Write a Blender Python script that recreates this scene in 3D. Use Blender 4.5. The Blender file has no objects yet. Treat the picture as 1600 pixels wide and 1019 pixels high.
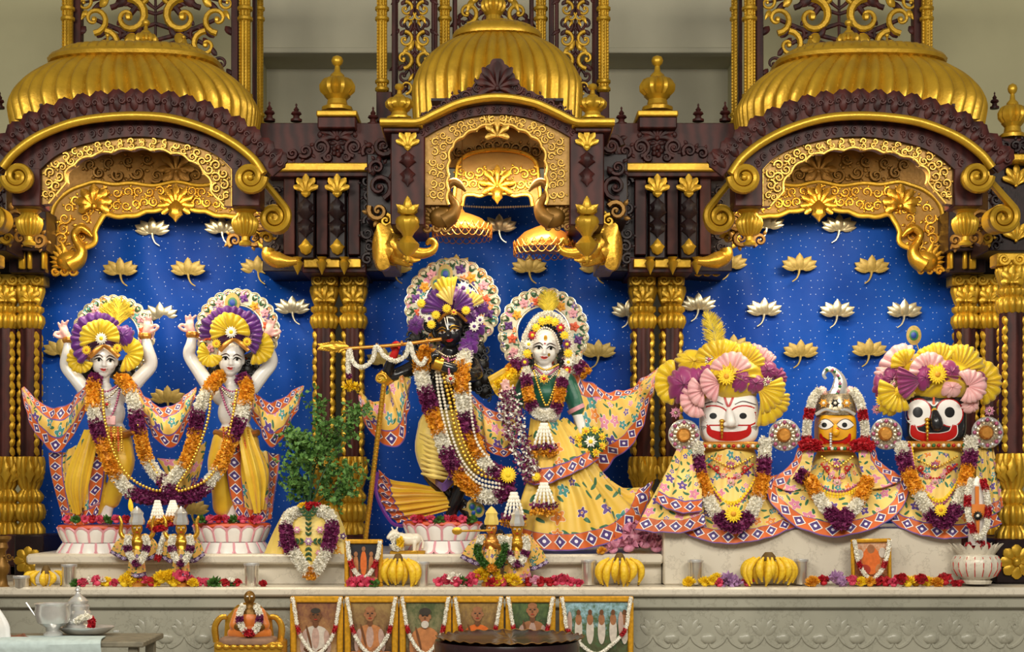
import bpy, bmesh, math, random
import numpy as np
from mathutils import Vector, Matrix, noise
from mathutils.bvhtree import BVHTree
random.seed(7)
SC = bpy.context.scene
COL = SC.collection
PI = math.pi
# ---------------------------------------------------------------- camera
F_PX, DIST, VX, VY, EYE = 2400.0, 8.0, 777.0, 764.0, 1.35
cam_d = bpy.data.cameras.new('camera')
cam_d.sensor_fit = 'HORIZONTAL'; cam_d.sensor_width = 36.0; cam_d.lens = 36.0 * F_PX / 1600.0
cam_d.shift_x = (800.0 - VX) / 1600.0; cam_d.shift_y = (VY - 509.5) / 1600.0
cam_d.clip_end = 100
cam = bpy.data.objects.new('camera', cam_d); COL.objects.link(cam)
cam.location = (0, -DIST, EYE); cam.rotation_euler = (PI / 2, 0, 0)
SC.camera = cam
# ---------------------------------------------------------------- world, light, exposure
SC.view_settings.view_transform = 'Standard'; SC.view_settings.look = 'None'
SC.view_settings.gamma = 1.0; SC.view_settings.use_curve_mapping = False
SC.view_settings.exposure = 0.0
world = bpy.data.worlds.new('world'); SC.world = world; world.use_nodes = True
world.node_tree.nodes['Background'].inputs[0].default_value = (1.0, 0.93, 0.80, 1)
world.node_tree.nodes['Background'].inputs[1].default_value = 0.22

def area(name, loc, target, sx, sy, power, col):
    l = bpy.data.lights.new(name, 'AREA'); l.shape = 'RECTANGLE'; l.size = sx; l.size_y = sy
    l.energy = power; l.color = col
    o = bpy.data.objects.new(name, l); COL.objects.link(o); o.location = loc
    d = Vector(target) - Vector(loc); o.rotation_euler = d.to_track_quat('-Z', 'Y').to_euler()
    return o
# ceiling lamps of the hall in front of the altar
area('hall_lamp', (-2.6, -4.8, 3.9), (-1.2, 0, 1.2), 1.6, 0.9, 120, (1.0, 0.93, 0.80))
area('hall_lamp', (2.6, -4.8, 3.9), (1.2, 0, 1.2), 1.6, 0.9, 120, (1.0, 0.93, 0.80))
area('hall_lamp', (0.0, -6.2, 3.7), (0, 0, 1.1), 2.2, 1.0, 120, (1.0, 0.95, 0.85))
# lamps fixed behind the three canopy fronts
area('canopy_lamp', (-1.78, -0.43, 2.95), (-1.75, 0.1, 1.1), 0.9, 0.10, 24, (1.0, 0.83, 0.55))
area('canopy_lamp', (0.0, -0.43, 2.98), (0.0, 0.1, 1.1), 0.7, 0.10, 14, (1.0, 0.83, 0.55))
area('canopy_lamp', (1.78, -0.43, 2.95), (1.75, 0.1, 1.1), 0.9, 0.10, 24, (1.0, 0.83, 0.55))

# ---------------------------------------------------------------- pixel frame of the photograph -> metres
def P(px, py, y):
    k = (DIST + y) / F_PX
    return ((px - VX) * k, y, EYE - (py - VY) * k)
def S(y): return (DIST + y) / F_PX
def PP(pts, y): return np.array([P(p[0], p[1], p[2] if len(p) > 2 else y) for p in pts], float)

# ---------------------------------------------------------------- mesh builder
class MB:
    def __init__(s): s.v = []; s.f = []; s.uv = []; s.m = []; s.n = 0
    def add(s, verts, faces, uv=None, mat=0):
        verts = np.asarray(verts, float).reshape(-1, 3); o = s.n
        s.v.append(verts); s.n += len(verts)
        s.uv.append(np.zeros((len(verts), 2)) if uv is None else np.asarray(uv, float).reshape(-1, 2))
        s.f.extend([tuple(i + o for i in f) for f in faces]); s.m.extend([mat] * len(faces))
        return s
    def merge(s, o, M=None, mat=None):
        v = np.concatenate(o.v)
        if M is not None:
            A = np.array(M)[:3, :3]; t = np.array(M)[:3, 3]; v = v @ A.T + t
        b = s.n; s.v.append(v); s.n += len(v); s.uv.append(np.concatenate(o.uv))
        s.f.extend([tuple(i + b for i in f) for f in o.f]); s.m.extend(o.m if mat is None else [mat] * len(o.f))
    def mesh(s, name, mats, sharp=42):
        me = bpy.data.meshes.new(name)
        v = np.concatenate(s.v) if s.v else np.zeros((0, 3))
        me.from_pydata(v.tolist(), [], s.f)
        uv = np.concatenate(s.uv); l = me.uv_layers.new(name='UVMap')
        idx = np.zeros(len(me.loops), np.int32); me.loops.foreach_get('vertex_index', idx)
        l.data.foreach_set('uv', uv[idx].astype(np.float32).ravel())
        if not isinstance(mats, (list, tuple)): mats = [mats]
        for m in mats: me.materials.append(m)
        me.polygons.foreach_set('material_index', np.array(s.m, np.int32))
        me.polygons.foreach_set('use_smooth', np.ones(len(me.polygons), bool))
        me.update()
        if sharp and len(me.polygons): me.set_sharp_from_angle(angle=math.radians(sharp))
        return me
    def build(s, name, mats, parent=None, sharp=42):
        return put(name, s.mesh(name, mats, sharp), parent)

def adopt(o, parent):
    o.parent = parent
    p = parent; M = Matrix.Identity(4); chain = []
    while p is not None: chain.append(p); p = p.parent
    for q in reversed(chain): M = M @ q.matrix_parent_inverse @ q.matrix_basis
    o.matrix_parent_inverse = M.inverted()
def put(name, me, parent=None):
    o = bpy.data.objects.new(name, me); COL.objects.link(o)
    if parent is not None: adopt(o, parent)
    return o
def tag(o, label, cat, group=None, kind=None):
    if label: o['label'] = label
    if cat: o['category'] = cat
    if group: o['group'] = group
    if kind: o['kind'] = kind
    return o
def thing(name, label, cat, loc=(0, 0, 0), group=None):
    o = bpy.data.objects.new(name, None); COL.objects.link(o); o.location = loc
    o.empty_display_size = 0.1
    return tag(o, label, cat, group)
def copy_tree(o, parent=None):
    c = o.copy(); COL.objects.link(c)
    if parent is not None: c.parent = parent
    for ch in list(o.children): copy_tree(ch, c)
    return c

# ---------------------------------------------------------------- curves
def cr(pts, n, closed=False):
    """Catmull-Rom through pts, n samples evenly by arc length."""
    p = np.asarray(pts, float)
    if len(p) == 2:
        t = np.linspace(0, 1, n)[:, None]; return p[0] * (1 - t) + p[1] * t
    q = np.vstack([p[-1], p, p[0], p[1]]) if closed else np.vstack([2 * p[0] - p[1], p, 2 * p[-1] - p[-2]])
    out = []; m = len(q) - 3
    for i in range(m):
        a, b, c, d = q[i:i + 4]; t = np.linspace(0, 1, 12, endpoint=False)[:, None]
        out.append(.5 * ((2 * b) + (c - a) * t + (2 * a - 5 * b + 4 * c - d) * t * t + (3 * b - a - 3 * c + d) * t ** 3))
    out.append(q[-2:-1]); c = np.vstack(out)
    return resamp(c, n)
def resamp(c, n):
    c = np.asarray(c, float); L = np.r_[0, np.cumsum(np.linalg.norm(np.diff(c, axis=0), axis=1))]
    t = np.linspace(0, L[-1], n)
    return np.stack([np.interp(t, L, c[:, i]) for i in range(c.shape[1])], 1)
def crv(vals, n):
    v = np.asarray(vals, float)
    if len(v) == 2: return np.linspace(v[0], v[1], n)
    x = np.linspace(0, 1, len(v)); return np.interp(np.linspace(0, 1, n), x, v)
def spiral(c, r0, r1, a0, turns, n=28):
    t = np.linspace(0, 1, n); a = a0 + turns * 2 * PI * t; r = r0 + (r1 - r0) * t
    return np.stack([c[0] + r * np.cos(a), c[1] + r * np.sin(a)], 1)
def scallop(c, n, amp, m=None):
    """cusped edge along a 2-D curve: n lobes that swell to the curve's left by amp"""
    m = m or n * 8 + 1; c = resamp(c, m); d = np.gradient(c, axis=0)
    nn = np.stack([-d[:, 1], d[:, 0]], 1); nn /= np.linalg.norm(nn, axis=1)[:, None] + 1e-9
    return c + nn * (amp * np.abs(np.sin(np.linspace(0, n * PI, m))))[:, None]

# ---------------------------------------------------------------- solid shapes
def tube(mb, path, r, n=8, ref=None, dk=1.0, cap=True, mat=0):
    p = np.asarray(path, float); m = len(p)
    r = np.full(m, r, float) if np.isscalar(r) else crv(r, m)
    t = np.gradient(p, axis=0); t /= np.linalg.norm(t, axis=1)[:, None] + 1e-12
    if ref is not None:
        b = np.tile(np.asarray(ref, float), (m, 1)); a = np.cross(t, b); a /= np.linalg.norm(a, axis=1)[:, None] + 1e-9
    else:
        a = np.zeros((m, 3)); u = np.array([0, 0, 1.0]) if abs(t[0][2]) < .9 else np.array([1.0, 0, 0])
        x = np.cross(t[0], u); x /= np.linalg.norm(x); a[0] = x
        for i in range(1, m):
            x = a[i - 1] - t[i] * np.dot(a[i - 1], t[i]); a[i] = x / (np.linalg.norm(x) + 1e-12)
        b = np.cross(t, a)
    th = np.arange(n) * 2 * PI / n
    V = p[:, None, :] + (a[:, None, :] * np.cos(th)[None, :, None] + dk * b[:, None, :] * np.sin(th)[None, :, None]) * r[:, None, None]
    L = np.r_[0, np.cumsum(np.linalg.norm(np.diff(p, axis=0), axis=1))]
    UV = np.stack(np.meshgrid(L, np.arange(n) / n, indexing='ij'), -1)
    f = [(i * n + j, i * n + (j + 1) % n, (i + 1) * n + (j + 1) % n, (i + 1) * n + j) for i in range(m - 1) for j in range(n)]
    if cap: f += [tuple(range(n))[::-1], tuple((m - 1) * n + j for j in range(n))]
    return mb.add(V, f, UV, mat)
def lathe(mb, prof, n=24, c=(0, 0, 0), lobes=0, amp=0.0, sq=2.0, sy=1.0, twist=0.0, lobe_rows=None, mat=0, tilt=None, mode='out'):
    """profile [(r, z)...] about the vertical axis; lobes flute it; sq > 2 squares the plan"""
    prof = np.asarray(prof, float); m = len(prof); a = np.arange(n) * 2 * PI / n
    L = np.r_[0, np.cumsum(np.linalg.norm(np.diff(prof, axis=0), axis=1))]; L /= L[-1]
    V = np.zeros((m, n, 3)); base = 1.0 / (np.abs(np.cos(a)) ** sq + np.abs(np.sin(a)) ** sq) ** (1 / sq)
    for i, (r, z) in enumerate(prof):
        k = amp if lobe_rows is None else amp * lobe_rows[i]
        w = (np.abs(np.sin(lobes * (a + twist * L[i]) / 2)) - .6) if lobes else 0
        rr = r * base * (1 + k * w)
        V[i, :, 0] = rr * np.cos(a); V[i, :, 1] = rr * np.sin(a) * sy; V[i, :, 2] = z
    V = V.reshape(-1, 3)
    if tilt is not None: V = V @ np.array(tilt).T
    V = V + np.asarray(c, float)
    f = [(i * n + j, i * n + (j + 1) % n, (i + 1) * n + (j + 1) % n, (i + 1) * n + j) for i in range(m - 1) for j in range(n)]
    if prof[0][0] > 1e-5: f.append(tuple(range(n))[::-1])
    if prof[-1][0] > 1e-5: f.append(tuple((m - 1) * n + j for j in range(n)))
    UV = np.stack(np.meshgrid(L, np.arange(n) / n, indexing='ij'), -1)
    return mb.add(V, f, UV, mat)
def box(mb, a, b, bev=0.0, mat=0):
    x0, y0, z0 = np.minimum(a, b); x1, y1, z1 = np.maximum(a, b)
    e = min(bev, (x1 - x0) / 3, (y1 - y0) / 3, (z1 - z0) / 3)
    if e <= 0:
        v = [(x, y, z) for z in (z0, z1) for y in (y0, y1) for x in (x0, x1)]
        return mb.add(v, [(0, 2, 3, 1), (4, 5, 7, 6), (0, 1, 5, 4), (2, 6, 7, 3), (0, 4, 6, 2), (1, 3, 7, 5)], mat=mat)
    v = []; f = []
    for iz, (z, zi) in enumerate(((z0, 1), (z1, -1))):
        for (x, xi) in ((x0, 1), (x1, -1)):
            for (y, yi) in ((y0, 1), (y1, -1)):
                v += [(x, y + yi * e, z + zi * e), (x + xi * e, y, z + zi * e), (x + xi * e, y + yi * e, z)]
    bm = bmesh.new(); [bm.verts.new(q) for q in v]; r = bmesh.ops.convex_hull(bm, input=bm.verts)
    bm.verts.index_update(); vv = [tuple(q.co) for q in bm.verts]; ff = [tuple(q.index for q in g.verts) for g in bm.faces]; bm.free()
    return mb.add(vv, ff, mat=mat)
def pbox(mb, px0, py0, px1, py1, y0, y1, bev=0.004, mat=0):
    """box whose front face fills that rectangle of the photo at depth y0"""
    a = P(px0, py1, y0); b = P(px1, py0, y0)
    return box(mb, (a[0], y0, a[2]), (b[0], y1, b[2]), bev, mat)
def ball(mb, c, r, n=10, m=7, rot=None, mat=0):
    r = np.full(3, r, float) if np.isscalar(r) else np.asarray(r, float)
    th = np.linspace(0, PI, m); a = np.arange(n) * 2 * PI / n
    V = np.stack([np.sin(th)[:, None] * np.cos(a), np.sin(th)[:, None] * np.sin(a), np.repeat(np.cos(th)[:, None], n, 1)], -1) * r
    V = V.reshape(-1, 3)
    if rot is not None: V = V @ np.array(rot).T
    f = []
    for i in range(m - 1):
        for j in range(n):
            q = [i * n + j, (i + 1) * n + j, (i + 1) * n + (j + 1) % n, i * n + (j + 1) % n]
            if i == 0: q = q[:3]
            elif i == m - 2: q = [q[0], q[1], q[3]]
            f.append(tuple(q))
    return mb.add(V + np.asarray(c, float), f, mat=mat)
def band(mb, A, B, y0, y1, mat=0, bulge=0.0, nb=1, n=None):
    """solid plate between two pixel curves A and B (same count), front at depth y0, back at y1"""
    A = np.asarray(A, float); B = np.asarray(B, float)
    if n: A = resamp(A, n); B = resamp(B, n)
    N = len(A); rows = []
    for k in range(nb + 1):
        t = k / nb; rows.append(PP(A * (1 - t) + B * t, y0) + np.array([0, -bulge * math.sin(PI * t), 0]))
    k = S(y0); bk = [PP(A, y0), PP(B, y0)]
    for q in bk: q[:, 1] = y1
    V = np.vstack(rows + bk); f = []
    def st(i, j): f.extend([(i * N + q, i * N + q + 1, j * N + q + 1, j * N + q) for q in range(N - 1)])
    for r in range(nb): st(r, r + 1)
    a0, b0, a1, b1 = 0, nb, nb + 1, nb + 2
    st(a1, a0); st(b0, b1); st(b1, a1)
    for e in (0, N - 1):
        f.append(tuple([r * N + e for r in range(nb + 1)] + [b1 * N + e, a1 * N + e]))
    return mb.add(V, f, mat=mat)
def plate(mb, outline, y0, y1, mat=0, dome=0.0):
    """solid plate with a closed pixel outline"""
    A = PP(outline, y0); B = A.copy(); B[:, 1] = y1; N = len(A)
    c = A.mean(0); c[1] -= dome
    mid = A * .55 + c * .45; mid[:, 1] = A[:, 1] - dome * .75
    V = np.vstack([A, mid, c[None], B]); f = []
    for i in range(N):
        j = (i + 1) % N
        f += [(i, j, N + j, N + i), (N + i, N + j, 2 * N), (i, 2 * N + 1 + i, 2 * N + 1 + j, j)]
    f.append(tuple(2 * N + 1 + i for i in range(N)))
    return mb.add(V, f, mat=mat)
def prel(mb, pts, r, y, n=6, dk=.7, mat=0, samp=None, smooth=True):
    """carved rib along a pixel path; r in pixels"""
    p = np.asarray(pts, float)
    if samp: p = cr(p, samp) if smooth else resamp(p, samp)
    k = S(y); rr = (np.full(len(p), r, float) if np.isscalar(r) else crv(r, len(p))) * k
    return tube(mb, PP(p, y), rr, n, ref=(0, -1, 0), dk=dk, mat=mat)
def leaf(mb, c, ang, L, W, y, mat=0, lift=.35, curl=.0, lobes=0, nu=7, rnd=False):
    """raised carved leaf in the picture plane; pixel base c, direction ang (0 = right, 90 = up)"""
    a = math.radians(ang); d = np.array([math.cos(a), -math.sin(a)]); q = np.array([-d[1], d[0]]); k = S(y)
    V = []; nv = 5
    for i in range(nu):
        t = i / (nu - 1); w = W * .5 * (math.sin(PI * min(1, t ** .75 * .97 + .03)) ** .8)
        if rnd: w = W * .5 * min(1, (t * 1.25 + .12)) ** .8 * math.sqrt(max(.02, 1 - max(0, (t - .7) / .31) ** 2))
        if lobes: w *= 1 + .22 * math.cos(lobes * 2 * PI * t)
        b = np.array(c) + d * L * t + q * curl * L * t * t
        for j in range(nv):
            s = j / (nv - 1) * 2 - 1; h = W * lift * math.sin(PI * min(1, t + .05)) * (1 - .75 * s * s) * (1 if j != 2 else .75) + W * lift * .5 * t * t
            x, _, z = P(*(b + q * s * w), y); V.append((x, y - h * k, z))
    f = [(i * nv + j, i * nv + j + 1, (i + 1) * nv + j + 1, (i + 1) * nv + j) for i in range(nu - 1) for j in range(nv - 1)]
    V = np.array(V); B = V.copy(); B[:, 1] = y + .004
    o = nu * nv; f += [tuple(o + x for x in g[::-1]) for g in f]
    rim = [i * nv for i in range(nu)] + [(nu - 1) * nv + j for j in range(1, nv)] + [i * nv + nv - 1 for i in range(nu - 2, -1, -1)] + [j for j in range(nv - 2, 0, -1)]
    f += [(rim[i], rim[(i + 1) % len(rim)], o + rim[(i + 1) % len(rim)], o + rim[i]) for i in range(len(rim))]
    return mb.add(np.vstack([V, B]), f, mat=mat)
def palmette(mb, c, w, h, y, n=7, mat=0, ang=90, spread=150):
    for i in range(n):
        u = i / (n - 1) * 2 - 1; a = ang - u * spread / 2
        L = (h if ang % 180 == 90 else w) * (1 - .28 * abs(u) ** 1.5)
        leaf(mb, c, a, L, w / n * 2.1, y - .002 * (1 - abs(u)), mat, lift=.35, curl=.22 * u, rnd=True)
    ball(mb, P(c[0], c[1], y), w * .11 * S(y), 8, 5, mat=mat)
def curl(mb, c, r, a0, turns, y, w, mat=0, dk=.8, tail=None, n=30):
    """volute: an optional tail then a tightening spiral; pixel units"""
    s = spiral(c, r, r * .12, math.radians(a0), turns, n)
    p = s if tail is None else np.vstack([resamp(cr(np.vstack([tail, s[0]]), 20), 12)[:-1], s])
    rr = np.r_[np.full(len(p) - n, w), np.linspace(w, w * .35, n)] if tail is not None else np.linspace(w, w * .35, n)
    prel(mb, p, rr, y, 6, dk, mat); ball(mb, P(c[0], c[1], y), r * .22 * S(y), 6, 5, mat=mat)
def tri_scroll(mb, c, r, y, w, flip=1, mat=0, ang=0):
    """one acanthus curl: volute with leaves springing off its back"""
    curl(mb, c, r, ang, flip * 1.4, y, w, mat, n=18, dk=1.5)
    for k in range(3):
        a = math.radians(ang + flip * (40 + 75 * k)); q = (c[0] + r * math.cos(a), c[1] + r * math.sin(a))
        leaf(mb, q, -math.degrees(a) + flip * 25, r * .75, r * .5, y, mat, nu=5)
def fill_scrolls(mb, inside, x0, y0, x1, y1, step, y, w, mat=0, mirror=None):
    """dense carved ground: curls on a staggered grid wherever inside(px, py)"""
    i = 0; yy = y0
    while yy < y1:
        xx = x0 + (i % 2) * step / 2; j = 0
        while xx < x1:
            if inside(xx, yy):
                fl = 1 if (i + j) % 2 else -1
                if mirror is not None and xx > mirror: fl = -fl
                curl(mb, (xx, yy), step * .42, (i * 97 + j * 61) % 360, fl * 1.35, y, w, mat, n=14)
                leaf(mb, (xx + step * .2, yy + step * .3), (i * 83 + j * 131) % 360, step * .5, step * .3, y, mat, nu=4)
            xx += step; j += 1
        yy += step * .8; i += 1
def sheet(rows, nu, nv, fold=0.0, nf=6, fold_row=None, phase=0.0, side=1):
    """cloth through a lattice of 3-D control rows (row 0 = hem side). Returns V[nv,nu,3] and UV in metres: u along, v from row 0"""
    R = np.array([cr(r, nu) for r in rows]); V = np.array([cr(R[:, j], nv) for j in range(nu)]).transpose(1, 0, 2)
    if fold:
        dx = np.gradient(V, axis=1); dv = np.gradient(V, axis=0); nn = np.cross(dx, dv); nn /= np.linalg.norm(nn, axis=2)[..., None] + 1e-9
        if nn[..., 1].mean() > 0: nn = -nn
        u = np.linspace(0, 1, nu); vv = np.linspace(0, 1, nv); amp = np.ones(nv) if fold_row is None else crv(fold_row, nv)
        w = np.sin(2 * PI * nf * u + phase) + .45 * np.sin(2 * PI * nf * 1.9 * u + 1.3 + phase) + .3 * np.sin(2 * PI * nf * .53 * u + 2.1)
        V = V + nn * (fold * amp[:, None] * w[None, :])[..., None]
    du = np.linalg.norm(np.diff(V, axis=1), axis=2); uu = np.concatenate([np.zeros((nv, 1)), np.cumsum(du, 1)], 1)
    dv = np.linalg.norm(np.diff(V, axis=0), axis=2); vl = np.concatenate([np.zeros((1, nu)), np.cumsum(dv, 0)], 0)
    return V, np.stack([np.repeat(uu.mean(0)[None], nv, 0), np.repeat(vl.mean(1)[:, None], nu, 1)], -1)
def cloth(name, rows, mats, parent, nu=60, nv=24, hem=0.0, thick=.006, hem_name='border', hem_mat=None, hem_sides=False, hem_both=False, **kw):
    """cloth part, its patterned hem a child of it"""
    V, UV = sheet(rows, nu, nv, **kw)
    dx = np.gradient(V, axis=1); dv = np.gradient(V, axis=0); nn = np.cross(dx, dv); nn /= np.linalg.norm(nn, axis=2)[..., None] + 1e-9
    flip = nn[..., 1].mean() > 0
    if flip: nn = -nn
    B = V - nn * thick
    isn = np.zeros((nv - 1, nu - 1), bool); HU = UV.copy()
    if hem:
        vc = (UV[:-1, :, 1] + UV[1:, :, 1])[:, :-1] / 2; isn = vc < hem
        VM = UV[..., 1].max()
        if hem_both: isn = isn | (vc > VM - hem)
        if hem_sides:
            W = UV[..., 0].max(); uc = (UV[:-1, :-1, 0] + UV[:-1, 1:, 0]) / 2
            sl = (uc < hem) & ~isn; sr = (uc > W - hem) & ~isn
            isn = isn | sl | sr
    def mk(sel, uvs):
        mb = MB(); f = []; ij = np.argwhere(sel); N = nu * nv
        for i, j in ij:
            q = (i * nu + j, i * nu + j + 1, (i + 1) * nu + j + 1, (i + 1) * nu + j)
            if flip: q = q[::-1]
            f.append(q); f.append(tuple(N + x for x in q[::-1]))
            for di, dj, e in ((-1, 0, (0, 1)), (1, 0, (2, 3)), (0, -1, (3, 0)), (0, 1, (1, 2))):
                a, b = i + di, j + dj
                if a < 0 or b < 0 or a >= nv - 1 or b >= nu - 1:
                    g = (i * nu + j, i * nu + j + 1, (i + 1) * nu + j + 1, (i + 1) * nu + j); g = (g[e[0]], g[e[1]])
                    f.append((g[1], g[0], N + g[0], N + g[1]) if not flip else (g[0], g[1], N + g[1], N + g[0]))
        uv = uvs.reshape(-1, 2); mb.add(np.vstack([V.reshape(-1, 3), B.reshape(-1, 3)]), f, np.vstack([uv, uv])); return mb
    def clean(o):
        bm = bmesh.new(); bm.from_mesh(o.data); bmesh.ops.delete(bm, geom=[v for v in bm.verts if not v.link_faces], context='VERTS'); bm.to_mesh(o.data); bm.free(); return o
    o = clean(mk(~isn, UV).build(name, mats, parent, sharp=60))
    if hem:
        H = UV.copy(); H[..., 1] = H[..., 1] / hem
        if hem_both: H[..., 1] = np.where(UV[..., 1] > VM / 2, (VM - UV[..., 1]) / hem, H[..., 1])
        if hem_sides:
            W = UV[..., 0].max(); lo = UV[..., 0] < hem * 1.02; hi = UV[..., 0] > W - hem * 1.02; up = UV[..., 1] > hem * .98
            H[..., 0] = np.where((lo | hi) & up, UV[..., 1], UV[..., 0])
            H[..., 1] = np.where(lo & up, UV[..., 0] / hem, np.where(hi & up, (W - UV[..., 0]) / hem, H[..., 1]))
        clean(mk(isn, H).build(hem_name, hem_mat, o, sharp=60))
    return o

# ---------------------------------------------------------------- materials (all procedural)
class NT:
    def __init__(s, name):
        s.mat = bpy.data.materials.new(name); s.mat.use_nodes = True; s.t = s.mat.node_tree
        s.b = s.t.nodes['Principled BSDF']
    def n(s, typ, **kw):
        q = s.t.nodes.new('ShaderNode' + typ)
        for k, v in kw.items():
            if k in q.inputs.keys() if isinstance(k, str) else False: s.set(q, k, v)
            else: setattr(q, k, v)
        return q
    def set(s, q, k, v):
        if isinstance(v, bpy.types.NodeSocket): s.t.links.new(v, q.inputs[k])
        else:
            if isinstance(v, tuple) and len(v) == 3 and q.inputs[k].type == 'RGBA': v = (*v, 1)
            q.inputs[k].default_value = v
    def m(s, op, a, b=0.0, c=None):
        q = s.t.nodes.new('ShaderNodeMath'); q.operation = op; s.set(q, 0, a); s.set(q, 1, b)
        if c is not None: s.set(q, 2, c)
        return q.outputs[0]
    def mix(s, f, a, b, blend='MIX'):
        q = s.t.nodes.new('ShaderNodeMix'); q.data_type = 'RGBA'; q.blend_type = blend
        s.set(q, 0, f); s.set(q, 6, a); s.set(q, 7, b); return q.outputs[2]
    def uv(s):
        q = s.t.nodes.new('ShaderNodeUVMap'); x = s.n('SeparateXYZ'); s.t.links.new(q.outputs[0], x.inputs[0]); return q.outputs[0], x.outputs[0], x.outputs[1]
    def obj(s): return s.n('TexCoord').outputs['Object']
    def noise(s, scale, detail=3, vec=None, rough=.5):
        q = s.n('TexNoise'); q.inputs['Scale'].default_value = scale; q.inputs['Detail'].default_value = detail; q.inputs['Roughness'].default_value = rough
        s.t.links.new(vec if vec is not None else s.obj(), q.inputs['Vector']); return q.outputs['Fac']
    def ramp(s, f, stops, interp='LINEAR'):
        q = s.n('ValToRGB'); e = q.color_ramp; e.interpolation = interp
        while len(e.elements) < len(stops): e.elements.new(.5)
        for i, (p, c) in enumerate(stops): e.elements[i].position = p; e.elements[i].color = (*c, 1)
        s.t.links.new(f, q.inputs[0]); return q.outputs[0]
    def bump(s, h, strength=.3, dist=.01):
        q = s.n('Bump'); q.inputs['Strength'].default_value = strength; q.inputs['Distance'].default_value = dist
        s.t.links.new(h, q.inputs['Height']); s.t.links.new(q.outputs[0], s.b.inputs['Normal'])
    def out(s, col, rough=.5, metal=0.0, spec=.5, sss=0.0, sheen=0.0, coat=0.0, trans=0.0):
        s.set(s.b, 'Base Color', col); s.set(s.b, 'Roughness', rough); s.set(s.b, 'Metallic', metal)
        s.b.inputs['Specular IOR Level'].default_value = spec; s.b.inputs['Coat Weight'].default_value = coat
        s.b.inputs['Sheen Weight'].default_value = sheen; s.b.inputs['Transmission Weight'].default_value = trans
        return s.mat
def hx(h):
    h = h.lstrip('#'); c = [int(h[i:i + 2], 16) / 255 for i in (0, 2, 4)]
    return tuple(x / 12.92 if x <= .04045 else ((x + .055) / 1.055) ** 2.4 for x in c)
def simple(name, col, rough=.5, metal=0.0, var=.25, scale=25, bump=0.0, bscale=60, **kw):
    t = NT(name); col = hx(col) if isinstance(col, str) else col
    lo = tuple(c * (1 - var) for c in col); hi = tuple(min(1, c * (1 + var)) for c in col)
    c = t.ramp(t.noise(scale, 4), [(.3, lo), (.7, hi)])
    if bump: t.bump(t.noise(bscale, 4), bump, .004)
    return t.out(c, rough, metal, **kw)

M = {}
def gold_mat(name, col, dark, rough, metal):
    """gold leaf on carving: darker where grime sits, soft uneven polish"""
    t = NT(name); n = t.noise(9, 5); n2 = t.noise(70, 3)
    c = t.ramp(n, [(.2, tuple(x * .6 + y_ * .4 for x, y_ in zip(dark, col))), (.65, col)])
    c = t.mix(t.m('MULTIPLY', n2, .25), c, dark)
    t.bump(t.noise(55, 5), .18, .006)
    r = t.m('ADD', t.m('MULTIPLY', n2, .25), rough - .1)
    return t.out(c, r, metal)
M['gold'] = gold_mat('gold_leaf', hx('#cfa42c'), hx('#8a6818'), .36, .55)
M['gold_pale'] = gold_mat('gold_panel', hx('#a07a38'), hx('#7a5824'), .45, .4)
M['gold_bright'] = gold_mat('gold_polished', hx('#e0ad3c'), hx('#b57f1e'), .28, .75)
M['gold_orange'] = gold_mat('gilt_copper', hx('#e2a04a'), hx('#b87024'), .3, .7)
M['gold_relief'] = gold_mat('gilt_relief', hx('#c49a40'), hx('#94702a'), .35, .55)
M['bronze'] = gold_mat('bronze_carving', hx('#8a6428'), hx('#54380f'), .42, .55)
def wood():
    t = NT('dark_wood'); n = t.noise(6, 4)
    w = t.n('TexWave'); w.inputs['Scale'].default_value = 5; w.inputs['Distortion'].default_value = 6; w.inputs['Detail'].default_value = 3
    t.t.links.new(t.obj(), w.inputs['Vector'])
    c = t.ramp(t.m('ADD', t.m('MULTIPLY', w.outputs['Fac'], .35), t.m('MULTIPLY', n, .65)), [(.25, hx('#260c0c')), (.7, hx('#471d19'))])
    t.bump(t.noise(80, 4), .15, .003)
    return t.out(c, .5, spec=.28)
M['wood'] = wood()
M['bronze_dark'] = gold_mat('dark_bronze', hx('#6a4a1c'), hx('#3c280c'), .4, .5)
M['wood_black'] = simple('ebony_wood', '#1e0f12', .42, var=.3, bump=.15, spec=.3)
def marble(name, a, b, vein):
    t = NT(name); o = t.obj(); n = t.noise(1.6, 6, o, .6); n2 = t.noise(7, 6, o, .65)
    c = t.ramp(n, [(.3, a), (.7, b)])
    v = t.m('ABSOLUTE', t.m('SUBTRACT', n2, .5)); c = t.mix(t.m('MULTIPLY', t.m('LESS_THAN', v, .012), .35), c, vein)
    return t.out(c, .3)
M['marble'] = marble('white_marble', hx('#c9c0ae'), hx('#ddd5c4'), hx('#a59c8c'))
M['marble_grey'] = marble('grey_marble', hx('#8f8e80'), hx('#aaa898'), hx('#787668'))
M['wall'] = simple('wall_paint', '#b9b48f', .8, var=.05, scale=3, bump=.08, bscale=90)
M['wall_grey'] = simple('wall_paint_grey', '#b4b09a', .8, var=.05, scale=3, bump=.08, bscale=90)
M['floor'] = simple('floor_stone', '#8d857a', .4, var=.1, scale=4)
def curtain_mat():
    t = NT('blue_satin'); uv, u, v = t.uv()
    vo = t.n('TexVoronoi'); vo.inputs['Scale'].default_value = 22; vo.inputs['Randomness'].default_value = .7; vo.voronoi_dimensions = '2D'
    t.t.links.new(uv, vo.inputs['Vector'])
    star = t.m('LESS_THAN', vo.outputs['Distance'], .05)
    n = t.noise(2.0, 3)
    c = t.ramp(n, [(.3, hx('#063894')), (.7, hx('#0a4cb2'))])
    c = t.mix(star, c, hx('#b8c8e8'))
    t.bump(t.noise(4, 3, uv), .2, .05)
    return t.out(c, .62, spec=.2)
M['curtain'] = curtain_mat()
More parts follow.
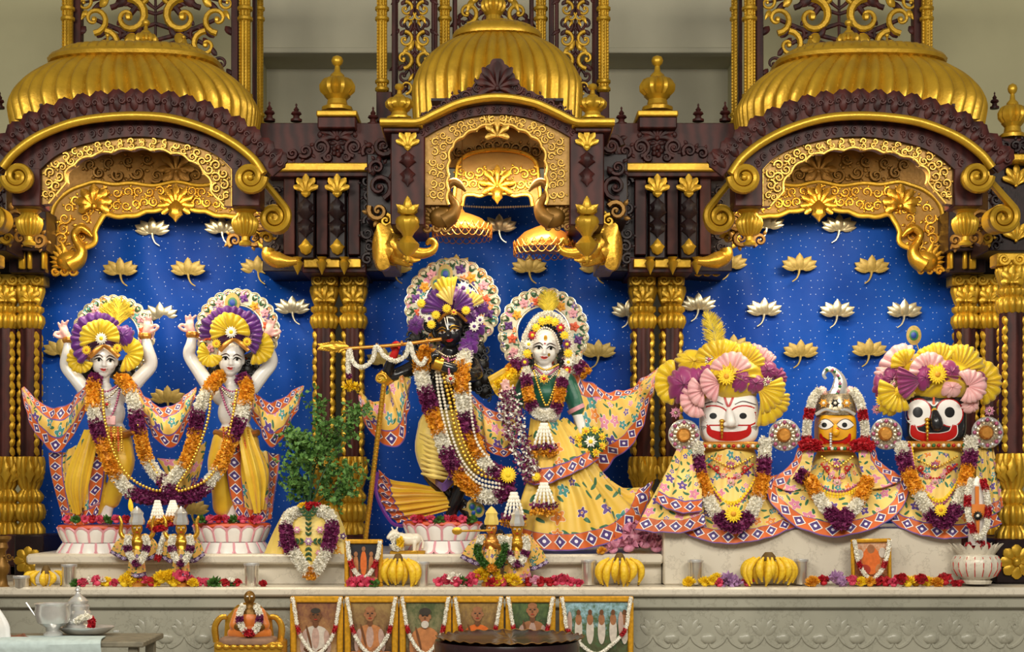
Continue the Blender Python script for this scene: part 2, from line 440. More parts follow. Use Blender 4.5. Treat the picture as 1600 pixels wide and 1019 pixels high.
def flowers_on(t, uv, base, scale, size, cols, leaf_c, leaf_scale, seed=0.0, edge=hx('#e8e2d6'), leaves=True):
    """scattered embroidered blossoms with leaves on a cloth, in UV metres"""
    mp = t.n('Mapping'); mp.inputs['Location'].default_value = (seed, seed * 1.7, 0); t.t.links.new(uv, mp.inputs['Vector']); q = mp.outputs[0]
    def cell(sc, rnd):
        v = t.n('TexVoronoi'); v.voronoi_dimensions = '2D'; v.inputs['Scale'].default_value = sc; v.inputs['Randomness'].default_value = rnd
        t.t.links.new(q, v.inputs['Vector'])
        s = t.n('VectorMath'); s.operation = 'SUBTRACT'; t.t.links.new(q, s.inputs[0]); t.t.links.new(v.outputs['Position'], s.inputs[1])
        x = t.n('SeparateXYZ'); t.t.links.new(s.outputs[0], x.inputs[0])
        r = t.n('SeparateColor'); t.t.links.new(v.outputs['Color'], r.inputs[0])
        return x.outputs[0], x.outputs[1], r.outputs
    c = base
    if leaves:
        lx, ly, rr = cell(leaf_scale, .9)
        a = t.m('MULTIPLY', rr[0], 6.28); ca = t.m('COSINE', a); sa = t.m('SINE', a)
        X = t.m('ADD', t.m('MULTIPLY', lx, ca), t.m('MULTIPLY', ly, sa)); Y = t.m('SUBTRACT', t.m('MULTIPLY', ly, ca), t.m('MULTIPLY', lx, sa))
        L = .42 / leaf_scale
        e = t.m('ADD', t.m('POWER', t.m('ABSOLUTE', t.m('DIVIDE', X, L)), 2), t.m('POWER', t.m('ABSOLUTE', t.m('DIVIDE', Y, L * .36)), 2))
        c = t.mix(t.m('MULTIPLY', t.m('LESS_THAN', e, 1), t.m('GREATER_THAN', rr[1], .35)), c, leaf_c)
    fx, fy, rr = cell(scale, .75)
    r = t.m('SQRT', t.m('ADD', t.m('MULTIPLY', fx, fx), t.m('MULTIPLY', fy, fy))); th = t.m('ADD', t.m('ARCTAN2', fy, fx), t.m('MULTIPLY', rr[1], 6.28))
    R = t.m('MULTIPLY', t.m('ADD', 1, t.m('MULTIPLY', t.m('COSINE', t.m('MULTIPLY', th, 5)), .26)), t.m('MULTIPLY', t.m('ADD', .5, t.m('MULTIPLY', rr[2], .7)), size))
    fc = t.ramp(rr[0], [(i / len(cols), k) for i, k in enumerate(cols)], 'CONSTANT')
    c = t.mix(t.m('LESS_THAN', r, t.m('ADD', R, size * .09)), c, edge)
    c = t.mix(t.m('LESS_THAN', r, R), c, fc)
    c = t.mix(t.m('LESS_THAN', r, size * .30), c, edge)
    c = t.mix(t.m('LESS_THAN', r, size * .20), c, hx('#d07828'))
    return c
PINK, PURP, ORNG, TEAL, GRN = hx('#d884a0'), hx('#5b3c8a'), hx('#e0862c'), hx('#3f8a86'), hx('#2f6a46')
def embroid(name, base, dark, scale, size, seed, cols=(PINK, PURP, ORNG, TEAL), leaf_scale=17, leaves=True, rough=.5):
    t = NT(name); uv, u, v = t.uv()
    b = t.ramp(t.noise(4, 3), [(.3, dark), (.7, base)])
    c = flowers_on(t, uv, b, scale, size, cols, GRN, leaf_scale, seed, leaves=leaves)
    t.bump(t.noise(300, 2), .15, .002)
    return t.out(c, rough, sheen=.2)
M['scarf'] = embroid('embroidered_scarf', hx('#ecc869'), hx('#d9a93f'), 15, .021, 1.3, leaf_scale=26)
M['skirt'] = embroid('embroidered_skirt', hx('#ecc95c'), hx('#dbae36'), 8, .026, 4.1, leaf_scale=17)
M['robe'] = embroid('embroidered_robe', hx('#ecd07c'), hx('#dfba55'), 14, .019, 7.7, leaf_scale=24)
M['pot_cloth'] = embroid('embroidered_pot_cloth', hx('#ead06a'), hx('#d9b846'), 7, .022, 2.2, leaf_scale=14)
M['halo'] = embroid('embroidered_halo', hx('#e2d7bc'), hx('#cfc3a2'), 19, .017, 9.1, cols=(PINK, ORNG, PURP, ORNG, TEAL), leaf_scale=30)
def border_mat(name, ground, dia, edge, pitch):
    t = NT(name); uv, u, v = t.uv()
    fu = t.m('SUBTRACT', t.m('FRACT', t.m('DIVIDE', u, pitch)), .5); fv = t.m('SUBTRACT', v, .5)
    d = t.m('ADD', t.m('ABSOLUTE', fu), t.m('ABSOLUTE', t.m('MULTIPLY', fv, 1.05)))
    c = t.ramp(t.noise(8, 2), [(.3, tuple(x * .75 for x in ground)), (.7, ground)])
    c = t.mix(t.m('LESS_THAN', d, .44), c, hx('#efe9e2'))
    c = t.mix(t.m('LESS_THAN', d, .36), c, dia)
    r = t.m('SQRT', t.m('ADD', t.m('MULTIPLY', fu, fu), t.m('MULTIPLY', fv, fv)))
    c = t.mix(t.m('LESS_THAN', r, .10), c, hx('#f2eefa'))
    e = t.m('GREATER_THAN', t.m('ABSOLUTE', fv), .43)
    c = t.mix(e, c, edge)
    return t.out(c, .5, sheen=.2)
M['border'] = border_mat('diamond_border', hx('#d8641f'), hx('#4a3278'), hx('#6d4a92'), .060)
M['border_small'] = border_mat('small_border', hx('#4a2a5a'), hx('#7a5aa0'), hx('#5a2a50'), .035)
def silk(name, a, b, rough=.4):
    t = NT(name); c = t.ramp(t.noise(5, 3), [(.3, a), (.7, b)]); t.bump(t.noise(14, 4), .35, .012); return t.out(c, rough, sheen=.35)
M['silk_yellow'] = silk('yellow_silk', hx('#d6a416'), hx('#eac432'))
M['silk_lemon'] = silk('lemon_silk', hx('#d2ac08'), hx('#e6c618'))
M['silk_pale'] = silk('pale_yellow_silk', hx('#d9bb4c'), hx('#eed375'))
M['silk_purple'] = silk('purple_silk', hx('#4c1266'), hx('#6a2088'))
M['silk_magenta'] = silk('magenta_silk', hx('#7c1f5c'), hx('#97306f'))
M['silk_pink'] = silk('pink_silk', hx('#dfa0a6'), hx('#eebcb8'))
M['silk_green'] = silk('green_velvet', hx('#0d4a3a'), hx('#146a50'))
M['silk_white'] = silk('white_cloth', hx('#cfcfd2'), hx('#e8e6e2'))
M['silk_orange'] = silk('orange_cloth', hx('#c8641c'), hx('#e0842a'))
M['skin_white'] = simple('white_marble_skin', '#ece9e4', .22, var=.02, coat=.3)
M['skin_black'] = simple('black_stone_skin', '#1d1d20', .22, var=.1, coat=.3)
M['skin_brown'] = simple('brown_skin', '#7a4a34', .5, var=.08)
M['skin_pink'] = simple('painted_palm', '#e9b6ae', .35, var=.03)
M['skin_red'] = simple('red_palm', '#c4201c', .35, var=.05)
M['hair'] = simple('black_hair', '#0b0a0c', .45, var=.4, bump=.5, bscale=140)
M['white_paint'] = simple('white_paint', '#ece8e2', .35, var=.02)
M['black_paint'] = simple('black_paint', '#0a090a', .3, var=.1)
M['red_paint'] = simple('red_paint', '#b8120f', .35, var=.06)
M['lip'] = simple('lip_paint', '#cc4038', .35, var=.04)
M['yellow_paint'] = simple('yellow_paint', '#e2a312', .35, var=.05)
M['brown_paint'] = simple('brown_paint', '#3a2018', .4, var=.05)
M['green_paint'] = simple('green_paint', '#2c6e3c', .4, var=.05)
M['pink_paint'] = simple('pink_paint', '#dc9aa4', .4, var=.06, scale=12)
M['orange_paint'] = simple('orange_paint', '#d8582a', .45, var=.08)
def petal_mat(name, a, b, rough=.6):
    t = NT(name); c = t.ramp(t.noise(90, 3), [(.3, a), (.7, b)]); return t.out(c, rough)
M['f_white'] = petal_mat('white_petals', hx('#ece6d4'), hx('#fbf8ee'))
M['f_orange'] = petal_mat('marigold_petals', hx('#d08410'), hx('#f4b430'))
M['f_purple'] = petal_mat('orchid_petals', hx('#5c1442'), hx('#8c2c66'))
M['f_yellow'] = petal_mat('yellow_petals', hx('#f0c410'), hx('#ffe02c'))
M['f_red'] = petal_mat('red_petals', hx('#9c0c18'), hx('#cc1c2c'))
M['f_rose'] = petal_mat('rose_pink_petals', hx('#cc3058'), hx('#ea5a76'))
M['f_pink'] = petal_mat('pale_pink_petals', hx('#cc7c9c'), hx('#eaa8be'))
M['f_mauve'] = petal_mat('mauve_petals', hx('#9c6ca0'), hx('#c49cc4'))
M['f_green'] = petal_mat('green_leaves', hx('#284c14'), hx('#4c7c28'))
M['leaf'] = petal_mat('herb_leaves', hx('#3e6428'), hx('#6e9c4a'))
M['leaf_dark'] = petal_mat('dark_leaves', hx('#1c3a1c'), hx('#2c5a2c'))
M['banana'] = petal_mat('banana_skin', hx('#d8a814'), hx('#f0cc34'), .45)
M['banana_tip'] = simple('banana_stem', '#5c4418', .7)
M['silver'] = simple('silver', '#d6d5d2', .25, .6, var=.12, scale=14)
M['steel'] = simple('steel_cup', '#d6cfc0', .2, .72, var=.1)
M['silver_lotus'] = simple('silver_lotus', '#cfc4a4', .3, .7, var=.2, scale=60)
M['gold_lotus'] = simple('gold_lotus', '#a8904c', .5, .25, var=.2, scale=60)
M['pearl'] = simple('pearl', '#e9e0cc', .25, var=.05)
M['bead_gold'] = simple('gold_beads', '#e0b040', .3, .6, var=.1)
M['bead_pink'] = simple('rose_beads', '#a85878', .3, .2, var=.1)
M['jewel'] = simple('jewelled_metal', '#b9a88a', .25, .7, var=.5, scale=120)
M['feather'] = simple('yellow_feather', '#e2cc48', .8, var=.2, scale=40)
M['eye_blue'] = simple('peacock_blue', '#123a8c', .4)
M['cushion'] = simple('brown_velvet', '#8a6a54', .8)
M['lacquer'] = simple('dark_lacquer', '#2a1418', .22, var=.2)
M['table'] = simple('grey_table', '#76705f', .6)
M['cloth_check'] = simple('pale_towel', '#b9c9c8', .9, var=.1, scale=30, bump=.3)
def photo_mat(name, top, mid, low, sc):
    t = NT(name); uv, u, v = t.uv(); n = t.noise(sc, 5, uv, .7)
    c = t.ramp(t.m('ADD', t.m('MULTIPLY', v, .45), t.m('MULTIPLY', n, .9)), [(.38, tuple(x * .55 for x in low)), (.55, low), (.7, mid), (.95, top)])
    return t.out(c, .25)

YS = -.22                                            # plane the standing statues share
def A3(p, y0=YS): return np.array(P(p[0], p[1], y0 + (p[2] if len(p) > 2 else 0)))
def blob(name, parts, mats, parent, voxel=.0045, smooth=4, y0=YS, paint=None):
    """one continuous body grown from overlapping limbs: ('c', [(point, radius px)...]) and ('e', point, radii px, tilt)"""
    mb = MB(); k = S(y0)
    for q in parts:
        if q[0] == 'c':
            pts = [A3(p, y0) for p, r in q[1]]; rr = [r * k for p, r in q[1]]
            n = max(2, 6 * (len(pts) - 1) + 1); path = cr(pts, n) if len(pts) > 2 else cr(pts, 2)
            tube(mb, path, np.array(crv(rr, n)) if n > 2 else np.array(rr), 12)
            for e in (0, -1): ball(mb, path[e], rr[e], 12, 8)
        else:
            t = math.radians(q[3]) if len(q) > 3 else 0
            ball(mb, A3(q[1], y0), np.array(q[2]) * k, 18, 13, np.array(Matrix.Rotation(t, 3, 'Y')))
    me = mb.mesh('tmp', [M['white_paint']], None); o = bpy.data.objects.new('tmp', me); COL.objects.link(o)
    m = o.modifiers.new('r', 'REMESH'); m.mode = 'VOXEL'; m.voxel_size = voxel
    if smooth: m = o.modifiers.new('s', 'SMOOTH'); m.factor = .5; m.iterations = smooth
    dg = bpy.context.evaluated_depsgraph_get(); new = bpy.data.meshes.new_from_object(o.evaluated_get(dg))
    bpy.data.objects.remove(o); bpy.data.meshes.remove(me)
    new.name = name; new.materials.clear()
    for q in (mats if isinstance(mats, list) else [mats]): new.materials.append(q)
    n = len(new.polygons); new.polygons.foreach_set('use_smooth', np.ones(n, bool))
    if paint:
        c = np.zeros(n * 3, np.float32); new.polygons.foreach_get('center', c); c = c.reshape(-1, 3); mi = np.zeros(n, np.int32)
        for pt, r, idx in paint: mi[np.linalg.norm(c - A3(pt, y0), axis=1) < r * k] = idx
        new.polygons.foreach_set('material_index', mi)
    new.update(); return put(name, new, parent)

# ================================================================ the room
def struct(name, mb, m): return tag(mb.build(name, m), None, None, kind='structure')
mb = MB(); box(mb, (-6, -10, -.05), (6, 2.4, 0)); o = struct('floor', mb, M['floor'])
mb = MB(); a = P(404, 86, 1.75); b = P(1150, 86, 1.75)
box(mb, (a[0] - .3, 2.15, 0), (b[0] + .3, 2.3, a[2] + .3)); struct('wall_back', mb, M['wall_grey'])
mb = MB(); box(mb, (-6, 1.75, 0), (P(402, 0, 1.75)[0], 2.25, 5.2)); struct('wall_left', mb, M['wall'])
mb = MB(); box(mb, (P(1152, 0, 1.75)[0], 1.75, 0), (6, 2.25, 5.2)); struct('wall_right', mb, M['wall'])
mb = MB(); box(mb, (P(402, 0, 1.75)[0], 1.75, a[2] + .02), (P(1152, 0, 1.75)[0], 2.25, 5.2)); struct('wall_upper', mb, M['wall_grey'])
mb = MB(); box(mb, (P(402, 0, 1.75)[0], 1.70, a[2] - .0), (P(1152, 0, 1.75)[0], 1.79, a[2] + .035), .006); struct('trim_1', mb, M['wall_grey'])

# ================================================================ marble platform and plinths
LY = -.70                                            # front edge of the ledge
ZL = P(0, 918, LY)[2]                                # its top
plat = thing('marble_platform', 'long grey-white marble altar platform with carved lotus riser along the bottom', 'platform', (0, -.5, 0))
mb = MB(); box(mb, (-3.6, LY, ZL - .045), (3.6, 1.0, ZL), .012); mb.build('ledge_slab', M['marble'], plat)
mb = MB(); box(mb, (-3.6, LY + .055, 0), (3.6, 1.0, ZL - .045)); mb.build('riser', M['marble_grey'], plat)
mb = MB(); box(mb, (-3.6, LY + .03, P(0, 952, LY)[2]), (3.6, LY + .06, ZL - .045), .008); mb.build('moulding', M['marble_grey'], plat)
YR = LY + .055
def lotus_relief(cx):
    mb = MB()
    for i, (an, L, W) in enumerate(((90, 30, 13), (62, 28, 13), (118, 28, 13), (35, 24, 12), (145, 24, 12))):
        leaf(mb, (cx, 992), an, L, W, YR, lift=.2)
    for s in (-1, 1):
        curl(mb, (cx + s * 15, 978), 6, 90, s * 1.2, YR, 2.6, n=14)
        prel(mb, [(cx, 992), (cx + s * 8, 1004), (cx + s * 22, 1012), (cx + s * 28, 1004)], [2.5, 3.5, 3, 2], YR, samp=12)
    ball(mb, P(cx + 29, 998, YR), np.array([13, 4, 9]) * S(YR), 10, 6)
    return mb
for i, cx in enumerate(list(range(230, 470, 58)) + list(range(1020, 1640, 58))):
    lotus_relief(cx).build('carved_lotus', M['marble_grey'], plat)
pl = thing('marble_plinth', 'low white marble plinth carrying the standing statues, behind the flower row', 'plinth', P(540, 912, -.2))
YP = -.50
mb = MB(); a = P(42, 866, YP); b = P(1036, 866, YP)
box(mb, (a[0], YP - .02, a[2] - .05), (b[0], .58, a[2]), .012); mb.build('top_slab', M['marble'], pl)
mb = MB(); box(mb, (a[0] + .03, YP + .03, ZL), (b[0] - .004, .56, a[2] - .05), .004); mb.build('body', M['marble'], pl)
ZP = a[2]
mb = MB(); a = P(1037, 826, -.53); b = P(1503, 826, -.53)
box(mb, (a[0], -.53, ZL), (b[0], .58, a[2]), .008)
ph = tag(mb.build('marble_plinth', M['marble']), 'taller plain marble block under the three wide-robed statues at right', 'plinth')
ZR = a[2]

# ================================================================ backdrop curtains with lotus emblems
CY = .60
def lotus_emblem(mb, s=1.0):
    """flat-backed lotus blossom with a stem, about 40 px across, centred at the origin (x, z)"""
    k = S(CY) * s
    for i, (an, L, W, dx) in enumerate(((90, 27, 17, 0), (66, 26, 17, 4), (114, 26, 17, -4), (42, 27, 16, 5), (138, 27, 16, -5), (22, 25, 13, 4), (158, 25, 13, -4))):
        leaf(mb, (VX + dx, VY + 8), an, L, W, -.004 * (i == 0), lift=.22, curl=(.22 if dx > 0 else -.22 if dx < 0 else 0), nu=6)
    plate(mb, [(VX + 15 * math.cos(a), VY + 1 + 9 * math.sin(a)) for a in np.linspace(0, 2 * PI, 16, endpoint=False)], 0, .006, dome=.008)
    prel(mb, [(VX, VY + 8), (VX + 1, VY + 16), (VX + 5, VY + 24), (VX + 12, VY + 29)], [2.4, 1.6, 1.3, 1], 0, samp=10)
mb = MB(); lotus_emblem(mb)
allv = np.concatenate(mb.v); allv[:, 2] -= EYE; mb.v = [allv]
LOT_G = mb.mesh('lotus_emblem', M['gold_lotus']); LOT_S = LOT_G.copy(); LOT_S.materials[0] = M['silver_lotus']
def curtain(x0, x1, y0, y1, label, lots):
    V = []; nu, nv = 90, 60
    rng = np.random.RandomState(int(x0) + 5)
    U, W = np.meshgrid(np.linspace(0, 1, nu), np.linspace(0, 1, nv))
    X = x0 + (x1 - x0) * U; Y = y0 + (y1 - y0) * W
    dy = np.zeros_like(U)
    for k in range(9):
        a, b, c = rng.uniform(3, 12), rng.uniform(-7, 7), rng.uniform(0, 6); dy += .011 * np.sin(a * U * 3 + b * W * 2 + c) / (1 + .06 * k)
    dy += .010 * np.clip(W - .45, 0, 1) * np.sin(U * 52 + 3 * np.sin(W * 4))
    pts = np.array([P(x, y, CY) for x, y in zip(X.ravel(), Y.ravel())]); pts[:, 1] += dy.ravel()
    uv = np.stack([pts[:, 0], pts[:, 2]], 1)
    f = [(i * nu + j, i * nu + j + 1, (i + 1) * nu + j + 1, (i + 1) * nu + j) for i in range(nv - 1) for j in range(nu - 1)]
    bk = pts.copy(); bk[:, 1] += .006; N = nu * nv
    f = [g[::-1] for g in f] + [tuple(N + q for q in g) for g in f]
    m = MB(); m.add(np.vstack([pts, bk]), f, np.vstack([uv, uv]))
    o = tag(m.build('backdrop_curtain', M['curtain']), label, 'curtain', 'blue backdrop curtains')
    for (lx, ly, kind, fl) in lots:
        q = put('lotus_emblem', LOT_S if kind == 's' else LOT_G); q.location = P(lx, ly, CY - .045); q.scale = (fl, 1, 1); adopt(q, o)
    return o
curtain(52, 500, 285, 880, 'blue satin curtain with gold lotuses behind the two statues with raised arms',
        [(238, 357, 's', 1), (347, 355, 's', 1), (188, 420, 'g', 1), (294, 420, 'g', 1), (403, 417, 'g', 1), (457, 480, 's', 1), (95, 545, 'g', 1), (250, 490, 's', 1), (262, 620, 'g', 1), (300, 795, 'g', 1), (350, 560, 'g', 1)])
curtain(568, 990, 285, 880, 'blue satin curtain behind the flute player and the lady statue',
        [(780, 352, 's', 1), (713, 415, 'g', 1), (827, 416, 'g', 1), (932, 416, 'g', 1), (617, 416, 'g', 1), (935, 548, 'g', -1), (983, 485, 's', -1), (600, 560, 'g', 1)])
curtain(1060, 1500, 285, 850, 'blue satin curtain with gold lotuses behind the three wide-robed statues',
        [(1198, 348, 's', -1), (1311, 352, 's', -1), (1140, 410, 'g', -1), (1249, 413, 'g', -1), (1362, 416, 'g', -1), (1091, 475, 's', -1), (1194, 483, 's', -1), (1308, 485, 's', -1), (1413, 485, 's', -1),
         (1146, 540, 'g', -1), (1251, 548, 'g', -1), (1358, 546, 'g', -1)])

# ================================================================ columns
def lathe_px(mb, cx, prof, y, n=20, **kw):
    """turned piece from pixel profile [(half width, pixel y)]"""
    k = S(y); x = P(cx, 0, y)[0]
    return lathe(mb, [(r * k, P(0, py, y)[2]) for r, py in prof], n, (x, y, 0), **kw)
def column(cx, y, label, top=427, base=835, half=22, foot=915, hide_top=False, group='gilded altar columns'):
    h = half / 22.0; t = thing('altar_column', label, 'column', (P(cx, 0, y)[0], y, ZL), group); t['kind'] = 'thing'; s = (base - top) / 408.0
    Y = lambda q: top + (q - 427) * s
    mb = MB()
    lathe_px(mb, cx, [(17 * h, Y(446)), (21 * h, Y(449)), (22 * h, Y(456)), (18 * h, Y(470)), (15 * h, Y(478)), (20 * h, Y(481)), (20 * h, Y(487)), (16 * h, Y(491)), (21 * h, Y(496)), (22 * h, Y(504)), (18 * h, Y(514)), (14 * h, Y(516)), (14 * h, Y(500))][::-1][1:], y, 72, lobes=12, amp=.18)
    c = mb.build('capital', M['gold'], t)
    mb = MB()
    for sx in (-1, 1):
        curl(mb, (cx + sx * 11 * h, Y(437)), 8 * h, 90 + sx * 90, -sx * 1.6, y - 20 * h * S(y), 3.2 * h, n=20)
    pbox(mb, cx - 21 * h, Y(428), cx + 21 * h, Y(446), y - 17 * h * S(y), y + 17 * h * S(y), .006)
    palmette(mb, (cx, Y(470)), 24 * h, 22 * h, y - 20 * h * S(y), 5)
    mb.build('scroll_block', M['gold'], c)
    mb = MB(); lathe_px(mb, cx, [(17 * h, Y(716)), (17 * h, Y(514))], y, 40, lobes=10, amp=.1); mb.build('shaft', M['wood'], t)
    for k in range(4):                                     # gilded leaf strings up the shaft
        mb = MB()
        a = -PI / 2 + (k - .5) * PI / 2 * 1.02; dx, dy = math.cos(a) * 17.5 * h, math.sin(a) * 15.5 * h * S(y)
        nb = 15
        for i in range(nb):
            q = Y(520) + (Y(712) - Y(520)) * (i + .5) / nb; tw = (1 if i % 2 else -1) * 20
            R = np.array(Matrix.Rotation(math.radians(tw), 3, 'Y'))
            ball(mb, (P(cx + dx, q, y)[0], y + dy, P(0, q, y)[2]), np.array([5.2 * h, 4.2 * h, 8.6]) * S(y), 6, 5, R)
        mb.build('leaf_string', M['gold'], t)
    mb = MB()
    lathe_px(mb, cx, [(22 * h, Y(835)), (22 * h, Y(826)), (17 * h, Y(819)), (15 * h, Y(816)), (21 * h, Y(810)), (23 * h, Y(800)), (20 * h, Y(789)), (15 * h, Y(786)), (19 * h, Y(781)), (20 * h, Y(775)), (16 * h, Y(769)), (13 * h, Y(765)), (17 * h, Y(757)), (21 * h, Y(740)), (22 * h, Y(722)), (20 * h, Y(714)), (14 * h, Y(713))], y, 72, lobes=12, amp=.19)
    bb = mb.build('base', M['gold'], t)
    mb = MB()
    for dx, an in ((0, 90), (-14, 104), (14, 76), (-22, 112), (22, 68)): leaf(mb, (cx + dx * h * .5, Y(754)), an, (36 - abs(dx) * .3) * h, 13 * h, y - (22 - abs(dx) * .5) * h * S(y), lobes=3)
    mb.build('acanthus', M['gold'], bb)
    if foot > base:
        mb = MB(); pbox(mb, cx - 23 * h, base, cx + 23 * h, foot - 30, y - .075 * h, y + .075 * h, .006)
        a = P(cx, 0, y)[0]; box(mb, (a - .085 * h, y - .085 * h, ZL), (a + .085 * h, y + .085 * h, P(0, foot - 32, y)[2]), .006); mb.build('footing', M['wood'], t)
    return t
YC = .42
col_spots = [(9, 'second gilded column from the left edge, cut by the frame'), (47, 'gilded column just left of the left curtain, with black footing'),
             (507, 'left one of the twin gilded columns behind the potted herb'), (552, 'right one of the twin gilded columns behind the potted herb, beside the gold staff'),
             (1004, 'left one of the twin gilded columns right of the lady statue'), (1049, 'right one of the twin gilded columns right of the lady statue'),
             (1509, 'gilded column just right of the right curtain'), (1546, 'gilded column half hidden behind the thick front column at right')]
for i, (cx, lb) in enumerate(col_spots):
    column(cx, YC, lb, foot=(915 if cx < 100 or cx > 1500 else 870))
column(1581, -.35, 'thick gilded column in front at the right edge with a gold rosette on its footing', top=394, base=842, half=24, foot=905)
column(-27, -.35, 'thick gilded column at the far left edge of the altar', top=394, base=842, half=24, foot=905)
def rosette(cx, cy, r, y, parent, n=8, mat='gold', name='rosette'):
    mb = MB()
    for k in range(n): leaf(mb, (cx, cy), 360 / n * k + 90, r, r * .62, y, lift=.3, rnd=True)
    ball(mb, P(cx, cy, y - .01), r * .28 * S(y), 10, 6); return mb.build(name, M[mat], parent)
ped = thing('column_pedestal', 'dark wooden block with a gold flower under the thick right column', 'pedestal', P(1580, 915, -.3))
mb = MB(); pbox(mb, 1556, 843, 1640, 912, -.46, .0, .008); mb.build('block', M['wood_black'], ped); rosette(1588, 878, 27, -.465, ped)
ped = thing('column_pedestal', 'dark wooden block with a gold flower under the columns at far left', 'pedestal', P(40, 915, 0))
mb = MB(); pbox(mb, 22, 836, 68, 920, .12, .46, .008); mb.build('block', M['wood_black'], ped); rosette(44, 876, 22, .115, ped)

# ================================================================ canopies
def urn(mb, cx, top, bot, half, y, lob=12, mat=0):
    H = bot - top; Y = lambda q: bot - H * q
    lathe_px(mb, cx, [(half * .92, Y(0)), (half * .92, Y(.06)), (half * .62, Y(.11)), (half * .56, Y(.2)), (half * .8, Y(.27))], y, 24, lobes=lob, amp=.08, mat=mat)
    lathe_px(mb, cx, [(half * .7, Y(.27)), (half * .98, Y(.36)), (half, Y(.46)), (half * .8, Y(.56)), (half * .45, Y(.6))], y, 36, lobes=lob, amp=.22, mat=mat)
    lathe_px(mb, cx, [(half * .45, Y(.59)), (half * .42, Y(.64)), (half * .2, Y(.7)), (half * .15, Y(.8)), (half * .3, Y(.84)), (half * .36, Y(.9)), (half * .28, Y(.96)), (0.01, Y(1))], y, 20, mat=mat)
def small_finial(mb, cx, top, bot, half, y):
    H = bot - top; Y = lambda q: bot - H * q
    lathe_px(mb, cx, [(half, Y(0)), (half, Y(.12)), (half * .6, Y(.16)), (half * .5, Y(.3)), (half * .95, Y(.4)), (half * .8, Y(.5)), (half * .35, Y(.56)), (half * .5, Y(.64)), (half * .3, Y(.72)), (half * .12, Y(.8)), (half * .2, Y(.9)), (0.01, Y(1))], y, 14)
def pendant(parent, cx, y, top, mat='gold'):
    """hanging lotus drop: leaf crown, fluted bowl, turned tip"""
    mb = MB()
    for an, L in ((90, 28), (55, 22), (125, 22)): leaf(mb, (cx, top + 30), an, L, 14, y - .075, lift=.4, curl=(.3 if an < 90 else -.3 if an > 90 else 0))
    lathe_px(mb, cx, [(0.01, top + 108), (4, top + 103), (3, top + 97), (9, top + 92), (16, top + 84), (18, top + 78), (12, top + 72), (7, top + 66), (10, top + 60), (17, top + 52), (20, top + 44), (18, top + 37), (12, top + 33), (17, top + 29), (17, top + 24), (10, top + 20)], y, 28, lobes=12, amp=.12)
    return mb.build('pendant', M[mat], parent)
def swan(parent, cx, cy, y, s, fl=1, mat='gold', name='swan_bracket'):
    """carved swan bracket: S neck, breast and fanned wing; fl = 1 faces right"""
    mb = MB(); f = fl * s
    prel(mb, [(cx + 2 * f, cy + 22 * s), (cx + 14 * f, cy + 14 * s), (cx + 20 * f, cy), (cx + 12 * f, cy - 14 * s), (cx + 8 * f, cy - 26 * s), (cx + 18 * f, cy - 36 * s), (cx + 29 * f, cy - 30 * s), (cx + 36 * f, cy - 22 * s)], np.array([15, 13, 9, 6.5, 5.5, 6.5, 6, 2]) * s, y - .03, n=10, dk=1.1, samp=34)
    ball(mb, P(cx, cy + 16 * s, y - .03), np.array([20, 14, 17]) * s * S(y), 14, 9)
    for k in range(6):
        leaf(mb, (cx - 2 * f, cy + 22 * s), (90 + fl * (8 + 16 * k)), (40 - 3 * k) * s, 10 * s, y - .05 + .004 * k, lift=.35, curl=-.15 * fl)
    for k in range(3): curl(mb, (cx + (-22 + 14 * k) * f, cy + 32 * s), 7 * s, 0, fl * 1.3, y - .03, 3 * s, n=14)
    return mb.build(name, M[mat], parent)
def elephant(parent, cx, cy, y, s, fl=1, mat='gold'):
    """carved elephant-head bracket in profile, looking along fl, trunk stretched out and rolled up at its tip"""
    q = lambda a, b, z=0: (cx + a * fl * s, cy + b * s, z)
    o = blob('elephant_bracket', [('e', q(-6, -4), (28 * s, 22 * s, 28 * s)), ('e', q(-4, -24, -.01), (17 * s, 16 * s, 14 * s)), ('e', q(-24, 2, .02), (14 * s, 18 * s, 36 * s)), ('c', [(q(8, 2, -.02), 18 * s), (q(26, 8, -.03), 13 * s), (q(42, 10, -.03), 10 * s), (q(56, 6, -.03), 8 * s), (q(61, -4, -.03), 6.5 * s), (q(55, -11, -.03), 5 * s), (q(49, -6, -.03), 4 * s)]), ('c', [(q(0, 18, -.01), 10 * s), (q(16, 27, -.02), 6 * s), (q(24, 27, -.02), 3 * s)])], M[mat], parent, .005, 2, y)
    mb = MB(); ol = [(-30, -34), (-14, -32), (-6, -20), (-10, -8), (-5, 6), (-12, 18), (-10, 30), (-24, 36), (-31, 20)]
    ol = cr([(cx + a * fl * s, cy + b * s) for a, b in ol], 36, True)[:-1]; plate(mb, ol if fl > 0 else ol[::-1], y - .085, y - .02, dome=.012); mb.build('ear', M[mat], o)
    mb = MB(); prel(mb, [(cx + 12 * fl * s, cy + 14 * s), (cx + 26 * fl * s, cy + 21 * s), (cx + 38 * fl * s, cy + 20 * s)], np.array([4, 4.5, 1.2]) * s, y - .085, n=8, samp=10); mb.build('tusk', M[mat], o)
    mb = MB(); ball(mb, P(cx + 6 * fl * s, cy - 12 * s, y - .072), np.array([4.5, 3, 3]) * s * S(y), 8, 6); mb.build('eye', M['bronze'], o)
    return o
YF = -.55; YB = .40
def MIR(pts, c): return [(2 * c - p[0],) + tuple(p[1:]) for p in pts]
def mirror_closed(half, c):
    h = list(half); return h + [(2 * c - x, y) for x, y in h[::-1]]
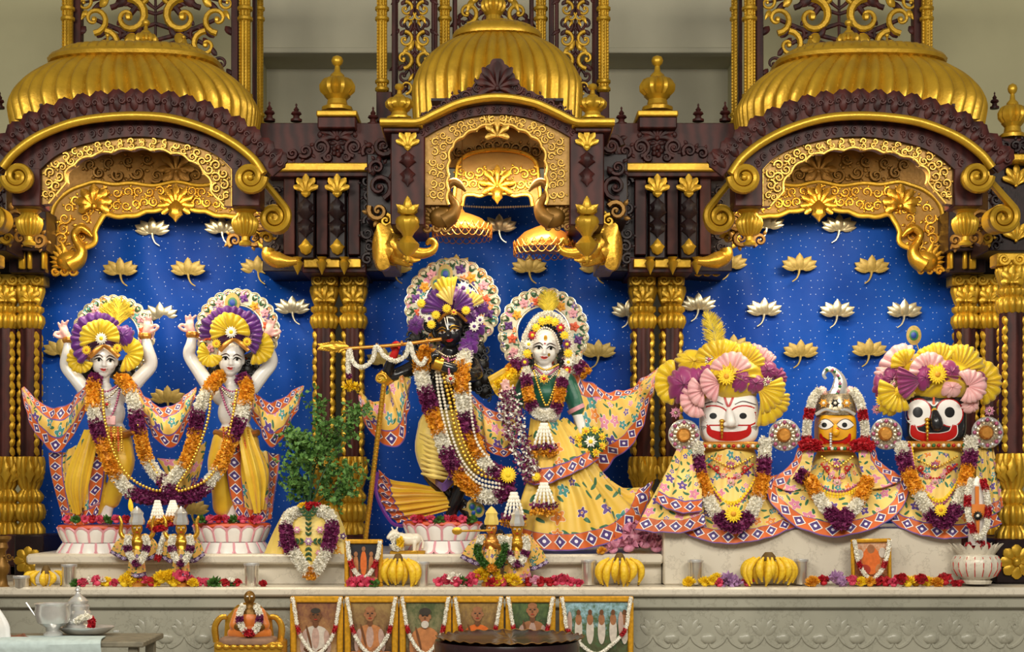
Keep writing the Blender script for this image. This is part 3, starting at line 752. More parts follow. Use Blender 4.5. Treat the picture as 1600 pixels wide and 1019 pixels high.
def side_canopy(sg, label, glab):
    """left (sg = 1) or right (sg = -1) bow-fronted canopy; every pixel is written for the left one"""
    X = lambda x: x if sg > 0 else 2 * VX - x
    XP = lambda pts: [(X(p[0]),) + tuple(p[1:]) for p in pts]
    cx = 214
    t = thing('altar_canopy', label, 'canopy', P(X(cx), 330, 0))
    # dome
    yD = .06; mb = MB(); k = S(yD); c = P(X(214), 0, yD); Z = lambda q: P(0, q, yD)[2]
    prof = [(184, 208), (188, 180), (184, 165), (174, 148), (158, 132), (140, 119), (124, 110)]
    prof = cr(prof, 26); lathe(mb, [(r * k * .985, Z(q)) for r, q in prof], 624, (c[0], c[1], 0), lobes=52, amp=.085, sq=2.8, sy=.72, twist=.10 * sg)
    d = mb.build('dome', M['gold'], t)
    mb = MB(); lathe(mb, [(r * k, Z(q)) for r, q in [(116, 112), (131, 108), (133, 103), (129, 98), (120, 97)]], 96, (c[0], c[1], 0), sq=2.8, sy=.72, lobes=60, amp=.012); mb.build('dome_collar', M['gold'], t)
    mb = MB(); lathe(mb, [(r * k, Z(q)) for r, q in [(120, 98), (117, 92), (108, 86), (92, 83), (1, 82)]], 416, (c[0], c[1], 0), sq=2.8, sy=.72, lobes=52, amp=.05); mb.build('dome_cap', M['gold'], t)
    for fx, tp, h in ((228, 30, 18), (168, 52, 10), (287, 55, 10)):
        mb = MB(); urn(mb, X(fx), tp, 86, h, yD - .05 * (h > 12)); mb.build('finial', M['gold'], t)
    # gilded bow moulding with end volutes
    arch = [(4, 262), (22, 240), (58, 214), (110, 193), (160, 184), (213, 181), (266, 185), (318, 200), (362, 222), (395, 248), (412, 272)]
    mb = MB(); prel(mb, XP(arch), 7.0, YF - .07, n=10, dk=1.2, samp=70)
    m0 = mb.build('bow_moulding', M['gold'], t)
    for (vx, vy, s, fl) in ((28, 276, 23, -1), (391, 277, 23, 1)):
        mb = MB(); a0 = 0 if fl > 0 else 180
        sp = spiral((X(vx), vy), s, 4, math.radians(a0 if sg > 0 else 180 - a0), (1 if fl * sg > 0 else -1) * 1.85, 44)
        prel(mb, sp, crv([6.5, 6, 5, 4], 44), YF - .085, n=8, dk=1.3)
        plate(mb, [(X(vx) + (s - 2) * math.cos(a), vy + (s - 2) * math.sin(a)) for a in np.linspace(0, 2 * PI, 28, endpoint=False)], YF - .05, YF + .04)
        ball(mb, P(X(vx), vy, YF - .09), 5 * S(YF), 10, 7); mb.build('volute', M['gold'], t)
    for (x0, y0, x1, y1, vx, vy, fl) in ((414, 288, 448, 322, 428, 340, 1), (4, 288, -32, 322, -12, 340, -1)):
        mb = MB(); a0 = -40 if fl > 0 else 220
        sp = spiral((X(vx), vy), 23, 4, math.radians(a0 if sg > 0 else 180 - a0), (1 if fl * sg > 0 else -1) * 1.8, 44)
        tail = np.array(XP([(x0 - 4 * fl, y0 - 6), (x0 + 8 * fl, y0 + 8)]))
        p = np.vstack([cr(np.vstack([tail, sp[:1]]), 14)[:-1], sp]); prel(mb, p, crv([5.5, 6.5, 6, 5, 4], len(p)), YF + .16, n=8, dk=1.5)
        plate(mb, [(X(vx) + 21 * math.cos(a), vy + 21 * math.sin(a)) for a in np.linspace(0, 2 * PI, 28, endpoint=False)], YF + .18, YF + .3)
        mb.build('lower_volute', M['gold'], t)
    # dark cresting: one carved leaf tile after another along the bow
    ac = cr([(-2, 256), (22, 232), (58, 206), (110, 185), (160, 176), (213, 173), (266, 177), (318, 192), (362, 214), (395, 240), (420, 262)], 200)
    cum = resamp(ac, 19); der = np.gradient(cum, axis=0)
    for i in range(19):
        n_ = np.array([der[i][1], -der[i][0]]); n_ /= np.linalg.norm(n_); ang = math.degrees(math.atan2(-n_[1], n_[0]))
        b = cum[i]; mb = MB(); H = 33 + (6 if i in (0, 18) else 0)
        if sg < 0: ang = 180 - ang
        bx = (X(b[0]), b[1])
        ca_, sa_ = math.cos(math.radians(ang)), -math.sin(math.radians(ang)); ol = []
        for a_ in np.linspace(-.2, PI + .2, 15):
            q_ = 16.5 * (1 + .07 * math.cos(a_ * 10)); l_ = 17 + q_ * math.sin(a_) * 1.08; w_ = q_ * math.cos(a_); ol.append((bx[0] + ca_ * l_ - sa_ * w_, bx[1] + sa_ * l_ + ca_ * w_))
        for w_ in (-13, 13): ol.append((bx[0] - ca_ * 6 - sa_ * w_, bx[1] - sa_ * 6 + ca_ * w_))
        plate(mb, ol, YF - .045, YF - .02, dome=.012)
        leaf(mb, bx, ang, H - 6, 13, YF - .055, lift=.4)
        for s_ in (-1, 1):
            tv = np.array([math.cos(math.radians(ang - 90)), -math.sin(math.radians(ang - 90))]) * s_ * 7.5; uv_ = np.array([math.cos(math.radians(ang)), -math.sin(math.radians(ang))]) * 17
            curl(mb, tuple(np.array(bx) + tv + uv_), 5.0, 0, s_ * 1.3, YF - .066, 2.0, n=14)
        mb.build('crest_leaf', M['wood'], t)
    mb = MB(); band(mb, XP(ac + np.array([0, -18]) * np.ones((200, 1)))[::2], XP(ac + np.array([0, 14]))[::2], YF - .03, YF + .06); mb.build('crest_back', M['wood'], t)
    # bow face: dark carved band, gilded spandrel panel
    o1 = cr([(14, 264), (30, 242), (62, 217), (110, 197), (160, 188), (213, 185), (266, 189), (318, 204), (362, 226), (392, 250), (404, 264)], 80)
    i1 = cr([(63, 264), (86, 244), (120, 228), (168, 217), (214, 213), (262, 217), (312, 230), (343, 246), (362, 264)], 80)
    mb = MB(); band(mb, XP(o1), XP(i1), YF, YF + .10); bb = mb.build('bow_face', M['wood'], t)
    mb = MB(); mid = resamp((o1 * .45 + i1 * .55), 26)
    for i in range(26):
        curl(mb, (X(mid[i][0]), mid[i][1] + 1), 6, 90, 1.2 if i % 2 else -1.2, YF - .004, 2.3, n=12)
    mb.build('egg_carving', M['wood'], bb)
    for q0, q1 in ((18, 63), (362, 406)): mb = MB(); pbox(mb, min(X(q0), X(q1)), 262, max(X(q0), X(q1)), 322, YF, YF + .16, .005); mb.build('corner_block', M['wood'], t)
    outer = np.vstack([[(63, 320)], i1, [(362, 322)]])
    inner = np.vstack([resamp(np.array([(76, 318), (90, 302), (104, 285)]), 8), scallop(np.array(cr([(104, 285), (108, 266), (130, 250), (160, 241), (214, 234), (268, 240), (300, 254), (322, 276), (330, 300)], 60)), 9, -4, 70), resamp(np.array([(330, 300), (345, 316), (350, 322)]), 8)])
    mb = MB(); band(mb, XP(resamp(outer, 110)), XP(resamp(inner, 110)), YF + .03, YF + .09); pn = mb.build('spandrel_panel', M['gold_pale'], t)
    mb = MB(); prel(mb, XP(resamp(inner, 110)), 2.2, YF + .02, n=6)
    prel(mb, XP(resamp(outer * 1.0, 90)), 1.6, YF + .022, n=6)
    o2, i2 = resamp(outer, 24), resamp(inner, 24)
    for i in range(1, 23):
        for w_ in (.38, .74):
            q = o2[i] * (1 - w_) + i2[i] * w_; d_ = np.linalg.norm(o2[i] - i2[i])
            tri_scroll(mb, (X(q[0]), q[1]), max(3.5, min(8, d_ * .24)), YF + .02, 2.3, 1 if (i + int(w_ > .5)) % 2 else -1, ang=i * 47)
    mb.build('scroll_relief', M['gold_relief'], pn)
    # back arch, seen through the opening
    ca = 275
    up_l = [(78, 425), (80, 345), (88, 316), (108, 298), (130, 289), (150, 284), (178, 288), (205, 286), (240, 290), (275, 284)]
    lo_l = [(118, 418), (128, 392), (146, 378), (148, 362), (152, 348), (166, 334), (190, 337), (212, 334), (222, 331), (246, 326), (262, 322), (275, 330)]
    up = np.array(up_l + MIR(up_l[::-1][1:], ca)); lo = np.array(lo_l + MIR(lo_l[::-1][1:], ca))
    up = cr(up, 120); lo = cr(lo, 120)
    mb = MB(); band(mb, XP(up), XP(lo), YB, YB + .06); ba = mb.build('back_arch', M['gold_pale'], t)
    mb = MB(); prel(mb, XP(up), 3, YB - .01, n=6); prel(mb, XP(scallop(lo, 13, 2.5, 120)), 4.2, YB - .012, n=8); mb.build('arch_beading', M['gold'], ba)
    mb = MB(); u2, l2 = resamp(up, 34), resamp(lo, 34)
    for i in range(2, 32):
        for w_ in (.3, .72):
            q = u2[i] * (1 - w_) + l2[i] * w_; tri_scroll(mb, (X(q[0]), q[1]), 7.5 if i > 5 and i < 28 else 10, YB - .004, 2.2, 1 if i % 2 else -1, ang=i * 61 + 90 * w_)
    mb.build('arch_scrolls', M['gold_bright'], ba)
    mb = MB(); palmette(mb, (X(275), 322), 46, 34, YB - .03, 9, ang=90, spread=210); leaf(mb, (X(275), 312), -90, 36, 24, YB - .035, lobes=3); mb.build('palmette', M['gold_bright'], ba)
    for s_ in (-1, 1): mb = MB(); palmette(mb, (X(275 + s_ * 128), 322), 52, 34, YB - .02, 7, ang=90, spread=190); mb.build('palmette', M['gold_bright'], ba)
    for s_, sx in ((1, 108), (-1, 442)): swan(t, X(sx), 392, YB - .02, 1.0, s_ * sg, 'gold_bright')
    mb = MB(); pbox(mb, min(X(56), X(472)), 204, max(X(56), X(472)), 330, YB + .03, YB + .08, 0); bw = mb.build('back_panel', M['bronze'], t)
    mb = MB()
    for i in range(5):
        for s_ in ((-1, 1) if i else (1,)):
            x = 275 + s_ * (i * 30); tri_scroll(mb, (X(x), 270 + 4 * (i % 2)), 13 - i, YB + .02, 3.2, s_, ang=90 + 40 * i)
            tri_scroll(mb, (X(x + s_ * 14), 246 + 3 * i), 9, YB + .02, 2.6, -s_, ang=30 * i)
    palmette(mb, (X(275), 268), 40, 34, YB, 7, spread=220); palmette(mb, (X(275), 262), 30, 28, YB, 5, ang=-90, spread=130)
    mb.build('panel_carving', M['bronze'], bw)
    mb = MB(); a = P(X(92), 0, 0)[0]; b = P(X(336), 0, 0)[0]; box(mb, (min(a, b), -.34, P(0, 150, YF)[2]), (max(a, b), YB + .1, P(0, 145, YF)[2]), 0); mb.build('canopy_ceiling', M['wood'], t)
    # corner bowls hanging under the blocks, scrolled brackets behind
    for sx in (46, 383):
        mb = MB(); lathe_px(mb, X(sx), [(.01, 386), (9, 384), (10, 380), (6, 376), (6, 370), (14, 366), (18, 358), (20, 350), (19, 343), (14, 338), (13, 334), (18, 330), (20, 326), (20, 322)], YF + .12, 72, lobes=18, amp=.16, lobe_rows=[0, 0, 0, 0, .3, 1, 1, 1, 1, .4, 0, 0, 0, 0]); mb.build('hanging_bowl', M['gold'], t)
        for k, (qx, qy, r) in enumerate(((22, 345, 17), (14, 372, 12), (-16, 376, 11), (34, 372, 9))):
            s_ = 1 if sx > 200 else -1
            mb = MB(); tri_scroll(mb, (X(sx + s_ * qx), qy), r, YF + .4 + .02 * k, 4.5, s_, ang=60 * k); mb.build('scroll_bracket', M['bronze' if k < 3 else 'gold'], t)
    mb = MB(); pbox(mb, min(X(14), X(70)), 386, max(X(14), X(70)), 426, .26, .5, .004); mb.build('impost', M['wood_black'], t)
    for q0, q1, r_ in ((28, 38, 3), (42, 48, 2), (64, 69, 2)): mb = MB(); pbox(mb, min(X(q0), X(q1)), 388, max(X(q0), X(q1)), 420, .235, .3, .006); mb.build('impost_bar', M['gold'], t)
    mb = MB(); pbox(mb, min(X(24), X(72)), 328, max(X(24), X(72)), 392, .2, .5, .004); mb.build('corbel_block', M['wood_black'], t)
    mb = MB()
    for q in range(9): tri_scroll(mb, (X(28 + 14 * (q % 3)), 342 + 17 * (q // 3)), 8, .19, 3, 1 if q % 2 else -1, ang=55 * q)
    mb.build('corbel_carving', M['bronze'], t)
    mb = MB(); prel(mb, XP([(420, 388), (420, 398), (430, 406), (446, 409), (464, 408)]), [9, 13, 14, 9, 5], YF + .4, n=12, samp=24, dk=1); mb.build('fish_bracket', M['gold_bright'], t)
    return t
side_canopy(1, 'bow-fronted gilt dome canopy above the two statues with raised arms', None)
side_canopy(-1, 'bow-fronted gilt dome canopy above the three wide-robed statues', None)

def centre_canopy():
    t = thing('altar_canopy', 'taller central gilt dome canopy above the flute player and the lady', 'canopy', P(777, 330, 0))
    yD = 0.02; k = S(yD); c = P(777, 0, yD); Z = lambda q: P(0, q, yD)[2]
    mb = MB(); prof = [(127, 196), (129, 150), (127, 135), (121, 118), (110, 100), (94, 84), (78, 73), (66, 66)]
    prof = cr(prof, 26); lathe(mb, [(r * k, Z(q)) for r, q in prof], 480, (c[0], c[1], 0), lobes=40, amp=.085, sq=2.5, sy=.85); mb.build('dome', M['gold'], t)
    mb = MB(); lathe(mb, [(r * k, Z(q)) for r, q in [(58, 67), (69, 64), (70, 59), (68, 55), (60, 54)]], 72, (c[0], c[1], 0), sq=2.5, sy=.85); mb.build('dome_collar', M['gold'], t)
    mb = MB(); lathe(mb, [(r * k, Z(q)) for r, q in [(62, 56), (58, 48), (46, 42), (30, 39), (22, 38), (19, 33)]], 96, (c[0], c[1], 0), sq=2.5, sy=.85, lobes=24, amp=.06); mb.build('dome_cap', M['gold'], t)
    mb = MB(); urn(mb, 771, -34, 40, 19, yD); mb.build('finial', M['gold'], t)
    arch = [(594, 191), (630, 191), (655, 190), (682, 177), (722, 160), (777, 152), (832, 160), (872, 177), (899, 190), (924, 191), (960, 191)]
    mb = MB(); p = cr(arch, 90); prel(mb, p, 6.5, YF - .06, n=10, dk=1.4); mb.build('bow_moulding', M['gold'], t)
    for x0, x1 in ((594, 660), (894, 960)):
        mb = MB(); pbox(mb, x0, 185, x1, 197, YF - .06, YF + .35, .006); mb.build('cornice', M['gold'], t)
        mb = MB(); pbox(mb, x0 + 4, 197, x1 - 4, 206, YF - .03, YF + .35, .006); mb.build('cornice_bed', M['wood'], t)
    for x in (624, 926):
        mb = MB(); urn(mb, x, 130, 187, 21, YF + .05, 14); mb.build('corner_urn', M['gold'], t)
    # cresting with a central palmette
    top = cr([(655, 184), (690, 164), (716, 148), (740, 136), (756, 112), (777, 92), (798, 112), (814, 136), (838, 148), (864, 164), (899, 184)], 100); low = cr([(655, 188), (682, 172), (722, 154), (777, 146), (832, 154), (872, 172), (899, 188)], 100)
    mb = MB(); band(mb, scallop(top, 22, -2.5, 100), low, YF - .02, YF + .05); cb = mb.build('crest', M['wood'], t)
    mb = MB(); palmette(mb, (777, 138), 44, 42, YF - .03, 7, spread=190)
    for s in (-1, 1):
        for i, (dx, dy, r) in enumerate(((30, 138, 10), (50, 150, 9), (68, 155, 7.5), (84, 163, 7), (99, 170, 6), (112, 178, 5))):
            tri_scroll(mb, (777 + s * dx, dy), r, YF - .022, 2.6, s, ang=40 * i)
    mb.build('crest_carving', M['wood'], cb)
    o1 = cr([(655, 200), (682, 187), (722, 170), (777, 162), (832, 170), (872, 187), (899, 200)], 80); i1 = cr([(663, 214), (690, 199), (728, 184), (777, 178), (826, 184), (864, 199), (891, 214)], 80)
    mb = MB(); band(mb, o1, i1, YF, YF + .08); bf = mb.build('bow_face', M['wood'], t)
    mb = MB(); mid = resamp(o1 * .55 + i1 * .45, 22)
    for i in range(22): curl(mb, tuple(mid[i]), 4.5, 90, 1.2 if i % 2 else -1.2, YF - .004, 1.9, n=12)
    mb.build('egg_carving', M['wood'], bf)
    outer = np.vstack([[(663, 320)], i1, [(891, 320)]]); h = [(701, 320), (701, 285), (703, 250), (710, 226), (738, 205), (777, 194)]
    inner = cr(h + MIR(h[::-1][1:], 777), 110); inner = scallop(inner, 15, -3, 110)
    mb = MB(); band(mb, resamp(outer, 110), inner, YF + .03, YF + .09); pn = mb.build('spandrel_panel', M['gold_pale'], t)
    mb = MB(); prel(mb, inner, 2.4, YF + .02, n=6); prel(mb, resamp(outer, 90), 1.6, YF + .022, n=6)
    o2, i2 = resamp(outer, 26), resamp(inner, 26)
    for i in range(1, 25):
        for w_ in (.4, .74):
            q = o2[i] * (1 - w_) + i2[i] * w_; tri_scroll(mb, tuple(q), 6.5, YF + .026, 2.0, 1 if i % 2 else -1, ang=i * 53)
    palmette(mb, (777, 212), 24, 26, YF + .015, 5, spread=170)
    mb.build('scroll_relief', M['gold_relief'], pn)
    # inner back arch
    yb = .0
    u_ = [(708, 322), (712, 285), (716, 256), (730, 242), (752, 236), (777, 234)]; l_ = [(722, 322), (726, 306), (738, 304), (750, 306), (763, 302), (777, 304)]
    up = cr(u_ + MIR(u_[::-1][1:], 777), 90); lo = cr(l_ + MIR(l_[::-1][1:], 777), 90)
    mb = MB(); band(mb, up, lo, yb, yb + .06); ba = mb.build('back_arch', M['gold_pale'], t)
    mb = MB(); prel(mb, up, 3.2, yb - .01, n=6); prel(mb, lo, 3.2, yb - .01, n=6)
    for i in range(5):
        for s in ((-1, 1) if i else (1,)): tri_scroll(mb, (777 + s * 14 * i, 268 + 5 * (i % 2)), 8, yb - .005, 2.4, s, ang=70 * i); tri_scroll(mb, (777 + s * (14 * i - 5), 288), 7, yb - .005, 2.2, -s, ang=50 * i)
    palmette(mb, (777, 292), 34, 34, yb - .03, 7, spread=200); leaf(mb, (777, 288), -90, 32, 18, yb - .03, lobes=3)
    mb.build('arch_scrolls', M['gold_bright'], ba)
    mb = MB(); pbox(mb, 668, 190, 886, 262, yb + .07, yb + .1, 0); bw = mb.build('back_panel', M['bronze'], t)
    mb = MB()
    for i in range(5):
        for s in ((-1, 1) if i else (1,)): tri_scroll(mb, (777 + s * 15 * i, 226 + 3 * i), 9, yb + .06, 2.6, s, ang=60 * i)
    mb.build('panel_carving', M['bronze'], bw)
    for s, x in ((1, 690), (-1, 864)): swan(t, x, 322, YF + .12, 1.05, s, 'bronze')
    # corner posts with gold leaves, pendants, side scrolls and elephant heads
    for s in (-1, 1):
        px = 777 + s * 140
        mb = MB(); pbox(mb, px - 27, 205, px + 27, 352, YF, YF + .5, .006); q = mb.build('corner_post', M['wood'], t)
        mb = MB(); palmette(mb, (px, 232), 24, 30, YF - .01, 5, spread=80); leaf(mb, (px, 224), -90, 12, 12, YF - .012); mb.build('gold_leaf', M['gold'], q)
        mb = MB(); leaf(mb, (px, 262), 90, 26, 22, YF - .004, lobes=3); leaf(mb, (px, 262), -90, 30, 20, YF - .004, lobes=3); mb.build('post_carving', M['wood'], q)
        pendant(t, px, YF + .02, 304)
        for i, (dx, dy, r, mt) in enumerate(((38, 228, 17, 'wood'), (44, 292, 20, 'wood'), (48, 262, 12, 'wood'), (46, 330, 15, 'bronze'), (34, 345, 10, 'gold'))):
            mb = MB(); tri_scroll(mb, (px + s * dx, dy), r, YF + .3, 5.5 if r > 14 else 4, s * (1 if i % 2 else -1), ang=70 * i); mb.build('side_scroll', M[mt], t)
        mb = MB(); pbox(mb, min(px + s * 24, px + s * 64), 240, max(px + s * 24, px + s * 64), 345, YF + .34, .3, .006); mb.build('side_wall', M['wood_black'], t)
        elephant(t, px + s * 18, 386, YF + .3, 1.0, -s, 'gold_bright')
        mb = MB(); pbox(mb, min(px + s * 18, px + s * 46), 352, max(px + s * 18, px + s * 46), 415, YF + .42, .3, .006); mb.build('bracket_block', M['gold'], t)
    mb = MB(); a = P(640, 200, YF); b = P(914, 200, YF); box(mb, (a[0] + .1, YF + .09, P(0, 150, YF)[2]), (b[0] - .1, .4, P(0, 146, YF)[2]), 0); mb.build('canopy_ceiling', M['wood_black'], t)
    return t
centre_canopy()

# ================================================================ galleries between the canopies
def gallery(sg, label):
    X = lambda x: x if sg > 0 else 2 * VX - x
    def pb(m, x0, y0, x1, y1, *a): pbox(m, min(X(x0), X(x1)), y0, max(X(x0), X(x1)), y1, *a)
    g = thing('altar_gallery', label, 'gallery', P(X(520), 424, .3)); y = .12
    mb = MB(); pb(mb, 400, 192, 610, 256, y + .03, y + .4, .004); bk = mb.build('parapet', M['wood'], g)
    mb = MB(); pb(mb, 410, 262, 612, 424, y + .10, y + .5, .004); mb.build('frieze_back', M['wood_black'], g)
    mb = MB(); pb(mb, 416, 254, 606, 267, y - .05, y + .2, .006); mb.build('gilt_moulding', M['gold'], g)
    mb = MB(); pb(mb, 418, 267, 606, 276, y - .02, y + .2, .004); mb.build('moulding_bed', M['wood'], g)
    mb = MB(); pb(mb, 496, 182, 556, 200, y - .05, y + .3, .006); mb.build('urn_pedestal', M['wood'], g)
    mb = MB(); pb(mb, 494, 172, 558, 181, y - .07, y + .3, .006); mb.build('urn_plate', M['gold'], g)
    mb = MB(); urn(mb, X(527), 86, 174, 26, y + .06, 16); mb.build('urn_finial', M['gold'], g)
    for fx, tp, b_ in ((421, 158, 190), (463, 161, 190), (583, 166, 196)):
        mb = MB(); small_finial(mb, X(fx), tp, b_, 9, y + .1); mb.build('small_finial', M['wood'], g)
    mb = MB(); palmette(mb, (X(527), 216), 40, 34, y + .02, 7, spread=160)
    for s in (-1, 1):
        for i, (dx, dy, r) in enumerate(((26, 230, 15), (50, 236, 11), (70, 240, 9), (14, 246, 7))): tri_scroll(mb, (X(527 + s * dx), dy), r, y + .025, 4.2, s * sg, ang=50 * i + 90)
    for k in range(5): ball(mb, P(X(527) + 6 * math.cos(k * 1.257), 236 + 6 * math.sin(k * 1.257), y + .02), 4.5 * S(y), 8, 5)
    mb.build('parapet_carving', M['wood'], bk)
    for bx in (478, 527):
        mb = MB(); pb(mb, bx - 13, 276, bx + 13, 404, y - .0, y + .2, .006); br = mb.build('bracket', M['wood_black'], g)
        mb = MB(); palmette(mb, (X(bx), 302), 26, 30, y - .03, 5, spread=90); leaf(mb, (X(bx), 297), -90, 12, 15, y - .035); mb.build('gold_leaf', M['gold'], br)
        mb = MB(); leaf(mb, (X(bx), 398), 90, 25, 20, y - .02, lobes=2); leaf(mb, (X(bx), 396), 55, 15, 10, y - .02); leaf(mb, (X(bx), 396), 125, 15, 10, y - .02); mb.build('gold_leaf', M['gold'], br)
        mb = MB(); leaf(mb, (X(bx), 345), 90, 38, 24, y - .005, lobes=3); leaf(mb, (X(bx), 340), -90, 32, 24, y - .005, lobes=3); mb.build('bracket_carving', M['wood_black'], br)
    for px in (452, 503, 553): mb = MB(); pb(mb, px - 9, 276, px + 9, 398, y + .04, y + .2, .004); mb.build('frieze_panel', M['wood'], g)
    mb = MB()
    for i in range(7): tri_scroll(mb, (X(574 + 3 * (i % 2)), 285 + 20 * i), 9, y + .02, 3.4, 1 if i % 2 else -1, ang=50 * i); tri_scroll(mb, (X(430 - 2 * (i % 2)), 300 + 17 * i), 8, y + .05, 3, 1 if i % 2 else -1, ang=70 * i)
    mb.build('frieze_carving', M['wood_black'], g)
    mb = MB(); pb(mb, 472, 402, 572, 426, y + .06, y + .5, .004); mb.build('beam', M['wood'], g)
    for dx in (486, 519, 552): mb = MB(); pb(mb, dx - 12, 404, dx + 12, 418, y + .03, y + .1, .004); mb.build('beam_plate', M['gold'], g)
    for dx in (465, 503, 538): mb = MB(); lathe_px(mb, X(dx), [(.01, 430), (3, 424), (6, 418), (9, 411), (5, 406), (8, 402)], y + .0, 14, lobes=6, amp=.1); mb.build('drop_finial', M['gold'], g)
    return g
gallery(1, 'dark carved gallery with a gold urn between left and central domes')
gallery(-1, 'dark carved gallery with a gold urn between central and right domes')
def end_gallery(sg, label):
    X = lambda x: x if sg > 0 else 2 * VX - x
    def pb(m, x0, y0, x1, y1, *a): pbox(m, min(X(x0), X(x1)), y0, max(X(x0), X(x1)), y1, *a)
    g = thing('altar_gallery', label, 'gallery', P(X(-20), 424, .2)); y = -.14
    mb = MB(); pb(mb, -90, 216, 6, 240, y, y + .4, .004); mb.build('parapet', M['wood'], g)
    mb = MB(); pb(mb, -90, 240, 4, 251, y - .04, y + .2, .006); mb.build('gilt_moulding', M['gold'], g)
    mb = MB(); pb(mb, -90, 252, 10, 392, y + .08, y + .5, .004); pb(mb, -90, 390, 24, 428, .4, .5, .004); mb.build('frieze_back', M['wood_black'], g)
    mb = MB(); urn(mb, X(-28), 130, 216, 21, y + .06, 16); mb.build('urn_finial', M['gold'], g)
    mb = MB(); small_finial(mb, X(0), 143, 170, 7, y + .3); mb.build('small_finial', M['wood'], g)
    for bx in (-34,):
        for q in (290, 376): mb = MB(); palmette(mb, (X(bx), q), 26, 34, y + .06, 5, spread=90); mb.build('gold_leaf', M['gold'], g)
    mb = MB()
    for i in range(4): tri_scroll(mb, (X(-4 - 14 * i), 228), 9, y - .004, 3.4, 1 if i % 2 else -1, ang=50 * i)
    for i in range(8): tri_scroll(mb, (X(-2), 300 + 12 * i), 8, y + .07, 3, 1 if i % 2 else -1, ang=70 * i)
    mb.build('carving', M['wood_black'], g)
end_gallery(-1, 'end of the dark carved gallery with gold urn at the right edge')
end_gallery(1, 'end of the dark carved gallery at the left edge')

# ================================================================ lattice towers behind the domes
def gilt_post(t, cx, y, bot, half=10, top=-60):
    mb = MB(); lathe_px(mb, cx, [(half * .8, bot), (half * .8, top)], y, 16, lobes=8, amp=.12)
    for q in range(int(top), int(bot), 5):
        for s in (-1, 0, 1):
            a = -PI / 2 + s * .95; ball(mb, (P(cx + half * .8 * math.cos(a), q + 2 * (s != 0), y)[0], y + half * .8 * S(y) * math.sin(a), P(0, q + 2 * (s != 0), y)[2]), np.array([2.0, 2.0, 3.1]) * S(y), 5, 4)
    for q in (bot - 3, bot - 15, 30, 14): lathe_px(mb, cx, [(half * .7, q + 5), (half * 1.1, q + 2), (half * 1.1, q - 2), (half * .7, q - 5)], y, 16)
    return mb.build('gilt_post', M['gold'], t)
def lattice(t, cx, w, y0, y1, y, rows):
    """openwork screen: rows of opposed acanthus scrolls, dark with gilt faces"""
    d = MB(); g = MB()
    for (py, dx, r, fl, gold) in rows:
        for s in (-1, 1):
            m = g if gold else d; c = (cx + s * dx, py)
            curl(m, c, r, 90 if fl > 0 else -90, s * fl * 1.15, y - (.012 if gold else 0), r * .24, n=20, dk=.8)
            a = math.radians(-60 * fl)
            leaf(m, (c[0] - s * r * .4, c[1] - fl * r * .9), 90 * fl + s * 50, r * 1.2, r * .6, y - .01, curl=.3 * s)
            leaf(d, (c[0] + s * r * .6, c[1] + fl * r * .5), -90 * fl + s * 35, r * 1.15, r * .55, y, curl=-.3 * s)
            prel(d, [c, (cx + s * dx * .5, py + fl * r * .9), (cx, py + fl * r * 1.5)], [r * .14, r * .2, r * .14], y + .004, samp=10)
    for s in (-1, 1): prel(d, [(cx + s * w / 2, y0), (cx + s * w / 2, y1)], 3, y, samp=2)
    prel(d, [(cx, y0), (cx, y1)], 2.2, y + .008, samp=2)
    o = d.build('scroll_lattice', M['wood'], t); g.build('gilt_scrolls', M['gold'], o); return o
def tower(label, posts, screens, rails, cx):
    t = thing('lattice_tower', label, 'tower', P(cx, 190, .9))
    for a in posts: gilt_post(t, *a)
    for (x0, x1, y0, y1, y) in rails:
        mb = MB(); pbox(mb, x0, y0, x1, y1, y, y + .07, .004); mb.build('rail', M['wood'], t)
    for s in screens: lattice(t, *s)
    return t
for sg in (1, -1):
    X = lambda x: x if sg > 0 else 2 * VX - x
    fix = lambda x0, x1: (min(X(x0), X(x1)), max(X(x0), X(x1)))
    big = [(70, 78, 22, -1, 1), (74, 40, 18, 1, 0), (30, 96, 22, 1, 1), (26, 42, 30, -1, 1), (-8, 70, 20, 1, 0), (100, 102, 15, 1, 0), (52, 66, 14, 1, 0), (4, 112, 14, -1, 1), (88, 56, 16, -1, 1), (-10, 24, 16, 1, 1)]
    tower('open scrollwork tower behind the %s dome' % ('left' if sg > 0 else 'right'),
          [(X(106), .66, 100, 10), (X(383), .66, 165, 11), (X(405), .98, 195, 8)],
          [(X(243), 250, -40, 140, .72, big)],
          [fix(114, 126) + (-60, 130, .7), fix(361, 372) + (-60, 180, .7), fix(394, 399) + (-60, 190, .8), fix(100, 412) + (-60, -22, .66)], X(240))
thin = [(118, 16, 15, -1, 0), (92, 17, 15, 1, 1), (62, 15, 13, -1, 1), (38, 16, 14, 1, 0), (14, 14, 12, -1, 1), (-10, 16, 14, 1, 0), (136, 14, 11, 1, 1), (76, 8, 9, 1, 0), (26, 7, 8, -1, 1)]
tower('open scrollwork tower behind the central dome',
      [(597, .6, 143, 10), (695, .72, 130, 10), (845, .72, 130, 10), (943, .6, 143, 10)],
      [(648, 58, -60, 150, .66, thin), (899, 58, -60, 150, .66, thin), (770, 120, -60, 60, .9, [(20, 40, 18, 1, 1), (4, 20, 12, -1, 0), (-16, 36, 18, -1, 1), (36, 46, 14, -1, 0), (44, 22, 12, 1, 0)])],
      [(612, 619, -60, 190, .64), (676, 683, -60, 170, .66), (858, 866, -60, 170, .66), (928, 936, -60, 190, .64), (588, 612, 143, 190, .58), (936, 952, 143, 190, .58), (708, 714, -60, 100, .74), (828, 834, -60, 100, .74)], 770)

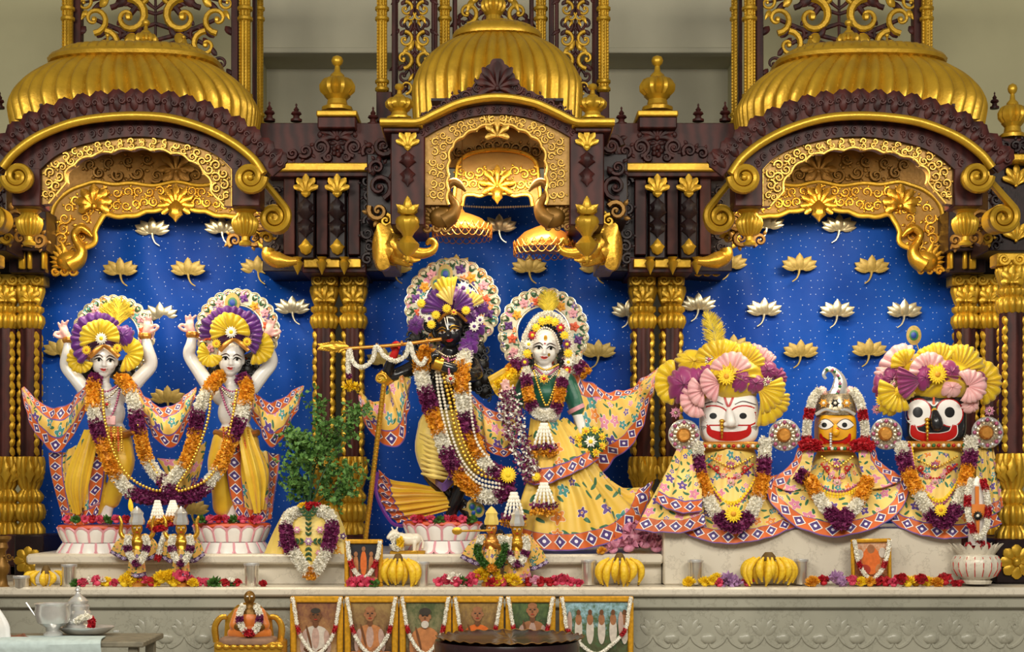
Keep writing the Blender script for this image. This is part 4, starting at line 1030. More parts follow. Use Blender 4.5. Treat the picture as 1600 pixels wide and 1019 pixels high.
# ================================================================ figure toolkit
def hand(w, ang, s=1.0, fl=1, pose='mudra', dy=0):
    """hand px parts from wrist w, pointing along ang (90 = up); fl = side of the thumb"""
    a = math.radians(ang); d = np.array([math.cos(a), -math.sin(a)]); q = np.array([-d[1], d[0]]) * fl; w = np.array(w[:2], float)
    pt = lambda u, v, z=0: (*(w + d * u * s + q * v * s), dy + z)
    parts = [('c', [(pt(0, 0), 4.6 * s), (pt(7, 0), 6.0 * s), (pt(13, 0), 5.6 * s)])]
    if pose == 'mudra':
        parts += [('c', [(pt(12, 4), 2.4 * s), (pt(18, 9, -.012), 2.2 * s), (pt(17, 14, -.02), 1.9 * s)]), ('c', [(pt(6, 5), 2.6 * s), (pt(11, 11, -.012), 2.3 * s), (pt(16, 14, -.02), 1.9 * s)])]
        for v, L, b in ((1.4, 27, -2), (-1.6, 26, -5), (-4.6, 22, -9)): parts.append(('c', [(pt(12, v), 2.5 * s), (pt(19, v + b * .3, .006), 2.3 * s), (pt(L, v + b, -.004), 1.8 * s)]))
    elif pose == 'grip':
        for v, L in ((4.5, 20), (1.5, 22), (-1.6, 21), (-4.6, 18)): parts.append(('c', [(pt(11, v), 2.5 * s), (pt(17, v, -.022), 2.3 * s), (pt(L - 4, v, -.045), 2.1 * s), (pt(L - 9, v, -.05), 1.8 * s)]))
        parts.append(('c', [(pt(5, 5), 2.7 * s), (pt(10, 9, -.02), 2.4 * s), (pt(15, 7, -.045), 2 * s)]))
    else:
        for v, L, b in ((4.5, 24, 2), (1.5, 27, .5), (-1.6, 26, -1), (-4.6, 21, -3)): parts.append(('c', [(pt(12, v), 2.5 * s), (pt(18, v + b * .4, -.006), 2.3 * s), (pt(L, v + b, -.018), 1.8 * s)]))
        parts.append(('c', [(pt(5, 5), 2.7 * s), (pt(10, 10, -.01), 2.4 * s), (pt(15, 12, -.015), 2 * s)]))
    return parts
def head_parts(cx, cy, hw, hh, tilt=0, turn=0, dy=0, dep=1.0):
    """skull, cheeks, jaw, nose, lips, ears and neck of a face of half width hw and half height hh (px)"""
    t = math.radians(tilt); R = lambda u, v, z=0: (cx + u * hw * math.cos(t) - v * hh * math.sin(t) * -1 * -1, cy - v * hh * math.cos(t) - u * hw * math.sin(t) * -1 * -1, dy + z * hw * S(YS))
    def R(u, v, z=0):
        x, y = u * hw, v * hh; return (cx + x * math.cos(t) + y * math.sin(t), cy - y * math.cos(t) + x * math.sin(t), dy + z * hw * S(YS))
    n = turn
    return [('e', R(0, .25), (hw, hw * 1.1 * dep, hh * .86), tilt), ('e', R(n * .2, -.25, -.08), (hw * .88, hw * .95 * dep, hh * .66), tilt), ('e', R(n * .3, -.72, -.42), (hw * .40, hw * .42, hh * .25), tilt),
            ('e', R(n * .2 - .45, -.22, -.52), (hw * .36, hw * .34, hh * .3), tilt), ('e', R(n * .2 + .45, -.22, -.52), (hw * .36, hw * .34, hh * .3), tilt),
            ('c', [(R(n * .3, .18, -.95), hw * .09), (R(n * .42, -.1, -1.06), hw * .12), (R(n * .5, -.24, -1.1), hw * .16)]), ('e', R(n * .5 - .13, -.27, -.98), (hw * .12, hw * .12, hh * .08)), ('e', R(n * .5 + .13, -.27, -.98), (hw * .12, hw * .12, hh * .08)),
            ('e', R(n * .4, -.47, -.88), (hw * .3, hw * .16, hh * .08), tilt), ('e', R(n * .4, -.58, -.85), (hw * .25, hw * .16, hh * .08), tilt),
            ('e', R(-.98, -.02, .1), (hw * .1, hw * .25, hh * .24), tilt), ('e', R(.98, -.02, .1), (hw * .1, hw * .25, hh * .24), tilt),
            ('c', [(R(0, -.5, .1), hw * .5), (R(0, -1.25, .15), hw * .52)])]
class Decal:
    """paint shapes laid on a body's surface: outlines in face units, projected onto the mesh along the view axis"""
    def __init__(s, o, cx, cy, hw, hh, tilt=0, dy0=-1.0):
        me = o.data; mw = o.matrix_world
        s.bvh = BVHTree.FromPolygons([v.co[:] for v in me.vertices], [tuple(p.vertices) for p in me.polygons])
        s.cx, s.cy, s.hw, s.hh, s.t, s.o, s.last = cx, cy, hw, hh, math.radians(tilt), o, YS
    def px(s, u, v):
        x, y = u * s.hw, v * s.hh; return (s.cx + x * math.cos(s.t) + y * math.sin(s.t), s.cy - y * math.cos(s.t) + x * math.sin(s.t))
    def hit(s, u, v, off):
        p = Vector(P(*s.px(u, v), YS)); e = Vector(cam.location); d = (p - e).normalized()
        r = s.bvh.ray_cast(e, d)
        if r[0] is None: q = s.bvh.find_nearest(p); loc = q[0]
        else: loc = r[0]
        return loc - d * off
    def fill(s, name, outline, mat, off=.0012, rings=3):
        ol = np.array(outline, float); c = ol.mean(0); N = len(ol); V = []; f = []
        for k in range(rings):
            w = 1 - k / rings
            for q in ol: V.append(s.hit(*(c + (q - c) * w), off))
        V.append(s.hit(*c, off))
        for k in range(rings - 1):
            for i in range(N): j = (i + 1) % N; f.append((k * N + i, k * N + j, (k + 1) * N + j, (k + 1) * N + i))
        b = (rings - 1) * N
        for i in range(N): f.append((b + i, b + (i + 1) % N, rings * N))
        mb = MB(); mb.add([tuple(q) for q in V], f); return mb.build(name, M[mat], s.o, None)
    def line(s, name, pts, w, mat, off=.0016, n=14):
        p = cr(pts, n); d = np.gradient(p, axis=0) * np.array([s.hw, s.hh]); nn = np.stack([-d[:, 1], d[:, 0]], 1); nn /= np.linalg.norm(nn, axis=1)[:, None] + 1e-9
        ww = crv(w, n) if not np.isscalar(w) else np.full(n, w); sc = 1 / np.array([s.hw, s.hh])
        V = []; f = []
        for i in range(n):
            for e in (-1, 0, 1): V.append(tuple(s.hit(*(p[i] + nn[i] * e * ww[i] * sc), off)))
        for i in range(n - 1):
            for e in (0, 1): f.append((3 * i + e, 3 * i + e + 1, 3 * i + e + 4, 3 * i + e + 3))
        mb = MB(); mb.add(V, f); return mb.build(name, M[mat], s.o, None)
def ell(c, a, b, n=18, tilt=0):
    t = math.radians(tilt); return [(c[0] + a * math.cos(q) * math.cos(t) - b * math.sin(q) * math.sin(t), c[1] + b * math.sin(q) * math.cos(t) + a * math.cos(q) * math.sin(t)) for q in np.linspace(0, 2 * PI, n, endpoint=False)]
def almond(c, a, b, n=9):
    t = np.linspace(-1, 1, n); return [(c[0] + a * x, c[1] + b * (1 - x * x)) for x in t] + [(c[0] + a * x, c[1] - b * .75 * (1 - x * x)) for x in t[::-1][1:-1]]
def human_face(o, cx, cy, hw, hh, tilt=0, turn=0, dark=False):
    D = Decal(o, cx, cy, hw, hh, tilt); n = turn * .25
    for s in (-1, 1):
        e = (n + s * .44, .02); w = .30 * (1 - s * turn * .12)
        D.fill('eye', almond(e, w, .105), 'white_paint', .001); D.fill('iris', ell((e[0] + .02, e[1] + .01), .105, .085, 12), 'black_paint' if not dark else 'brown_paint', .0022, 2)
        D.line('eyelid', [(e[0] - s * w, e[1] - .02), (e[0] - s * w * .3, e[1] + .12), (e[0] + s * w * .4, e[1] + .10), (e[0] + s * w * 1.25, e[1] + .0)], [.4, 1.1, 1.1, .3], 'black_paint' if not dark else 'gold_bright', .0026)
        D.line('eyebrow', [(n + s * .14, .2), (n + s * .4, .32), (n + s * .85, .18)], [.6, 1.0, .3], 'brown_paint' if not dark else 'gold_bright', .002)
    ly = -.5
    D.fill('lips', [(n - .3, ly + .03), (n - .14, ly + .075), (n, ly + .05), (n + .14, ly + .075), (n + .3, ly + .04), (n + .16, ly - .07), (n, ly - .1), (n - .16, ly - .07)], 'lip' if not dark else 'red_paint', .0016, 2)
    D.line('lip_line', [(n - .34, ly + .05), (n, ly + .0), (n + .34, ly + .06)], [.2, .45, .2], 'brown_paint', .0026)
    return D
# ---------------------------------------------------------------- petals, garlands, beads
def petals(mb, C, N, L, W, rng, jit=.5, cup=.3, mat=0):
    C = np.asarray(C); N = np.asarray(N) + rng.normal(0, jit, C.shape); N /= np.linalg.norm(N, axis=1)[:, None] + 1e-9
    u = rng.normal(0, 1, C.shape); T = np.cross(N, u); T /= np.linalg.norm(T, axis=1)[:, None] + 1e-9; B = np.cross(N, T)
    l = L * rng.uniform(.75, 1.2, (len(C), 1)); w = W * rng.uniform(.75, 1.2, (len(C), 1))
    V = np.stack([C, C + N * l * .6 + T * w * .5 + B * w * cup, C + N * l, C + N * l * .6 - T * w * .5 + B * w * cup], 1).reshape(-1, 3)
    f = [(4 * i, 4 * i + 1, 4 * i + 2, 4 * i + 3) for i in range(len(C))]
    return mb.add(V, f, mat=mat)
FTYPE = {'o': ('marigold_section', 'f_orange', .75, .9, 1.0), 'w': ('jasmine_section', 'f_white', .95, .55, .8), 'p': ('orchid_section', 'f_purple', .8, .8, 1.0), 'y': ('yellow_section', 'f_yellow', .8, .8, 1.0),
         'r': ('rose_section', 'f_red', .8, .9, 1.0), 'g': ('leaf_section', 'f_green', .9, .7, .9), 'k': ('pink_section', 'f_pink', .8, .9, 1.0)}
def garland(label, pts, r, segs, parent=None, name='flower_garland', group=None, seed=1, y0=0.0, dens=1.0):
    """pts [(px, py, depth)...]; r px; segs [(weight, kind)...] from first point to last"""
    rng = np.random.RandomState(seed); path = cr([P(p[0], p[1], p[2] + y0) for p in pts], 160); k = S(y0 + pts[0][2])
    if parent is None: t = thing(name, label, 'garland', tuple(path[80]), group)
    else: t = thing(name, None, None, tuple(path[0])); adopt(t, parent); t.location = path[0]; t.matrix_parent_inverse = Matrix.Translation(-Vector(parent.location))
    d = np.gradient(path, axis=0); d /= np.linalg.norm(d, axis=1)[:, None]; W = sum(s[0] for s in segs); a = 0
    Ltot = np.linalg.norm(np.diff(path, axis=0), axis=1).sum()
    for wt, kd in segs:
        nm, mt, pl, pw, cr_ = FTYPE[kd]; b = a + wt / W; i0, i1 = int(a * 159), max(int(a * 159) + 2, int(b * 159) + 1); seg = path[i0:i1 + 1]; dd = d[i0:i1 + 1]; a = b
        R = r * k * cr_; L = np.linalg.norm(np.diff(seg, axis=0), axis=1).sum(); ps = max(.0085, R * .42)
        n = int(dens * 3.4 * (L + R) * 2 * PI * R * .75 / (ps * ps * pw)); n = min(max(n, 24), 3500)
        q = rng.randint(0, len(seg), n); C = seg[q]; t_ = dd[q]; u = rng.normal(0, 1, (n, 3)); u -= t_ * (u * t_).sum(1)[:, None]; u /= np.linalg.norm(u, axis=1)[:, None] + 1e-9
        mb = MB(); tube(mb, seg, R * .72, 8)
        petals(mb, C + u * R * .45 + t_ * rng.uniform(-1, 1, (n, 1)) * R * .15, u, R * .75 * (pl + .1), ps * pw * 1.5, rng, .45, .25)
        mb.build(nm, M[mt], t, None)
    return t
def beads(name, pts, r, mat, parent, gap=1.0, y0=0.0):
    p0 = cr([P(p[0], p[1], p[2] + y0) for p in pts], 200); L = np.linalg.norm(np.diff(p0, axis=0), axis=1).sum(); R = r * S(y0 + pts[0][2]); n = max(3, int(L / (R * 2 * gap)))
    mb = MB()
    for q in resamp(p0, n): ball(mb, q, R, 6, 5)
    o = mb.build(name, M[mat], parent); o['kind'] = 'stuff'; return o
def pleat_fan(mb, c, r0, r1, a0, a1, n=9, depth=3.0, cone=.0, mat=0, m=7, thick=.003):
    """gathered cloth rosette or fan; c = (px, py, y); radii px; angles deg (90 = up); the gathers swell unevenly"""
    n = max(4, int(n * .8)); rng = np.random.RandomState(int(c[0] * 7 + c[1] * 13) % 9999); na = n * 6 + 1; k = S(c[2]); V = []
    wd = rng.uniform(.6, 1.4, n); ed = np.r_[0, np.cumsum(wd)] / wd.sum(); u = np.linspace(0, 1, na); ph = np.interp(u, ed, np.arange(n + 1)); ang = np.radians(a0 + (a1 - a0) * u); am = rng.uniform(.6, 1.3, n + 1)
    wv = (np.abs(np.sin(ph * PI)) ** .7) * am[np.minimum(ph.astype(int), n)]; rim = 1 + .05 * wv + .03 * np.sin(u * 9 + c[0])
    for t in np.linspace(0, 1, m):
        rr = (r0 + (r1 - r0) * t) * (1 + (rim - 1) * t); bul = math.sin(t * PI * .85)
        for q in range(na):
            x, y, z = P(c[0] + rr[q] * math.cos(ang[q]), c[1] - rr[q] * math.sin(ang[q]), c[2])
            V.append((x, c[2] - k * (wv[q] * depth * 1.5 * (.25 + .75 * t) + cone * r1 * bul), z))
    V = np.array(V); N = len(V); f = [(i * na + j, i * na + j + 1, (i + 1) * na + j + 1, (i + 1) * na + j) for i in range(m - 1) for j in range(na - 1)]
    B = V + np.array([0, thick, 0]); f += [tuple(N + q for q in g[::-1]) for g in f]
    ri = [(m - 1) * na + j for j in range(na)]; f += [(ri[j], ri[j + 1], N + ri[j + 1], N + ri[j]) for j in range(na - 1)]
    return mb.add(np.vstack([V, B]), f, mat=mat)
def fan(parent, name, mat, c, r0, r1, a0, a1, n=9, **kw):
    mb = MB(); pleat_fan(mb, c, r0, r1, a0, a1, n, **kw); return mb.build(name, M[mat], parent, 70)
def daisy(parent, c, r, mat='f_yellow', eye='f_orange', n=14, name='daisy'):
    mb = MB()
    for lay in range(2):
        for i in range(n): leaf(mb, (c[0], c[1]), 360 / n * (i + .5 * lay), r * (1 - .22 * lay), r * .34, c[2] - .006 * lay, lift=.25, nu=4)
    o = mb.build(name, M[mat], parent); mb = MB(); ball(mb, P(c[0], c[1], c[2] - .008), np.array([.32, .2, .32]) * r * S(c[2]), 8, 6); mb.build('flower_eye', M[eye], o); return o
def puff(parent, name, mat, c, rx, ry, seed=0, amp=.16, dep=.8, nf=9):
    """bunched silk: a ball with deep radial gathers"""
    mb = MB(); n, m = 96, 18; th = np.linspace(0.02, PI - .02, m); a = np.arange(n) * 2 * PI / n; rng = np.random.RandomState(seed); k = S(c[2])
    sw = a + .25 * np.sin(3 * a + seed); g = 1 + amp * 1.6 * (np.abs(np.sin(nf * sw / 2 + seed)) ** .7 - .6) + amp * .4 * np.sin(2 * a + 2 * seed)
    V = np.zeros((m, n, 3))
    for i, t in enumerate(th):
        r = math.sin(t); w = 1 + (g - 1) * (.4 + .6 * r)
        V[i, :, 0] = r * np.cos(a) * w * rx * k; V[i, :, 2] = r * np.sin(a) * w * ry * k; V[i, :, 1] = -np.cos(t) * rx * dep * k + (g - 1) * rx * .5 * k
    V = V.reshape(-1, 3) + np.array(P(*c[:2], c[2])); f = [(i * n + j, i * n + (j + 1) % n, (i + 1) * n + (j + 1) % n, (i + 1) * n + j) for i in range(m - 1) for j in range(n)]
    f += [tuple(range(n))[::-1], tuple((m - 1) * n + j for j in range(n))]
    mb.add(V, f); return mb.build(name, M[mat], parent, 70)
def hair_curls(parent, spots, y, seed=3):
    mb = MB(); rng = np.random.RandomState(seed)
    for (x, yy, r) in spots:
        ball(mb, P(x, yy, y), r * .8 * S(y), 12, 8)
        for k in range(9):
            a = rng.uniform(0, 2 * PI); q = (x + r * .7 * math.cos(a), yy + r * .7 * math.sin(a)); curl(mb, q, r * .42, rng.uniform(0, 360), rng.choice([-1, 1]) * 1.3, y - r * .5 * S(y) * rng.uniform(.4, 1.3), r * .14, n=14, dk=1)
    return mb.build('hair', M['hair'], parent)
def halo(parent, cx, cy, R, hole, y):
    """embroidered fan halo: scalloped ring with blossoms sewn on it"""
    n = 26; m = n * 8; a = np.linspace(0, 2 * PI, m + 1)
    mb = MB(); rows = []; k = S(y); rad = [hole, hole * 1.06, (hole + R) * .5, R * .93, 1.0]
    out = R * (.955 + .045 * np.abs(np.sin(n * a / 2)))
    for i in range(5):
        rr = np.full(m + 1, rad[i]) if i < 4 else out
        rows.append(PP(np.stack([cx + rr * np.cos(a), cy + rr * np.sin(a)], 1), y) - np.array([0, (.0, .008, .004, .004, 0)[i], 0]))
    V = np.array(rows); UV = np.stack([V[..., 0], V[..., 2]], -1); N = m + 1
    f = [(i * N + j, (i + 1) * N + j, (i + 1) * N + j + 1, i * N + j + 1) for i in range(4) for j in range(m)]
    B = V.reshape(-1, 3) + np.array([0, .014, 0]); o_ = 5 * N; f += [tuple(o_ + q for q in g[::-1]) for g in f] + [(4 * N + j, o_ + 4 * N + j, o_ + 4 * N + j + 1, 4 * N + j + 1) for j in range(m)]
    mb.add(np.vstack([V.reshape(-1, 3), B]), f, np.vstack([UV.reshape(-1, 2)] * 2)); h = mb.build('halo', M['halo'], parent)
    mb = MB(); prel(mb, np.stack([cx + out * np.cos(a), cy + out * np.sin(a)], 1), 1.0, y - .002, n=5); prel(mb, np.stack([cx + hole * np.cos(a), cy + hole * np.sin(a)], 1), 1.4, y - .006, n=5)
    for i in range(n):
        t = (i + .5) * 2 * PI / n; prel(mb, spiral((cx + R * .9 * math.cos(t), cy + R * .9 * math.sin(t)), R * .065, R * .065, 0, 1, 12), .8, y - .006, n=4)
    mb.build('gold_piping', M['silver_lotus'], h)
    mb = MB()
    for i in range(n):
        t = (i + .5) * 360 / n; q = (cx + R * .8 * math.cos(math.radians(t)), cy - R * .8 * math.sin(math.radians(t)))
        for d_ in (-28, 28): leaf(mb, q, t + d_, R * .12, R * .055, y - .007, nu=4)
    mb.build('green_leaves', M['leaf_dark'], h)
    rm = (hole + R * .82) / 2
    for i in range(16):
        t = math.radians(i * 22.5 + 11); mt = ('orange_paint', 'pink_paint', 'f_orange', 'silk_purple')[i % 4]; rr = rm if i % 2 == 0 else R * .78
        q = (cx + rr * math.cos(t), cy - rr * math.sin(t))
        mb = MB(); n_ = 5 if i % 4 != 3 else 4
        for j in range(n_): leaf(mb, q, 360 / n_ * j + i * 20, R * .12, R * .09, y - .010, nu=4, lift=.2)
        ball(mb, P(*q, y - .016), R * .03 * S(y), 6, 5); mb.build('blossom', M[mt], h)
    return h
def feather(parent, base, tip, w, y, mat='feather', bend=0.0):
    mb = MB(); b, t = np.array(base, float), np.array(tip, float); d = t - b; n_ = np.array([-d[1], d[0]]); L = np.linalg.norm(d); n_ /= L; rng = np.random.RandomState(3)
    sp = cr([b, (b + t) / 2 + n_ * bend, t], 30); prel(mb, sp, [1.2, .4], y, n=5)
    for i in range(260):
        u = rng.uniform(.12, 1); c = sp[int(u * 29)]; s = rng.choice([-1, 1]); ww = w * math.sin(PI * min(1, u * .9 + .1)) ** .6 * rng.uniform(.7, 1.1)
        e = c + n_ * s * ww * .5 + d / L * w * .35; m_ = (c + e) / 2 + d / L * w * .02
        p = PP([c, m_, e], y); p[:, 1] += np.array([0, rng.uniform(-.01, .01), rng.uniform(-.03, .02)]); tube(mb, p, [.0016, .002, .0007], 4, cap=False)
    return mb.build('feather_plume', M[mat], parent)
def lotus_seat(label, cx, top, bot, half, y, group=None):
    """pink-edged double lotus pedestal"""
    t = thing('lotus_pedestal', label, 'pedestal', P(cx, bot, y), group); H = bot - top; k = S(y)
    mb = MB(); lathe_px(mb, cx, [(half * .93, bot), (half * .93, bot - H * .05), (half * .83, top + H * .56), (half * .95, top + H * .12), (half * .97, top + 3), (half * .9, top)], y, 40, sy=.75); mb.build('core', M['pink_paint'], t)
    def ring(n, y0, y1, r0, r1, wpx, name, off):
        for i in range(n):
            a = (i + off) * 2 * PI / n
            if math.sin(a) > .55: continue
            V = []; nu, nv = 7, 5
            for p in range(nu):
                u = p / (nu - 1); w = wpx * (.86 + .14 * math.sin(PI * u)) * (1 if u < .72 else math.sqrt(max(.05, 1 - ((u - .72) / .30) ** 2))); rr = r0 + (r1 - r0) * u
                for q in range(nv):
                    s = q / (nv - 1) * 2 - 1; da = s * w / rr * .5; h = (1 - s * s) * 3.2 * math.sin(PI * min(1, u * .8 + .2)) ** .5 * (1 if u < .95 else .4); R_ = (rr + h) * k
                    V.append((P(cx, 0, y)[0] + R_ * math.cos(a + da), y + R_ * math.sin(a + da) * .78, P(0, y0 + (y1 - y0) * u, y)[2]))
            f = [(p * nv + q, p * nv + q + 1, (p + 1) * nv + q + 1, (p + 1) * nv + q) for p in range(nu - 1) for q in range(nv - 1)]
            mb = MB(); mb.add(V, f); mb.add(np.array(V) * 1.0 + np.array([0, .004, 0]), [g[::-1] for g in f]); o = mb.build(name, M['white_paint'], t)
            rim = [V[p * nv] for p in range(nu)] + [V[(nu - 1) * nv + q] for q in range(nv)] + [V[p * nv + nv - 1] for p in range(nu - 1, -1, -1)]
            mb = MB(); tube(mb, np.array(rim), 1.9 * k, 5); mb.build('petal_edge', M['pink_paint'], o)
    n = 16; w = 2 * PI * half * .95 / n
    ring(n, top + H * .55, top + H * .06, half * .82, half * 1.0, w, 'upper_petal', .5); ring(n, top + H * .57, bot - 1, half * .84, half * 1.06, w * 1.02, 'lower_petal', 0)
    mb = MB(); lathe_px(mb, cx, [(half * .96, top + 5), (half * 1.0, top + 3), (half * .98, top - 1), (half * .9, top - 2)], y, 48, sy=.76, lobes=24, amp=.03); mb.build('rim', M['orange_paint'], t)
    return t

# ================================================================ the two white statues with raised arms
def raised_statue(label, m, fx, fy, armL, armR, tilt, turb, hal, feath):
    """m = 1 left statue, -1 right one"""
    st = thing('standing_statue', label, 'statue', A3((fx, 818)), 'white statues with raised arms')
    sh = 610
    parts = head_parts(fx, fy, 20.5, 27, tilt) + [
        ('c', [((fx + 2, 606), 10), ((fx + 3, 616), 15)]), ('e', (fx + 3, 622, .02), (33, 20, 17)), ('e', (fx + 6, 645, .0), (27, 20, 28)), ('e', (fx + 8, 672, .01), (25, 20, 20)),
        ('e', (fx + 8, 694, .02), (31, 22, 22)),
        ('c', [((fx + 20, 700), 17), ((fx + 22, 745, -.03), 13), ((fx + 8, 790, -.01), 8), ((fx + 4, 812), 7)]), ('c', [((fx - 6, 700), 17), ((fx - 8, 745, -.02), 13), ((fx - 2, 790), 8), ((fx, 812), 7)]),
        ('c', [((fx + 4, 813, .01), 6), ((fx + 6, 815, -.05), 4)]), ('c', [((fx - 2, 813, .02), 6), ((fx - 8, 815, -.05), 4)])]
    paint = []
    for (s, e, w, h_ang, fl) in (armL, armR):
        parts.append(('c', [(s, 12), (((s[0] + e[0]) / 2, (s[1] + e[1]) / 2, .02), 11.5), (e, 10.5), (((w[0] + e[0]) / 2, (w[1] + e[1]) / 2, .0), 9.5), (w, 6.5)]))
        parts += hand(w, h_ang, 1.12, fl); a = math.radians(h_ang); paint.append(((w[0] + 15 * math.cos(a), w[1] - 15 * math.sin(a)), 20, 1))
    b = blob('body', parts, [M['skin_white'], M['skin_pink']], st, .0048, 2, paint=paint)
    D = human_face(b, fx, fy, 20.5, 27, tilt)
    for (s, e, w, h_ang, fl) in (armL, armR):
        mb = MB(); lathe_px(mb, w[0], [(8.5, w[1] + 6), (10, w[1] + 3), (10, w[1] - 1), (8.5, w[1] - 3)], YS, 20, lobes=10, amp=.1); mb.build('bracelet', M['gold_orange'], st)
    # hair behind the cheeks
    hair_curls(st, [(fx - 25, fy + 18, 14), (fx - 31, fy + 32, 12), (fx + 27, fy + 16, 15), (fx + 38, fy + 22, 12), (fx + 26, fy + 32, 12), (fx, fy - 12, 22)], YS + .05)
    # jewellery
    beads('neck_beads', [(fx - 20, 600, YS - .05), (fx + 2, 612, YS - .11), (fx + 24, 600, YS - .05)], 2.0, 'bead_pink', st); beads('neck_beads', [(fx - 18, 604, YS - .06), (fx + 3, 622, YS - .12), (fx + 24, 604, YS - .06)], 2.0, 'jewel', st)
    beads('neck_beads', [(fx - 16, 610, YS - .06), (fx - 6, 640, YS - .11), (fx + 5, 655, YS - .12), (fx + 16, 640, YS - .11), (fx + 24, 610, YS - .06)], 2.2, 'bead_pink', st)
    daisy(st, (fx + 4, 632, YS - .125), 8, 'jewel', 'red_paint', 8, 'pendant')
    mb = MB(); pbox(mb, fx + 1, 650, fx + 17, 664, YS - .125, YS - .11, .003); mb.build('pendant_plate', M['silk_pink'], st)
    # dhoti
    dh = blob('dhoti', [('e', (fx + 8, 682, .0), (33, 25, 20)), ('c', [((fx + 24, 690, -.01), 20), ((fx + 28 * 1, 728, -.04), 20), ((fx + 18, 762, -.03), 15), ((fx + 12, 782, -.01), 13)]), ('c', [((fx - 8, 690, -.01), 22), ((fx - 16, 730, -.03), 22), ((fx - 14, 770, -.02), 17), ((fx - 14, 792, -.01), 15)])], M['silk_yellow'], st, .009, 4)
    mb = MB(); tube(mb, cr([A3((fx - 24, 676, -.02)), A3((fx - 8, 680, -.085)), A3((fx + 8, 682, -.095)), A3((fx + 26, 680, -.085)), A3((fx + 42, 676, -.02))], 30), 5.5 * S(YS), 8, dk=1); mb.build('waistband', M['gold_orange'], st)
    for i in range(8):
        q = fx - 12 + i * 5.5; beads('waist_tassel', [(q, 668, YS - .115), (q + 1, 690, YS - .12), (q + 1, 704, YS - .12)], 1.8, 'bead_gold' if i % 2 else 'orange_paint', st)
    return st
AL = ((135, 612, .02), (104, 572, .02), (108, 530), 125, -1); AR = ((200, 612, .02), (236, 570, .02), (227, 524), 72, 1)
sa = raised_statue('white statue with raised arms and yellow feather in its turban, leftmost', 1, 163, 564, AL, AR, 4, None, None, None)
BL = ((328, 606, .02), (296, 556, .02), (301, 522), 112, -1); BR = ((394, 606, .02), (424, 566, .02), (415, 527), 60, 1)
sb = raised_statue('white statue with raised arms and a peacock feather, second from left', -1, 361, 562, BL, BR, 4, None, None, None)
halo(sa, 177, 526, 65, 40, YS + .12); halo(sb, 371, 517, 66, 40, YS + .12)
def pair_turban(st, x, y, m, kind):
    """x, y = centre of the main rosette"""
    puff(st, 'turban_base', 'silk_purple', (x + 6, y + 2, YS + .05), 40, 24, 1, .06)
    fan(st, 'purple_ruffle', 'silk_purple', (x - 2, y + 6, YS - .075), 20, 43, 40 if m > 0 else 15, 235 if m > 0 else 190, 16, depth=4, cone=.12)
    fan(st, 'yellow_rosette', 'silk_lemon', (x, y + 3, YS - .115), 3, 30, -12, 205, 15, depth=3.4, cone=.25)
    fan(st, 'yellow_rosette', 'silk_lemon', (x - 31, y + 36, YS - .05), 2, 20, 120, 350, 13, depth=2.4, cone=.2)
    fan(st, 'yellow_rosette', 'silk_lemon', (x + 40, y + 26, YS - .05), 2, 27, -110, 120, 14, depth=2.6, cone=.2)
    puff(st, 'purple_puff', 'silk_purple', (x + 38 * (1 if m > 0 else .98), y - 2 + (10 if m < 0 else 0), YS - .06), 14, 17, 4, .15)
    if m < 0: fan(st, 'purple_ruffle', 'silk_purple', (x + 6, y + 6, YS - .072), 20, 43, -45, 60, 12, depth=4, cone=.12)
    for s, w in ((-1, 22), (1, 24)):
        mb = MB(); prel(mb, [(x + 5, y + 13), (x + 5 + s * w * .5, y + 20), (x + 5 + s * w, y + 31)], [2.5, 4.2, 4], YS - .09, n=8, dk=.7, samp=12); mb.build('turban_band', M['gold_orange'], st)
    daisy(st, (x + 1, y + 2, YS - .165), 10, 'f_white', 'f_yellow'); daisy(st, (x - 22, y + 20, YS - .13), 8); daisy(st, (x + 26, y + 17, YS - .13), 8)
pair_turban(sa, 157, 527, 1, 0); pair_turban(sb, 360, 517, -1, 0)
feather(sa, (182, 515), (186, 478), 44, YS + .05); feather(sa, (172, 515), (168, 482), 30, YS + .06)
def peacock(parent, c, r, y, stem):
    mb = MB(); plate(mb, [(c[0] + r * 1.3 * math.cos(a), c[1] + r * 1.7 * math.sin(a)) for a in np.linspace(0, 2 * PI, 24, endpoint=False)], y, y + .004, dome=.003); prel(mb, [c, stem], .9, y + .003, samp=2); o = mb.build('peacock_feather', M['gold_lotus'], parent)
    for i, (q, mt) in enumerate(((.8, 'green_paint'), (.5, 'eye_blue'))):
        mb = MB(); plate(mb, [(c[0] + r * q * math.cos(a), c[1] + r * q * 1.15 * math.sin(a)) for a in np.linspace(0, 2 * PI, 18, endpoint=False)], y - .004 * (i + 1), y, dome=.002); mb.build('feather_eye', M[mt], o)
peacock(sb, (363, 473), 9, YS + .1, (361, 505))
# dhoti side panels with diamond borders
def Y3(pts, y=YS): return [A3(p, y) for p in pts]
cloth('side_panel', [Y3([(102, 818, .0), (118, 823, -.05), (138, 820, -.07), (150, 812, -.06)]), Y3([(90, 775, .02), (112, 780, -.06), (138, 775, -.09), (158, 770, -.08)]), Y3([(80, 735, .03), (105, 738, -.05), (135, 725, -.1), (163, 725, -.1)]), Y3([(77, 708, .03), (106, 704, -.03), (136, 684, -.09), (160, 680, -.09)])], M['scarf'], sa, 70, 40, hem=.075, hem_mat=M['border'], hem_sides=True, fold=.010, nf=3)
cloth('front_panel', [Y3([(116, 802, -.08), (124, 804, -.11), (130, 794, -.11)]), Y3([(104, 748, -.07), (122, 752, -.14), (140, 742, -.135)]), Y3([(134, 672, -.07), (144, 672, -.12), (154, 672, -.13)])], M['silk_yellow'], sa, 40, 40, fold=.010, nf=3)
